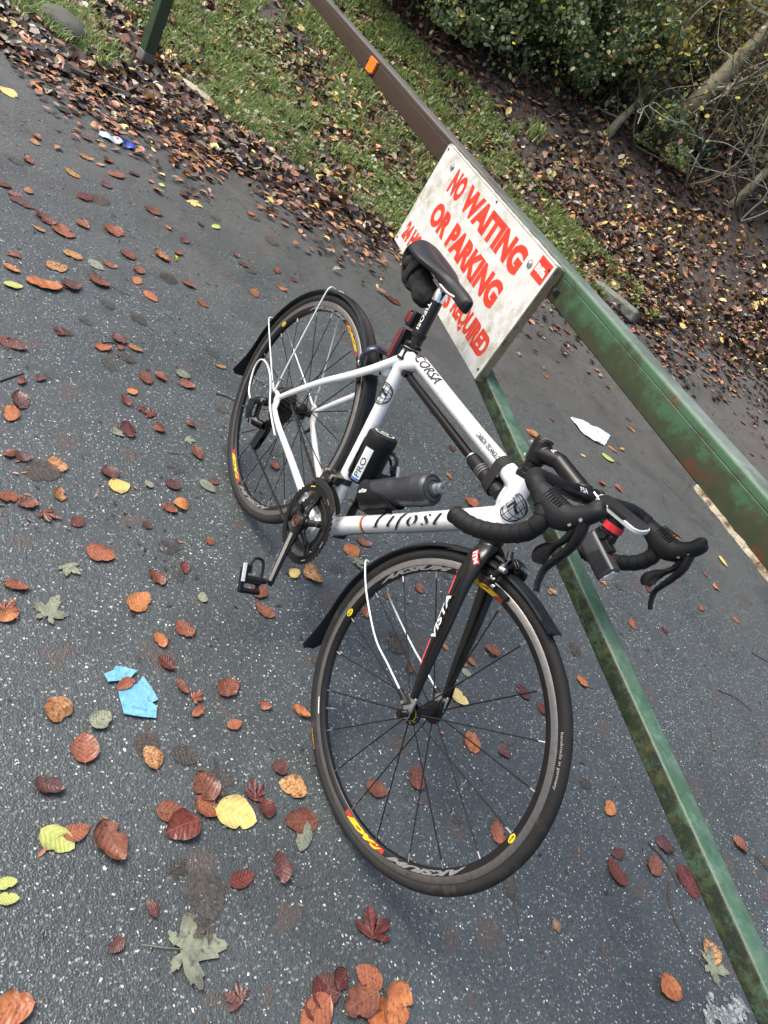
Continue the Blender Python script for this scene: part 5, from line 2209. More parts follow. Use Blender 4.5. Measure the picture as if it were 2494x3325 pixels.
# ================================================================== fallen leaves
LM = {
    'B': [mat_leaf('russet_leaf', (.17, .052, .026), (.32, .11, .055)), mat_leaf('rust_brown_leaf', (.13, .045, .026), (.25, .095, .055))],
    'D': [mat_leaf('dark_red_leaf', (.075, .018, .014), (.15, .035, .025)), mat_leaf('wine_brown_leaf', (.07, .028, .026), (.13, .055, .048))],
    'O': [mat_leaf('orange_leaf', (.30, .085, .028), (.50, .20, .075)), mat_leaf('amber_leaf', (.32, .14, .05), (.55, .31, .13), spots=.44)],
    'T': [mat_leaf('sodden_tan_leaf', (.060, .050, .042), (.13, .10, .075), (.034, .030, .027), .36, .42, .62), mat_leaf('grey_brown_leaf', (.070, .062, .054), (.14, .12, .095), (.04, .037, .034), .36, .42, .5)],
    'Y': [mat_leaf('yellow_leaf', (.62, .46, .13), (.72, .60, .26), (.30, .18, .05), .4, .55)],
    'G': [mat_leaf('yellow_green_leaf', (.36, .42, .10), (.50, .52, .18), (.15, .16, .05), .4, .55)],
    'S': [mat_leaf('pale_skeleton_leaf', (.14, .16, .12), (.27, .29, .20), (.05, .055, .05), .45, .48)],
}


def leaf_mesh(kind, seed):
    r = random.Random(seed)
    mb = MB()
    uv = []
    if kind == 'beech':
        NX, NY = 14, 8
        wv = r.uniform(.32, .45)
        bend = r.uniform(-.25, .30)
        fold = r.uniform(-.10, .20)
        tw = r.uniform(-.35, .35)
        asym = r.uniform(-.16, .16)
        edge = r.uniform(.0, .35) * (r.random() < .6)
        side = r.choice((-1, 1))
        bite = [(r.uniform(.15, .9), r.choice((-1, 1)), r.uniform(.04, .09), r.uniform(.15, .5)) for _ in range(r.choice((0, 1, 1, 2, 3)))]
        so_ = seed * 11.3
        for i in range(NX + 1):
            t = i / NX
            w0 = wv * (math.sin(PI * min(1, t) ** r.choice((.85,))) ** .70)
            for j in range(NY + 1):
                a = j / NY * 2 - 1
                sg = 1 if a > 0 else -1
                w = w0 * (1 + asym * sg) * (1 + .10 * mnoise.noise(Vector((t * 5, sg * 3, so_))) + .035 * mnoise.noise(Vector((t * 19, sg * 3, so_))))
                for bt_, bs_, bw_, bd_ in bite:
                    if bs_ == sg:
                        w *= 1 - bd_ * math.exp(-((t - bt_) / bw_) ** 2)
                x = t - .5
                y = w * a
                z = fold * abs(y) + bend * (x * x) + tw * x * y * 2 + .030 * mnoise.noise(Vector((t * 4, a * 2, so_ + 5))) + .012 * math.sin(t * 26 + (a > 0)) * abs(a)
                z += edge * max(0, a * side - .35) ** 2 * .5
                mb.v.append((x, y + .10 * math.sin(t * PI) * tw, z))
                uv.append((t, y))
        for i in range(NX):
            for j in range(NY):
                q = i * (NY + 1) + j
                mb.f.append((q, q + NY + 1, q + NY + 2, q + 1))
        mb.m = [0] * len(mb.f)
        tail = [(-.5, 0, bend * .25), (-.60, .01, .01), (-.72, .03 * tw * 10, .012)]
    else:
        # five lobed leaf: fan from the base point
        lobes = [(-128, .36), (-66, .62), (0, .78), (66, .62), (128, .36)] if kind == 'maple' else [(-100, .42), (-48, .62), (0, .70), (52, .50)]
        cen = (0, 0)
        outl = []
        for a, l in lobes:
            for da, k in ((-27, .50), (-16, .80), (-10, .76), (-5, .95), (0, 1.0), (5, .94), (10, .78), (16, .80), (27, .48)):
                aa = math.radians(a + da)
                outl.append((l * k * math.cos(aa), l * k * math.sin(aa)))
        outl.append((-.06, .05))
        outl.append((-.06, -.05))
        rings = (.0, .35, .7, 1.0)
        K_ = len(outl)
        cup = r.uniform(-.03, .16)
        for q in rings:
            for i, (x, y) in enumerate(outl):
                rr = math.hypot(x, y) * q
                z = cup * rr * rr + .02 * math.sin(i * 1.3 + seed) * q + .012 * r.random() * q
                mb.v.append((x * q - .2, y * q, z))
                uv.append((.5 + x * q * .9, y * q * .9))
        for a in range(3):
            for i in range(K_):
                j = (i + 1) % K_
                mb.f.append((a * K_ + i, a * K_ + j, (a + 1) * K_ + j, (a + 1) * K_ + i))
        mb.m = [0] * len(mb.f)
        tail = [(-.2, 0, .006), (-.5, .05, .02), (-.85, .12, .012)]
    nb = len(mb.v)
    mb.tube(tail, [.010, .009, .008] if kind != 'beech' else [.008, .007, .006], 4)
    uv += [(.02, 0)] * (len(mb.v) - nb)
    zmin = min(q[2] for q in mb.v)
    mb.v = [(a, b_, c - zmin) for a, b_, c in mb.v]
    me = mb.mesh('leaf_' + kind, False)
    me.polygons.foreach_set('use_smooth', [True] * len(me.polygons))
    ul = me.uv_layers.new(name='UVMap')
    li = np.zeros(len(me.loops), int)
    me.loops.foreach_get('vertex_index', li)
    ul.data.foreach_set('uv', np.array(uv)[li].ravel())
    me.materials.append(LM['B'][0])
    return me


LEAF = {'beech': [leaf_mesh('beech', i) for i in range(22)], 'maple': [leaf_mesh('maple', i + 40) for i in range(4)], 'torn': [leaf_mesh('torn', i + 60) for i in range(6)]}
CN = {'B': 'russet', 'D': 'dark wine-red', 'O': 'orange', 'T': 'sodden tan', 'Y': 'pale yellow', 'G': 'yellow-green', 'S': 'pale grey-green'}
LMK = [(1380, 2600, 'behind the front wheel, lower half'), (1350, 2050, 'behind the front wheel, upper half'), (1640, 2300, 'behind the spokes beside the fork'), (1120, 2150, 'just left of the front mudguard flap'),
       (900, 1900, 'by the near pedal'), (1000, 1850, 'below the chainring'), (900, 1250, 'seen through the rear wheel'), (700, 1600, 'left of the rear wheel'), (720, 1150, 'above the rear mudguard flap'), (1150, 1500, 'between the frame and the rear tyre'),
       (430, 2250, 'next to the torn blue paper'), (900, 2350, 'left of the front tyre'), (720, 2600, 'beside the split yellow leaf'), (300, 2750, 'below the torn blue paper'), (640, 3000, 'by the big grey maple leaf'), (1150, 3200, 'in the heap at the bottom edge'),
       (60, 2000, 'beside the skeleton leaf'), (60, 2900, 'at the lower left edge'), (200, 1700, 'left of the bicycle'), (400, 1500, 'on open tarmac left of the rear wheel'), (150, 1300, 'near the left edge level with the hub'), (400, 1150, 'halfway between can and left edge'),
       (150, 950, 'below the crushed can'), (500, 700, 'near the yellow bottle top'), (400, 460, 'close to the crushed can'), (800, 800, 'on the tarmac towards the sign'), (1050, 950, 'between the rear wheel and the verge'), (250, 420, 'by the long fallen branch'), (700, 500, 'by the pale rotten log'),
       (1530, 1350, 'between the top tube and the brace'), (1900, 1400, 'beside the crumpled white paper'), (1850, 1200, 'under the barrier beam'), (2050, 1500, 'behind the handlebar'), (2250, 1250, 'beyond the barrier beam'), (2400, 1500, 'beyond the beam at the right edge'),
       (2300, 2000, 'right of the far brake lever'), (2050, 2000, 'below the far brake lever'), (2250, 2250, 'right of the sloping brace'), (2000, 2600, 'left of the brace by the twigs'), (2350, 2700, 'right of the brace, low down'), (2250, 3150, 'near the wet tissue'), (1700, 3000, 'on tarmac below the front wheel'),
       (1750, 2150, 'right of the front mudguard'), (1600, 1150, 'beneath the sign'), (1250, 1100, 'left of the seat post')]
LEAVES = []


def add_leaf(px, py, ty, lpx, kind=None, ang=None, i=0, label=None, lift=.0):
    p, dist = hit(px, py)
    L_ = lpx * dist / FOC * 1.0
    r = random.Random(int(px * 7 + py * 13))
    if kind is None:
        kind = 'beech' if r.random() < .965 else 'torn'
    if kind == 'beech':
        L_ = min(max(L_, .03), .125)
    me = r.choice(LEAF[kind])
    o = bpy.data.objects.new('fallen_leaf', me)
    COL.objects.link(o)
    curl = ty in 'BOD' and r.random() < .55
    o.location = (p[0], p[1], p[2] + .0035 + lift + r.random() * .002)
    o.rotation_euler = (r.uniform(-.08, .08), r.uniform(-.08, .08), r.uniform(0, 6.28) if ang is None else ang)
    zk = (1.05 if curl else .32) if ty != 'T' and ty != 'S' else .08
    o.scale = (L_, L_ * r.uniform(.78, 1.18), L_ * zk)
    o.material_slots[0].link = 'OBJECT'
    o.material_slots[0].material = r.choice(LM[ty])
    if label is None:
        lm = min(LMK, key=lambda q: math.hypot(q[0] - px, q[1] - py))[2]
        sz = 'small' if L_ < .048 else ('large' if L_ > .082 else '')
        st = 'curled' if curl else 'flat'
        kn = {'beech': 'beech leaf', 'maple': 'lobed maple leaf', 'torn': 'torn maple leaf'}[kind]
        label = ' '.join(w for w in (sz, st, CN[ty], kn, lm) if w)
        if len(label.split()) > 10:
            label = ' '.join(w for w in (st, CN[ty], kn, lm) if w)
    tag(o, label, 'leaf', 'fallen leaves on the wet tarmac')
    LEAVES.append(o)
    return o


DATA = []


def feed(x0, y0, k, s):
    for t in s.split():
        a = t.split(',')
        DATA.append((x0 + k * float(a[0]), y0 + k * float(a[1]), a[2][0], float(a[3]) * k, {'m': 'maple', 't': 'torn'}.get(a[2][1:], None)))


feed(0, 1000, .5425, "40,210,B,110 100,230,D,110 365,150,D,110 615,240,O,100 705,190,D,100 720,240,B,60 810,245,O,85 1320,355,O,65 240,430,D,80 290,400,T,90 130,445,D,70 870,420,B,125 960,415,B,90 1115,465,B,100 790,505,O,70 830,70,T,120 110,555,D,150 60,640,O,130 750,560,D,90 840,600,D,80 890,640,D,100 770,740,D,130 700,750,St,100 1140,700,B,70 950,730,B,75 1130,790,St,80 55,875,B,90 130,895,D,90 340,940,O,130 1180,875,B,110 1060,965,Tt,130 250,975,T,200 660,995,D,120 710,1065,Y,130 890,1060,S,50 1030,1060,D,100 1240,1070,S,120 1280,1045,D,50 1640,950,B,80 55,1135,B,120 165,1180,B,110 285,1240,B,140 355,1120,O,105 465,1285,D,90 1010,1210,B,95 1080,1185,O,100 875,1305,D,60 1255,1400,B,45 600,1475,B,165 1030,1430,Tm,150 420,1560,St,130 940,1620,B,125 1105,1560,D,95 1070,1605,T,110 90,1670,B,135 830,1765,O,180 1210,1735,S,80 1550,1700,B,130 1580,1815,B,140 40,1800,B,130 50,1850,O,120 300,1810,Sm,210 1100,1925,B,130 955,1995,O,110 1090,400,S,90 650,330,T,150 1320,600,T,100")
feed(0, 2100, .663, "810,85,D,100 610,195,B,95 280,315,O,130 490,365,S,115 890,200,B,90 955,250,B,90 965,325,B,80 1115,205,B,135 1295,295,B,60 1470,320,O,95 1145,385,B,80 410,500,B,150 715,480,T,130 735,550,O,120 905,530,T,140 1370,590,D,90 1000,690,B,150 1080,660,Tm,150 240,685,D,130 1010,790,B,130 835,815,B,140 890,890,D,170 1240,720,D,150 1300,800,D,90 1430,695,O,140 1150,830,Y,200 1470,860,B,175 1480,930,S,150 280,945,G,160 370,905,B,120 545,960,B,200 1375,1090,D,140 1180,1140,D,130 1000,1210,T,230 860,1080,Tt,120 30,1165,G,80 35,1240,G,85 740,1290,D,80 950,1480,Sm,250 1000,1390,Tt,120 570,1470,D,70 50,1780,O,160 1590,1690,D,150 1540,1790,B,170 1150,1730,D,110")
feed(1000, 2500, .9005, "245,70,B,85 390,30,B,100 680,225,B,85 1085,140,O,70 1000,50,T,60 730,440,T,85 225,570,D,130 215,750,B,100 185,840,B,140 240,880,O,110 315,855,O,140 60,790,D,100 115,760,D,70 30,870,D,90 1115,300,D,65 1110,370,D,90 1245,345,B,85 1280,270,D,70 1365,405,D,100 1555,270,B,55 1640,330,T,60 895,565,T,35 1445,660,O,70 1460,710,Sm,100 1295,785,O,90 540,180,T,50")
feed(950, 1700, .5726, "330,150,O,120 400,110,B,100 110,300,O,140 10,290,Y,90 250,260,T,130 370,220,Sm,110 715,370,B,75 540,410,B,75 400,505,B,85 870,295,T,60 600,300,B,50 590,680,T,180 660,825,B,80 855,700,O,60 960,800,O,50 1005,780,B,75 1130,725,B,110 940,985,Y,130 1305,960,D,100 1415,1060,D,80 50,1070,O,110 130,790,T,100 1635,900,O,80 1600,720,T,110 1470,390,O,55 1120,415,O,50 985,850,S,70 1010,1245,O,130 1200,1295,D,90 1215,1240,T,70")
feed(1400, 1400, .6028, "110,95,D,50 550,20,O,70 215,385,B,90 95,245,O,50 975,100,O,60 1025,100,O,45 950,145,G,85 815,135,Y,35 1010,175,T,40 920,285,B,55 1005,310,B,60 1310,570,O,65 1570,705,Y,75 1280,740,B,40 1470,770,B,45 1530,845,O,50 910,800,O,80 640,870,O,50 940,640,O,70 1080,1040,B,70 1255,1075,D,50 1450,955,B,50 1170,855,D,55 1640,1020,B,45 1010,840,T,60 780,920,O,40")
feed(1700, 900, .4786, "290,370,B,60 230,575,B,35 130,620,B,40 150,675,B,50 570,750,D,45 190,965,B,60 710,965,B,50 730,1035,O,70 50,1065,O,90 130,410,G,45 1070,430,B,40 1060,520,B,60 1045,640,O,60 860,215,D,50 910,165,Y,25 1225,595,Y,30 1545,500,Y,30 1490,990,B,50 1545,1205,O,35 1395,760,T,50 1620,1220,B,40")
feed(0, 0, .6028, "45,500,Y,85 460,850,O,70 580,865,B,65 80,865,T,80 150,865,B,75 540,890,O,50 390,935,O,80 630,945,B,100 720,940,D,60 150,1030,O,60 75,1050,B,60 120,1095,D,110 460,1065,D,100 540,1080,T,130 570,1000,D,60 870,1000,G,40 845,1030,B,50 990,1055,D,60 1045,1095,Yt,90 830,1140,B,90 1155,1170,T,80 1160,1225,G,65 240,1180,D,120 340,1245,B,130 610,1245,B,110 450,1215,B,70 905,1230,O,45 995,1300,D,55 1080,1210,D,45 390,1375,O,95 690,1375,B,85 875,1385,O,100 960,1365,B,60 305,1440,O,110 60,1450,O,80 515,1430,S,85 590,1430,B,70 235,1535,O,170 380,1540,D,110 735,1515,O,75 530,1520,B,110 810,1600,O,90 1015,1535,B,80 70,1540,G,90 1310,1430,D,60 1270,1380,D,40 1090,1635,B,70 1460,1300,T,90 1350,1155,O,60 1040,910,B,90 940,880,B,70 910,1500,T,110 1520,1560,O,50 1370,1580,B,80 20,1000,D,70 70,1375,B,70 1580,1510,D,40 470,745,B,60 200,740,B,60 190,770,O,50")
n_ind = 0
for px, py, ty, l, kd in DATA:
    add_leaf(px, py, ty, l, kd, lift=.004 if 300 < px < 500 and 2150 < py < 2350 else 0)
    n_ind += 1
# more small ones where the photograph is strewn with them
rr_ = random.Random(5)
cnt = 0
while cnt < 300 - n_ind:
    px, py = rr_.uniform(-60, 2540), rr_.uniform(450, 1900)
    if rr_.random() > (1 if px < 900 and py < 1300 else (.35 if py < 1500 else .1)):
        continue
    q = hit(px, py)[0]
    if not inside(ROAD, q[0], q[1]):
        continue
    if pdist(EDGE, np.array([q[0]]), np.array([q[1]]))[0] > 3.2 and rr_.random() < .8:
        continue
    add_leaf(px, py, rr_.choice('BBDDDOTTTTT'), rr_.uniform(35, 65))
    cnt += 1


ORD = ['nearest', 'second nearest', 'third nearest', 'fourth nearest', 'fifth nearest', 'sixth nearest', 'seventh nearest', 'eighth nearest']


def sort_labels():
    by = {}
    for o in LEAVES:
        by.setdefault(o['label'], []).append(o)
    for lab, os_ in by.items():
        if len(os_) < 2:
            continue
        lm = next(q for q in LMK if lab.endswith(q[2]))
        c, _ = hit(lm[0], lm[1])
        os_.sort(key=lambda o: (o.location.x - c[0]) ** 2 + (o.location.y - c[1]) ** 2)
        for i, o in enumerate(os_):
            w = ORD[i] if i < 7 and i < len(os_) - 1 else 'outermost'
            o['label'] = lab.replace(' ' + lm[2], ', ' + w + ' one ' + lm[2])


def scatter(poly, n, seed, fn=None):
    r = np.random.default_rng(seed)
    lo, hi = poly.min(0), poly.max(0)
    out = []
    while len(out) < n:
        q = r.uniform(lo, hi, (n * 3, 2))
        q = q[inside(poly, q[:, 0], q[:, 1])]
        if fn is not None:
            q = q[r.random(len(q)) < np.array([fn(a, b_) for a, b_ in q])]
        out.extend(q.tolist())
    return np.array(out[:n])


sort_labels()


def leaf_cards(name, pos, size, nrm_tilt, mats, wts, seed, fold=.25, parent=None, wide=.62, zoff=.01):
    """a mass of small folded leaves as one mesh"""
    r = np.random.default_rng(seed)
    n = len(pos)
    sz = r.uniform(size[0], size[1], n)
    yaw = r.uniform(0, 2 * PI, n)
    base = np.array([(-.5, 0, 0), (-.15, .5, 1), (.22, .42, .9), (.5, 0, 0), (.22, -.42, .9), (-.15, -.5, 1), (0.0, 0, -.05)])
    base = base * np.array([1, wide, 1])
    bx = base[None, :, 0] * sz[:, None]
    by = base[None, :, 1] * sz[:, None]
    bz = base[None, :, 2] * sz[:, None] * r.uniform(-fold * .3, fold, n)[:, None]
    tx = r.normal(0, nrm_tilt, n)
    ty = r.normal(0, nrm_tilt, n)
    # roll about x, pitch about y, yaw about z
    y1 = by * np.cos(tx)[:, None] - bz * np.sin(tx)[:, None]
    z1 = by * np.sin(tx)[:, None] + bz * np.cos(tx)[:, None]
    x2 = bx * np.cos(ty)[:, None] + z1 * np.sin(ty)[:, None]
    z2 = -bx * np.sin(ty)[:, None] + z1 * np.cos(ty)[:, None]
    x3 = x2 * np.cos(yaw)[:, None] - y1 * np.sin(yaw)[:, None] + pos[:, 0][:, None]
    y3 = x2 * np.sin(yaw)[:, None] + y1 * np.cos(yaw)[:, None] + pos[:, 1][:, None]
    z3 = z2 + pos[:, 2][:, None] + zoff
    V = np.stack([x3, y3, z3], 2).reshape(-1, 3)
    me = bpy.data.meshes.new(name)
    fidx = np.array([(0, 6, 1), (6, 2, 1), (6, 3, 2), (0, 5, 6), (5, 4, 6), (4, 3, 6)])
    F = (np.arange(n)[:, None, None] * 7 + fidx[None]).reshape(-1, 3)
    me.vertices.add(len(V))
    me.vertices.foreach_set('co', V.ravel())
    me.loops.add(len(F) * 3)
    me.loops.foreach_set('vertex_index', F.ravel())
    me.polygons.add(len(F))
    me.polygons.foreach_set('loop_start', np.arange(len(F)) * 3)
    me.polygons.foreach_set('loop_total', np.full(len(F), 3))
    mi = r.choice(len(mats), n, p=np.array(wts) / sum(wts))
    me.polygons.foreach_set('material_index', np.repeat(mi, 6))
    me.update()
    me.validate()
    ul = me.uv_layers.new(name='UVMap')
    off = r.uniform(0, 20, (n, 1, 2))
    uvb = np.array([(0, 0), (.35, .3), (.72, .26), (1, 0), (.72, -.26), (.35, -.3), (.5, 0)])
    uv = (uvb[None] + off * np.array([1, 0]) * 0).reshape(-1, 2)
    ul.data.foreach_set('uv', uv[F.ravel()].ravel())
    o = bpy.data.objects.new(name, me)
    for m in mats:
        me.materials.append(m)
    COL.objects.link(o)
    if parent is not None:
        o.parent = parent
    return o


def lit(name, c1, c2, rough=.35, s=40, tr=0.):
    """leaf colour for masses: varies from leaf to leaf by position"""
    m = bpy.data.materials.new(name)
    t, N, L, b = nodes(m)
    geo = N.new('ShaderNodeNewGeometry')
    tc = N.new('ShaderNodeTexCoord')
    n1 = noi(N, L, tc.outputs['Object'], s, 3, .6)
    f = math_(N, L, 'ADD', math_(N, L, 'MULTIPLY', geo.outputs['Random Per Island'], .75), math_(N, L, 'MULTIPLY', n1, .3))
    L.new(mix(N, L, c1, c2, f), b.inputs['Base Color'])
    b.inputs['Roughness'].default_value = rough
    if tr:
        tl = N.new('ShaderNodeBsdfTranslucent')
        L.new(b.inputs['Base Color'].links[0].from_socket, tl.inputs['Color'])
        ms = N.new('ShaderNodeMixShader')
        ms.inputs[0].default_value = tr
        L.new(b.outputs[0], ms.inputs[1])
        L.new(tl.outputs[0], ms.inputs[2])
        L.new(ms.outputs[0], N['Material Output'].inputs['Surface'])
    return m


LIT = [lit('litter_russet', (.20, .09, .055), (.46, .22, .13)), lit('litter_dark', (.055, .038, .030), (.15, .09, .068)), lit('litter_orange', (.42, .16, .05), (.60, .32, .13)),
       lit('litter_yellow', (.55, .40, .09), (.74, .60, .24)), lit('litter_pale', (.20, .17, .11), (.42, .36, .24)), lit('litter_black', (.020, .018, .018), (.055, .045, .042), .3)]
far_poly = hp_([(-420, -60), (0, 120), (430, 320), (760, 520), (1000, 630), (1250, 780), (1550, 870), (1850, 930), (2060, 1015), (2135, 1040), (2300, 1090), (2494, 1200), (2950, 1400)])
BANK = np.vstack([far_poly, [[.5, 12], [-3, 13], [-8, 12], [-13, 7], [-14, 1], [-11, -6], [-5, -5]]])


def gz(x, y):
    return cap_h(terrain(x, y))


def litter_d(x, y):
    n = mnoise.noise(Vector((x * .8, y * .8, 2)))
    return min(1, max(.25, .75 + n))


pts_ = scatter(BANK, 78000, 3, litter_d)
pos = np.array([(x, y, gz(x, y) + random.random() * .035) for x, y in pts_])
o = leaf_cards('leaf_litter', pos, (.032, .100), .5, LIT, (2.6, 3.0, .8, .9, 1.9, 1.9), 4)
tag(o, 'brown, black and russet leaf litter banked along the verge', 'leaf litter', kind='stuff')
# ragged fringe spilling onto the tarmac
fr_pts = []
r0 = np.random.default_rng(9)
while len(fr_pts) < 2600:
    i = r0.integers(0, len(EDGE) - 1)
    a, b_ = EDGE[i], EDGE[i + 1]
    t = r0.random()
    q = a + (b_ - a) * t
    nrm = np.array([(b_ - a)[1], -(b_ - a)[0]])
    nrm /= np.linalg.norm(nrm) + 1e-9
    if not inside(ROAD, q[0] + nrm[0] * .1, q[1] + nrm[1] * .1):
        nrm = -nrm
    d = abs(r0.normal(0, .42)) - .06
    q = q + nrm * d
    fr_pts.append((q[0], q[1], gz(q[0], q[1]) + .004 + .012 * r0.random()))
vb = []
while len(vb) < 2300:
    i = r0.integers(0, len(EDGE) - 1)
    a, b_ = EDGE[i], EDGE[i + 1]
    q = a + (b_ - a) * r0.random()
    nrm = np.array([(b_ - a)[1], -(b_ - a)[0]])
    nrm /= np.linalg.norm(nrm) + 1e-9
    if inside(ROAD, q[0] + nrm[0] * .1, q[1] + nrm[1] * .1):
        nrm = -nrm
    q = q + nrm * r0.uniform(-.05, .75)
    vb.append((q[0], q[1], gz(q[0], q[1]) + .012 + .03 * r0.random()))
o = leaf_cards('leaf_litter', np.array(vb), (.035, .09), .35, LIT, (2, 3.4, .4, .4, 1.2, 3.2), 19)
tag(o, 'blackened matted leaves heaped just outside the tarmac edge', 'leaf litter', kind='stuff')
o = leaf_cards('leaf_litter', np.array(fr_pts), (.03, .075), .16, LIT, (3.2, 3.0, .8, .4, .5, 2.2), 14, zoff=.002)
tag(o, 'wet leaves drifted onto the tarmac along its edge', 'leaf litter', kind='stuff')
db = []
while len(db) < 9000:
    x, y = r0.uniform(-5, 3), r0.uniform(-2.5, 8)
    if inside(ROAD, x, y):
        dE = pdist(EDGE, np.array([x]), np.array([y]))[0]
        if r0.random() < .10 + .90 * math.exp(-dE / 1.7) or mnoise.noise(Vector((x * 1.2, y * 1.2, 8))) > .32:
            db.append((x, y, gz(x, y) + .002))
o = leaf_cards('ground_debris', np.array(db), (.004, .022), .12, [LIT[1], LIT[5], LIT[0]], (3, 3, 1), 41, fold=.1, wide=.35, zoff=.001)
tag(o, 'tiny dark crumbs of leaf and twig scattered over the tarmac', 'debris', kind='stuff')
# the yellow birch leaves strewn over the back path
pp = hp_([(1640, 380), (1900, 520), (2150, 640), (2494, 800), (2800, 1000), (2700, 1400), (2494, 1250), (2135, 1050), (1800, 640)])
pts_ = scatter(pp, 620, 8)
pos = np.array([(x, y, gz(x, y) + .04) for x, y in pts_])
o = leaf_cards('leaf_litter', pos, (.022, .045), .3, [LIT[3], LIT[2]], (3, 1), 15)
tag(o, 'small yellow birch leaves sprinkled over the dark back path', 'leaf litter', kind='stuff')

# grass
GR = [lit('grass_green', (.11, .19, .035), (.24, .34, .09), .42, 8, .35), lit('grass_pale', (.27, .36, .12), (.42, .50, .24), .4, 8, .35), lit('grass_straw', (.26, .24, .11), (.42, .38, .20), .6, 8)]


def grass(name, roots, hgt, seed, label, parent=None, w=.0035, mats=GR, wts=(5, 3, .6)):
    r = np.random.default_rng(seed)
    n = len(roots)
    h = r.uniform(hgt[0], hgt[1], n)
    az = r.uniform(0, 2 * PI, n)
    lean = r.uniform(.15, 1.05, n) * h
    d = np.stack([np.cos(az), np.sin(az)], 1)
    s = np.stack([-d[:, 1], d[:, 0]], 1) * w * r.uniform(.7, 1.5, n)[:, None]
    V = np.zeros((n, 5, 3))
    for k, (t, ww) in enumerate(((0, 1.), (.55, .8))):
        c = roots[:, :2] + d * (lean * t * t)[:, None]
        V[:, 2 * k, :2] = c - s * ww
        V[:, 2 * k + 1, :2] = c + s * ww
        V[:, 2 * k, 2] = V[:, 2 * k + 1, 2] = roots[:, 2] + h * t
    V[:, 4, :2] = roots[:, :2] + d * lean[:, None]
    V[:, 4, 2] = roots[:, 2] + h * (1 - .35 * (lean / h))
    fidx = [(0, 1, 3, 2), (2, 3, 4)]
    me = bpy.data.meshes.new(name)
    me.vertices.add(n * 5)
    me.vertices.foreach_set('co', V.ravel())
    li = (np.arange(n)[:, None] * 5 + np.array([0, 1, 3, 2, 2, 3, 4])[None]).ravel()
    me.loops.add(n * 7)
    me.loops.foreach_set('vertex_index', li)
    me.polygons.add(2 * n)
    ls = np.stack([np.arange(n) * 7, np.arange(n) * 7 + 4], 1).ravel()
    me.polygons.foreach_set('loop_start', ls)
    me.polygons.foreach_set('loop_total', np.tile([4, 3], n))
    mi = np.repeat(r.choice(len(mats), n, p=np.array(wts) / sum(wts)), 2)
    me.polygons.foreach_set('material_index', mi)
    me.update()
    o = bpy.data.objects.new(name, me)
    for m in mats:
        me.materials.append(m)
    COL.objects.link(o)
    if parent is not None:
        o.parent = parent
    return o


GP_ = hp_([(60, -330), (330, -60), (470, 120), (590, 270), (760, 410), (900, 500), (1040, 590), (1200, 705), (1330, 790), (1560, 870), (1850, 925), (2100, 1030), (2060, 930), (1900, 780), (1750, 620), (1660, 500), (1640, 420), (1560, 300), (1420, 200), (1330, 120), (1230, 20), (1100, -150), (700, -350)])


def grass_d(x, y):
    n = mnoise.noise(Vector((x * 1.5, y * 1.5, 7))) + .6 * mnoise.noise(Vector((x * 4.5, y * 4.5, 1)))
    return min(1, max(0.04, .36 + 1.5 * n))


tf = scatter(GP_, 7600, 21, grass_d)
roots = []
r1 = np.random.default_rng(31)
for x, y in tf:
    z = gz(x, y)
    k = r1.integers(9, 17)
    q = r1.normal(0, .034, (k, 2))
    for a, b_ in q:
        roots.append((x + a, y + b_, z))
o = grass('grass', np.array(roots), (.03, .105), 32, '')
tag(o, 'short wet grass growing in tufts along the verge and bank', 'grass', kind='stuff')
wq = scatter(GP_, 2900, 61, lambda x, y: .35 + .6 * mnoise.noise(Vector((x * 1.1, y * 1.1, 12))))
pos = np.array([(x, y, gz(x, y) + .01 + .03 * r1.random()) for x, y in wq])
o = leaf_cards('leaf_litter', pos, (.03, .075), .4, LIT, (3, 2.6, .8, .3, .8, 1.6), 62)
tag(o, 'dead leaves caught in the verge grass', 'leaf litter', kind='stuff')
wq = scatter(GP_, 3800, 63, lambda x, y: max(0, .1 + 1.5 * mnoise.noise(Vector((x * 1.7, y * 1.7, 22)))))
pos = np.array([(x, y, gz(x, y) + .02 + .05 * r1.random()) for x, y in wq])
o = leaf_cards('weeds', pos, (.015, .045), .5, [GR[0], GR[1]], (3, 2), 64, wide=.8)
tag(o, 'small broad-leaved weeds growing through the grass', 'weeds', kind='stuff')
side = np.vstack([hp_([(0, -150), (0, 30), (60, 80), (150, 130), (300, 190), (420, 280), (440, 150), (330, -60)])])
tf = scatter(side, 260, 22, lambda x, y: max(0, .3 + 1.5 * mnoise.noise(Vector((x * 2, y * 2, 3)))))
roots = []
for x, y in tf:
    z = gz(x, y)
    q = r1.normal(0, .03, (12, 2))
    for a, b_ in q:
        roots.append((x + a, y + b_, z))
o = grass('grass', np.array(roots), (.04, .13), 33, '')
tag(o, 'sparse grass sprouting through leaves near the latch post', 'grass', kind='stuff')

for px, py, hh, nb_, lab in ((1725, 455, .30, 110, 'big drooping tuft of pale grass on the leafy bank'), (330, 225, .16, 50, 'low dandelion-like tuft at the foot of the latch post'), (2110, 1035, .14, 60, 'grass tuft at the tip of the verge by the concrete lump'), (2060, 960, .14, 60, 'grass tuft just above the concrete lump'), (1660, 440, .2, 60, 'thin grass tuft beside the drooping tuft on the bank')):
    q, _ = hit(px, py)
    e = empty('grass_tuft', tuple(q), lab, 'grass tuft')
    rt = r1.normal(0, hh * .12, (nb_, 2))
    o = grass('blades', np.array([(a, b_, 0) for a, b_ in rt]), (hh * .5, hh), int(px), '', e, w=.005, wts=(2, 5, .5))
    tag(o, kind='stuff')

# ================================================================== litter objects on the ground


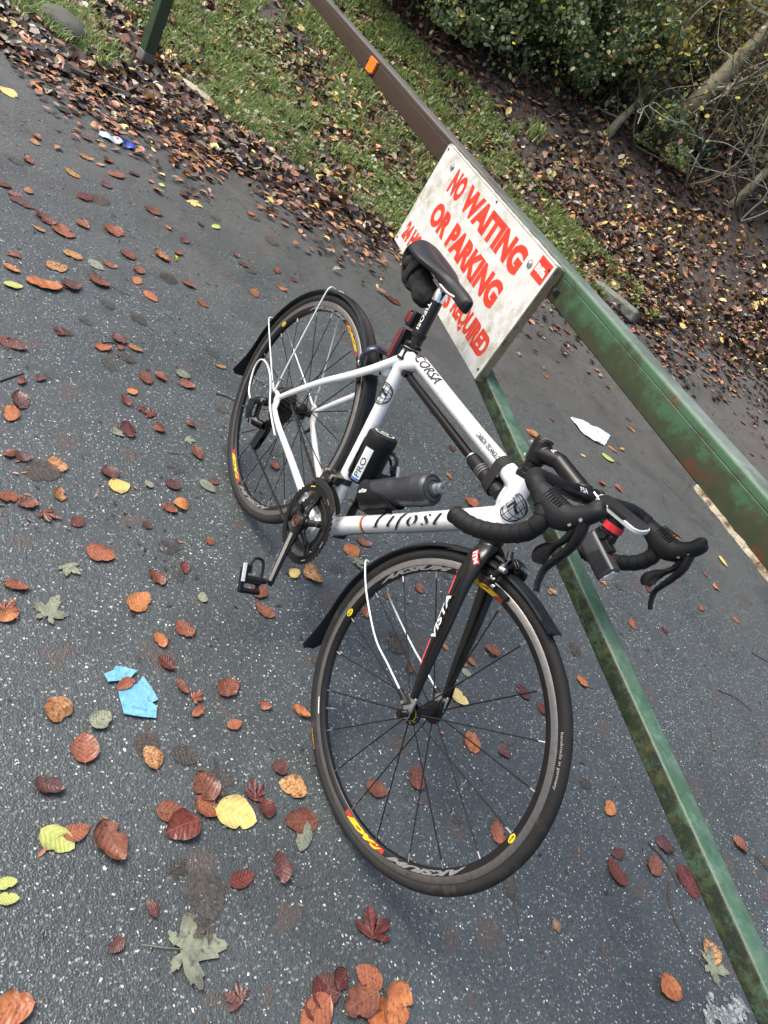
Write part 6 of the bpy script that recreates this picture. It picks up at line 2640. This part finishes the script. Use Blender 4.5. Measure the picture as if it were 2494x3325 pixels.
def ground_sheet(name, poly_px, mat, label, cat, amp=.006, res=.012, seed=0, thick=.001, lift=.004):
    """thin crumpled sheet lying on the ground, outline given where it lies"""
    P_ = np.array([hit(*q)[0] for q in poly_px])
    c = P_.mean(0)
    pl = P_[:, :2] - c[:2]
    lo, hi = pl.min(0) - res, pl.max(0) + res
    xs_ = np.arange(lo[0], hi[0] + res, res)
    ys_ = np.arange(lo[1], hi[1] + res, res)
    XX, YY = np.meshgrid(xs_, ys_)
    bm = bmesh.new()
    vv = [bm.verts.new((a, b_, 0)) for a, b_ in pl]
    f = bm.faces.new(vv)
    bmesh.ops.triangulate(bm, faces=[f])
    for _ in range(7):
        es = [e for e in bm.edges if e.calc_length() > res * 1.6]
        if not es:
            break
        bmesh.ops.subdivide_edges(bm, edges=es, cuts=1)
        bmesh.ops.triangulate(bm, faces=bm.faces)
    for v in bm.verts:
        q = Vector((v.co.x / res * .16 + seed, v.co.y / res * .16, seed))
        w = abs(mnoise.noise(q)) * 1.2 + .5 * abs(mnoise.noise(q * 2.7))
        v.co.z = lift + amp * w
    ret = bmesh.ops.extrude_face_region(bm, geom=list(bm.faces))
    for v in [g_ for g_ in ret['geom'] if isinstance(g_, bmesh.types.BMVert)]:
        v.co.z += thick
    me = bpy.data.meshes.new(name)
    bm.to_mesh(me)
    bm.free()
    me.materials.append(mat)
    o = bpy.data.objects.new(name, me)
    o.location = tuple(c)
    COL.objects.link(o)
    return tag(o, label, cat)


R6 = lambda x, y: (x * .663, 2100 + y * .663)
BLUEPAP = P('sodden_blue_paper', (.16, .42, .62), .42, 0, noise=.35, nscale=45, bump=1., bscale=130, dirt=(.10, .17, .22), dscale=60, demount=.55)
ground_sheet('torn_paper', [R6(*q) for q in ((575, 226), (610, 205), (668, 188), (697, 150), (735, 205), (770, 265), (740, 281), (765, 300), (760, 356), (680, 350), (602, 336))], BLUEPAP, 'wet pale blue paper with a torn notch, larger of two scraps', 'paper', .004, seed=1)
ground_sheet('torn_paper', [R6(*q) for q in ((505, 140), (552, 122), (562, 100), (615, 110), (668, 126), (640, 155), (610, 170), (560, 176), (525, 180))], BLUEPAP, 'small wet pale blue scrap above the larger blue paper', 'paper', .004, seed=2)
R4b = lambda x, y: (1700 + x * .4786, 900 + y * .4786)
ground_sheet('crumpled_paper', [R4b(*q) for q in ((312, 962), (345, 960), (400, 975), (440, 1008), (490, 1020), (540, 1050), (585, 1080), (545, 1147), (480, 1120), (430, 1090), (380, 1050), (345, 1000))], P('crumpled_white_paper', (.56, .62, .64), .5, 0, noise=.2, nscale=60, bump=1.0, bscale=120, dirt=(.30, .34, .36), dscale=70, demount=.5), 'crumpled wet white paper on tarmac behind the handlebar', 'paper', .014, seed=3)
R7 = lambda x, y: (1000 + x * .9005, 2500 + y * .9005)
tp = hp_([R7(*q) for q in ((1425, 870), (1440, 810), (1490, 822), (1545, 815), (1580, 860), (1612, 940), (1560, 990), (1460, 980), (1435, 920))])
tc_ = np.append(tp.mean(0), 0.)
tq = scatter(tp, 330, 51, lambda x, y: max(0, .5 + 2 * mnoise.noise(Vector((x * 22, y * 22, 4)))))
o = leaf_cards('wet_tissue', np.array([(x - tc_[0], y - tc_[1], .002) for x, y in tq]), (.004, .018), .06, [P('sodden_tissue', (.34, .37, .36), .4, 0, noise=.4, nscale=90), P('thin_wet_tissue', (.16, .18, .18), .35, 0, noise=.4, nscale=90)], (1, 2.2), 52, fold=.1, wide=.9, zoff=.001)
o.location = tuple(tc_)
tag(o, 'sodden pale tissue falling to shreds near the foot of the brace', 'tissue')

# crushed can
cp, cdist = hit(378, 460)
ce, _ = hit(435, 484)
cs, _ = hit(325, 440)
can = empty('crushed_can', tuple(cp), 'flattened white and blue drink can lying among the leaves', 'can')
dv = (ce - cs)[:2]
can.rotation_euler = (0, 0, math.atan2(dv[1], dv[0]))
cl_ = float(np.linalg.norm(dv)) * 1.0
for nm, x0, x1, mt_ in (('can_wall', -.5, .08, P('can_white', (.60, .64, .68), .3, .3, noise=.2, nscale=60)), ('can_band', .08, .5, P('can_blue', (.02, .05, .36), .3, .3, noise=.3, nscale=60))):
    mb = MB()
    pth, rad = [], []
    for i in range(12):
        t = x0 + (x1 - x0) * i / 11
        dent = .5 + .35 * math.sin(t * 14)
        pth.append((t * cl_, .010 * math.sin(t * 9), .010 + .004 * math.sin(t * 17)))
        rad.append((.046 - .016 * dent, .0055 + .005 * dent))
    mb.tube(pth, rad, 20, up=YUP)
    mb.make(nm, mt_, can)
mb = MB()
mb.box((.02 * cl_, 0, .0200), (.10 * cl_, .022, .0015), np.array([[.8, .6, 0], [-.6, .8, 0], [0, 0, 1]]))
mb.make('can_emblem', REDP, can)
q, _ = hit(566, 842)
mb = MB()
mb.lathe([(0, .010), (.013, .010), (.0145, .007), (.0150, 0), (.0135, 0)], n=28)
capo = mb.make('bottle_top', P('yellow_plastic', (.70, .56, .02), .35))
capo.location = tuple(q + np.array([0, 0, .003]))
tag(capo, 'small round yellow plastic bottle top on the tarmac', 'bottle top')
mb = MB()
mb.lathe([(.0, .0106), (.006, .0106)], n=20)
mb.make('cap_mark', BLKPR, capo)


def blob(name, px, py, r, mat, label, cat, seed=0, sq=.6):
    q, d = hit(px, py)
    mb = MB()
    mb.ell((0, 0, 0), (r, r * .8, r * sq), n=16, m=10)
    v = []
    for a in mb.v:
        n = mnoise.noise(Vector(a) * (1.6 / r) + Vector((seed, 0, 0)))
        v.append(tuple(c * (1 + .28 * n) for c in a))
    mb.v = v
    o = mb.make(name, mat)
    o.location = (q[0], q[1], q[2] + r * sq * .55)
    return tag(o, label, cat)


STONE = P('grey_stone', (.19, .19, .18), .7, 0, noise=.3, nscale=40, bump=.7, dirt=(.07, .08, .05), dscale=20, demount=.5)
blob('pebble', 1683, 1153, .022, STONE, 'single grey pebble on tarmac below the sign', 'stone', 1)
blob('beech_nut', 1805, 3008, .014, P('nut_brown', (.20, .13, .08), .6, 0, noise=.4, nscale=60), 'little brown beech nut husk on tarmac right of the front tyre', 'nut', 2)
q, d = hit(1990, 985)
mb = MB()
mb.box((0, 0, .03), (.52, .16, .10), taper=.9)
co_ = mb.make('concrete_lump', P('mossy_concrete', (.17, .18, .16), .8, 0, noise=.3, nscale=30, bump=.8, bscale=60, dirt=(.07, .085, .05), dscale=8, demount=.5), bevel=.02)
co_.location = tuple(q)
co_.rotation_euler = (0, 0, math.radians(28))
tag(co_, 'low worn concrete lump in the verge behind the beam', 'kerbstone')
blob('boulder', 200, 95, .20, P('dull_stone', (.085, .085, .075), .75, 0, noise=.3, nscale=20, bump=.8, bscale=60, dirt=(.045, .05, .035), dscale=6, demount=.5), 'dull grey boulder half buried in leaves left of the latch post', 'stone', 4, .35)


def ground_branch(name, pts, r, mat, label, cat, lift=0., jit=.012, n=6):
    P_ = []
    for px, py in pts:
        q, _ = hit(px, py)
        P_.append(q)
    P_ = cr(P_, n)
    c = P_[len(P_) // 2].copy()
    rs_l = []
    P2_ = []
    for i, q in enumerate(P_):
        t = i / (len(P_) - 1)
        P2_.append(q - c + np.array([mnoise.noise(Vector(q * 9)) * jit, mnoise.noise(Vector(q * 9 + 5)) * jit, r * .7 + lift]))
        rs_l.append(r * (1 - .45 * t) * (1 + .15 * mnoise.noise(Vector(q * 30))))
    mb = MB()
    mb.tube(P2_, rs_l, 8)
    o = mb.make(name, mat)
    o.location = tuple(c)
    return tag(o, label, cat)


BARK = P('wet_bark', (.045, .035, .027), .6, 0, noise=.4, nscale=60, bump=.8, bscale=120)
BARKG = P('muddy_grey_bark', (.085, .078, .066), .7, 0, noise=.35, nscale=30, bump=1., bscale=70, dirt=(.045, .038, .03), dscale=10, demount=.5)
ground_branch('fallen_branch', [(-120, 70), (0, 135), (120, 190), (230, 240), (330, 285), (420, 325)], .030, BARKG, 'long mud-coated branch lying along the tarmac edge', 'branch', n=10)
PALEW = P('pale_rotten_wood', (.50, .44, .33), .75, 0, noise=.35, nscale=30, bump=1., bscale=50, dirt=(.14, .10, .06), dscale=14, demount=.54)


def plank(pts, w, label):
    A, B = hit(*pts[0])[0], hit(*pts[1])[0]
    c = (A + B) / 2
    d = B - A
    L_ = np.linalg.norm(d)
    mb = MB()
    sec_n = 16
    pth, rad = [], []
    for i in range(sec_n + 1):
        t = i / sec_n - .5
        e = (1 - (2 * abs(t)) ** 3 * .7)
        pth.append((t * L_, .012 * mnoise.noise(Vector((t * 6, 1, w))), .022 + .006 * mnoise.noise(Vector((t * 9, 2, w)))))
        rad.append((w * e * (1 + .25 * mnoise.noise(Vector((t * 12, 4, w)))), .024 * e + .004))
    mb.tube(pth, rad, 9, up=YUP)
    o = mb.make('rotten_wood', PALEW)
    o.location = tuple(c)
    o.rotation_euler = (0, 0, math.atan2(d[1], d[0]))
    return tag(o, label, 'log')


plank(((555, 250), (715, 365)), .055, 'long pale splintered strip of rotten wood beside the latch post')
plank(((775, 372), (912, 425)), .050, 'shorter pale splintered strip of rotten wood nearer the sign')
TW = [([(2105, 2740), (2150, 2790), (2200, 2880)], .0035, 'bent grey twig pointing at the wine-red leaf left of the brace'),
      ([(2168, 2865), (2175, 2940), (2222, 3058)], .0035, 'curved brown twig lying below the bent grey twig'),
      ([(1670, 2835), (1668, 2950), (1695, 3050)], .0012, 'hair-thin stalk hanging below the front tyre'),
      ([(310, 1115), (380, 1120), (420, 1180)], .0022, 'thin dark twig left of the rear wheel top'),
      ([(0, 1240), (40, 1225), (75, 1212)], .003, 'short dark twig at the left edge of the tarmac'),
      ([(700, 1280), (735, 1290), (765, 1305)], .003, 'reddish twig touching the rear tyre'),
      ([(730, 1215), (745, 1265), (762, 1300)], .0015, 'fine forked stalk rising from the reddish twig'),
      ([(2145, 1555), (2180, 1590), (2217, 1630)], .0022, 'straight dark twig behind the handlebar, upper one'),
      ([(2150, 1600), (2160, 1640), (2185, 1680)], .002, 'short dark twig just below the straight one'),
      ([(2330, 2240), (2390, 2270), (2440, 2310)], .0025, 'dark twig lying right of the sloping brace'),
      ([(2305, 2365), (2310, 2400), (2320, 2440)], .0035, 'small forked twig near the right-hand brace leaves'),
      ([(2440, 2120), (2494, 2150), (2540, 2170)], .0025, 'dark twig running out at the right edge'),
      ([(545, 1470), (600, 1480), (640, 1530)], .0012, 'wispy stalk near the mottled leaf pair'),
      ([(940, 2865), (985, 2885), (1018, 2870)], .0010, 'pale bent stalk at the tip of a wine-red leaf'),
      ([(300, 880), (360, 930), (420, 960)], .002, 'thin dark twig below the crushed can')]
for pts, r_, lab in TW:
    ground_branch('twig', pts, r_, BARK, lab, 'twig', jit=.006)

# ================================================================== hedge, trees
FOL = [lit('ivy_green', (.075, .125, .065), (.21, .29, .17), .40, 3, .3), lit('bramble_green', (.13, .20, .08), (.30, .38, .17), .42, 3, .35), lit('dull_green', (.11, .13, .045), (.25, .27, .11), .5, 3, .35),
       lit('autumn_yellow', (.42, .34, .04), (.62, .52, .10), .45, 3, .3), lit('brown_leaf', (.16, .08, .04), (.32, .19, .10), .5, 3)]
BARKT = P('hazel_bark', (.27, .24, .16), .75, 0, noise=.4, nscale=12, bump=1., bscale=50, dirt=(.07, .065, .035), dscale=7, demount=.5)
STEM = P('bramble_stem', (.055, .045, .030), .6, 0, noise=.4, nscale=20)
TWIGC = P('lichen_twig', (.26, .26, .20), .7, 0, noise=.35, nscale=30, bump=.5, bscale=80)


def bush(name, px, py, rad, hgt, n, wts, label, size=(.028, .072), seed=0, dens=.5, group=None, stems=26, push=0.):
    q, d = hit(px, py)
    q = q + np.array([RW[2][0], RW[2][1], 0]) * push
    if push:
        q[2] = gz(q[0], q[1])
    e = empty(name, tuple(q), label, 'bush', group)
    r = np.random.default_rng(seed)
    # foliage gathered in clumps spread through an uneven dome
    cl = []
    for _ in range(int(26 * rad / .8)):
        a, z = r.uniform(0, 2 * PI), r.uniform(.02, 1) ** .8
        w = math.sqrt(max(0.05, 1 - (z * .92) ** 2)) * r.uniform(.35, 1.08)
        cl.append((rad * w * math.cos(a), rad * w * math.sin(a), hgt * z, r.uniform(.14, .34) * rad / .8))
    cl = np.array(cl)
    idx = r.integers(0, len(cl), n)
    v = r.normal(0, 1, (n, 3))
    v /= np.linalg.norm(v, axis=1)[:, None]
    rr = r.uniform(.45, 1.05, n) ** .6
    p = cl[idx, :3] + v * (cl[idx, 3] * rr)[:, None] * np.array([1, 1, .8])
    k = int(n * .18)
    p[:k] = r.normal(0, 1, (k, 3)) * np.array([rad * .5, rad * .5, hgt * .25]) + np.array([0, 0, hgt * .45])
    p[:, 2] = np.maximum(p[:, 2], .02)
    o = leaf_cards('foliage', p, size, .75, FOL, wts, seed + 1, .25, e, .62, 0)
    tag(o, kind='stuff')
    mb = MB()
    for i in range(stems):
        a = r.uniform(0, 2 * PI)
        c = cl[r.integers(0, len(cl))]
        pth = cr([(.1 * math.cos(a), .1 * math.sin(a), -.05), (c[0] * .45 + .06, c[1] * .45, c[2] * .6), (c[0], c[1], c[2]), (c[0] * 1.15, c[1] * 1.15, c[2] * .96)], 4)
        mb.tube(pth, np.linspace(.010, .003, len(pth)), 5)
    o2 = mb.make('stems', STEM, e)
    return e, cl, r


GRP = None
bsp = [(1215, 20, .75, .95, 2600, (1.2, 3, 2, .2, .6), 'low yellowish-green bush directly behind the upper end of the beam'),
       (1330, 60, .7, .9, 2400, (1.5, 3, 2, .1, .8), 'nettle-like green bush left of the dark stems'),
       (1500, 190, .75, 1.0, 3000, (4, 3, .6, .05, .2), 'blue-green bramble bush around the dark stems'),
       (1640, 230, .80, 1.2, 3600, (4.5, 3, .6, .15, .2), 'dense blue-green bramble bush above the drooping grass tuft'),
       (1790, 290, .80, 1.2, 3600, (4.5, 3, .5, .15, .3), 'dense dark green bramble bush in the middle of the hedge'),
       (1930, 360, .70, 1.0, 2600, (4, 2.4, .5, .5, .6), 'bramble bush with scattered yellow leaves left of the hazel trunk'),
       (2080, 520, .45, .45, 1000, (4, 2.5, .5, .2, .6), 'low clump of green bramble at the foot of the hazel trunk'),
       (1560, 60, 1.0, 1.6, 3600, (4, 3.2, 1, .2, .3), 'tall green bush at the back behind the dark stems'),
       (1780, 120, 1.0, 1.7, 3800, (3, 3.2, 1.2, 1.3, .5), 'tall back bush flecked with yellow and red berries'),
       (1990, 190, 1.0, 1.7, 3400, (2, 2.6, 1.6, 1.9, .9), 'sparse yellowing bush behind the bare branches'),
       (2200, 280, 1.1, 1.8, 2600, (1, 1.4, 2.4, 1.0, 2.0), 'thin brown and yellow bush right of the hazel trunk'),
       (2400, 400, 1.1, 1.8, 2400, (1, 1.2, 2.6, .7, 2.2), 'thin dull bush at the upper right edge'),
       (1300, -120, 1.0, 1.5, 2400, (2, 3, 2, .2, .6), 'green bush at the top edge left of the dark stems'),
       (2330, 560, .8, .8, 900, (2, 1, 2.2, .2, 2.2), 'straggly dark bush by the blue plastic scrap'),
       (2520, 640, .7, .9, 1000, (2, 2.2, 1.6, .2, 1.2), 'dark green clump at the right edge below the branches')]
for i, (px, py, rad, hg_, n, w_, lab) in enumerate(bsp):
    e, cl, r = bush('bramble_bush', px, py, rad, hg_, int(n * 1.7), (w_[0] * .7, w_[1] * 1.15, w_[2] * 1.3, w_[3] * 1.6 + .12, w_[4] * 1.3), lab, seed=100 + i * 7, push=.25)
    if 'berries' in lab or 'middle' in lab:
        mb = MB()
        for _ in range(46):
            c = cl[r.integers(0, len(cl))]
            p = c[:3] + r.normal(0, .16, 3)
            mb.ell((p[0], p[1], max(.1, p[2])), (.011, .011, .013), n=7, m=5)
        b_ = mb.make('berries', P('red_berry', (.45, .02, .03), .25), e)
        tag(b_, kind='stuff')
# far thicket on the rising ground behind the hedge
pw = np.array([(-7.0, 6.2), (-5.0, 8.0), (-2.0, 9.6), (1.5, 10.4), (3, 14), (-4, 16), (-13, 12), (-14, 4), (-11.5, 1.5)])
pts_ = scatter(pw, 15000, 77)
r2 = np.random.default_rng(78)
pos = np.array([(x, y, gz(x, y) + r2.random() ** 1.5 * 1.3) for x, y in pts_])
sel = ((pos[:, 0] - 1.088) * -.72 + (pos[:, 1] + .958) * .695) > 10.2
o = leaf_cards('thicket', pos[sel], (.05, .12), .8, FOL, (3, 2.2, 2.5, .35, 1.6), 79, .2, None, .8, 0)
tag(o, 'dim mass of undergrowth covering the rising ground behind the hedge', 'undergrowth', kind='stuff')


def up_at(px, py, d):
    return CAM + ray(px, py) * d


def tree(base_px, pts, r0, r1, label, name='hazel_tree', mat=BARKT, branches=5, seed=0, leafy=0):
    q, d = hit(*base_px)
    e = empty(name, tuple(q), label, 'tree')
    pth = [q - np.array([0, 0, .1])] + [up_at(px, py, d + dd_) for px, py, dd_ in pts]
    P_ = cr(pth, 8)
    P_ = np.array([p + np.array([mnoise.noise(Vector(p * 2.)), mnoise.noise(Vector(p * 2. + 9)), 0]) * r0 * .35 for p in P_]) - q
    mb = MB()
    n = len(P_)
    mb.tube(P_, [(r0 + (r1 - r0) * i / (n - 1)) * (1 + (.35 * max(0, 1 - i / 3))) * (1 + .08 * mnoise.noise(Vector(P_[i] * 6))) for i in range(n)], 12)
    mb.make('trunk', mat, e)
    r = np.random.default_rng(seed + 500)
    for b_ in range(branches):
        i = r.integers(n // 4, n - 2)
        a = P_[i]
        dirv = r.normal(0, 1, 3)
        dirv[2] = abs(dirv[2]) * .7 + .1
        dirv /= np.linalg.norm(dirv)
        L_ = r.uniform(.5, 1.3)
        bp = [a]
        for k in range(4):
            dirv = dirv + r.normal(0, .28, 3)
            dirv /= np.linalg.norm(dirv)
            bp.append(bp[-1] + dirv * L_ / 4)
        bp = cr(bp, 4)
        m2 = MB()
        m2.tube(bp, np.linspace(r1 * .4, r1 * .12, len(bp)), 6)
        for k in range(5):
            j = r.integers(3, len(bp) - 1)
            dv_ = r.normal(0, 1, 3)
            dv_ /= np.linalg.norm(dv_)
            m2.tube([bp[j], bp[j] + dv_ * .12, bp[j] + dv_ * .25 + r.normal(0, .05, 3)], [r1 * .12, r1 * .1, r1 * .06], 5)
        m2.make('branch', TWIGC, e)
    return e


tree((2148, 448), [(2230, 360, 0), (2340, 250, .1), (2440, 150, .2), (2580, 10, .4)], .105, .075, 'leaning hazel trunk with pale mottled bark at the upper right', seed=1, branches=6)
tree((2372, 670), [(2440, 605, 0), (2500, 545, .1), (2640, 420, .2)], .050, .040, 'thin pale leaning trunk at the right edge', seed=2, branches=2)
tree((1975, 440), [(2010, 400, 0), (2050, 355, .1), (2110, 290, .2)], .055, .030, 'short mossy stump leaning in the hedge bottom left of the hazel', seed=3, branches=2)
DARKB = P('dark_wet_bark', (.030, .022, .018), .6, 0, noise=.4, nscale=20, bump=.8, bscale=60, dirt=(.07, .055, .035), dscale=14, demount=.55)
tree((1440, 135), [(1475, 70, 0), (1520, 0, 0), (1590, -100, .1)], .060, .045, 'dark twisted stem, right one of the pair at the top edge', mat=DARKB, seed=4, branches=3)
tree((1395, 120), [(1392, 60, 0), (1400, 0, 0), (1420, -100, .1)], .035, .028, 'dark upright stem, left one of the pair at the top edge', mat=DARKB, seed=5, branches=3)

# bare branching shrubs in front of the hedge on the right
for k, (bx, by, lab) in enumerate(((2230, 600, 'bare tangled shrub below the hazel trunk'), (2400, 720, 'bare lichen-covered shrub at the right edge'), (2060, 470, 'thin arching bare stems beside the hazel foot'), (2330, 480, 'bare branching shrub behind the hazel trunk'), (2560, 420, 'bare grey branches reaching in from the upper right'))):
    q, d = hit(bx, by)
    e = empty('bare_shrub', tuple(q), lab, 'shrub')
    r = np.random.default_rng(900 + k)
    for s_ in range(9):
        mb = MB()
        dirv = np.array([r.normal(0, .55), r.normal(0, .55), 1.])
        dirv /= np.linalg.norm(dirv)
        pth = [np.zeros(3)]
        for j in range(7):
            dirv = dirv + r.normal(0, .22, 3) + np.array([0, 0, -.04])
            dirv /= np.linalg.norm(dirv)
            pth.append(pth[-1] + dirv * r.uniform(.16, .30))
        pth = cr(pth, 3)
        mb.tube(pth, np.linspace(.010, .004, len(pth)), 5)
        for t in range(9):
            j = r.integers(5, len(pth) - 1)
            dv_ = r.normal(0, 1, 3)
            dv_[2] = abs(dv_[2]) * .6
            dv_ /= np.linalg.norm(dv_)
            l = r.uniform(.15, .5)
            sub = cr([pth[j], pth[j] + dv_ * l * .5 + r.normal(0, .04, 3), pth[j] + dv_ * l + r.normal(0, .07, 3)], 3)
            mb.tube(sub, np.linspace(.0045, .002, len(sub)), 4)
        mb.make('branch', TWIGC if r.random() < .6 else STEM, e)
    lv = r.normal(0, 1, (130, 3)) * np.array([.5, .5, .4]) + np.array([0, 0, .9])
    o = leaf_cards('foliage', lv, (.03, .06), .8, FOL, (1, 1.4, 1, 2, 2.4), 950 + k, .2, e, .8, 0)
    tag(o, kind='stuff')

# odd scraps under the hedge
ground_sheet('plastic_scrap', [(2205, 500), (2250, 492), (2285, 510), (2282, 560), (2240, 565), (2208, 545)], P('teal_plastic', (.03, .16, .19), .35, 0, noise=.4, nscale=20), 'crumpled teal plastic sheet caught under the hedge', 'plastic sheet', .16, .05, seed=6, lift=.12)
ground_sheet('red_scrap', [(2122, 515), (2130, 512), (2134, 555), (2127, 556)], P('red_plastic', (.45, .03, .03), .4, 0, noise=.3, nscale=20), 'thin red plastic strip standing under the hedge', 'plastic strip', .05, .03, seed=7, lift=.06)
ground_sheet('plastic_wrapper', [(950, 18), (965, 14), (983, 30), (972, 40), (955, 32)], P('clear_wrapper', (.45, .50, .52), .3, 0, noise=.3, nscale=40), 'small pale wrapper in the grass near the top of the beam', 'wrapper', .03, .03, seed=8, lift=.05)
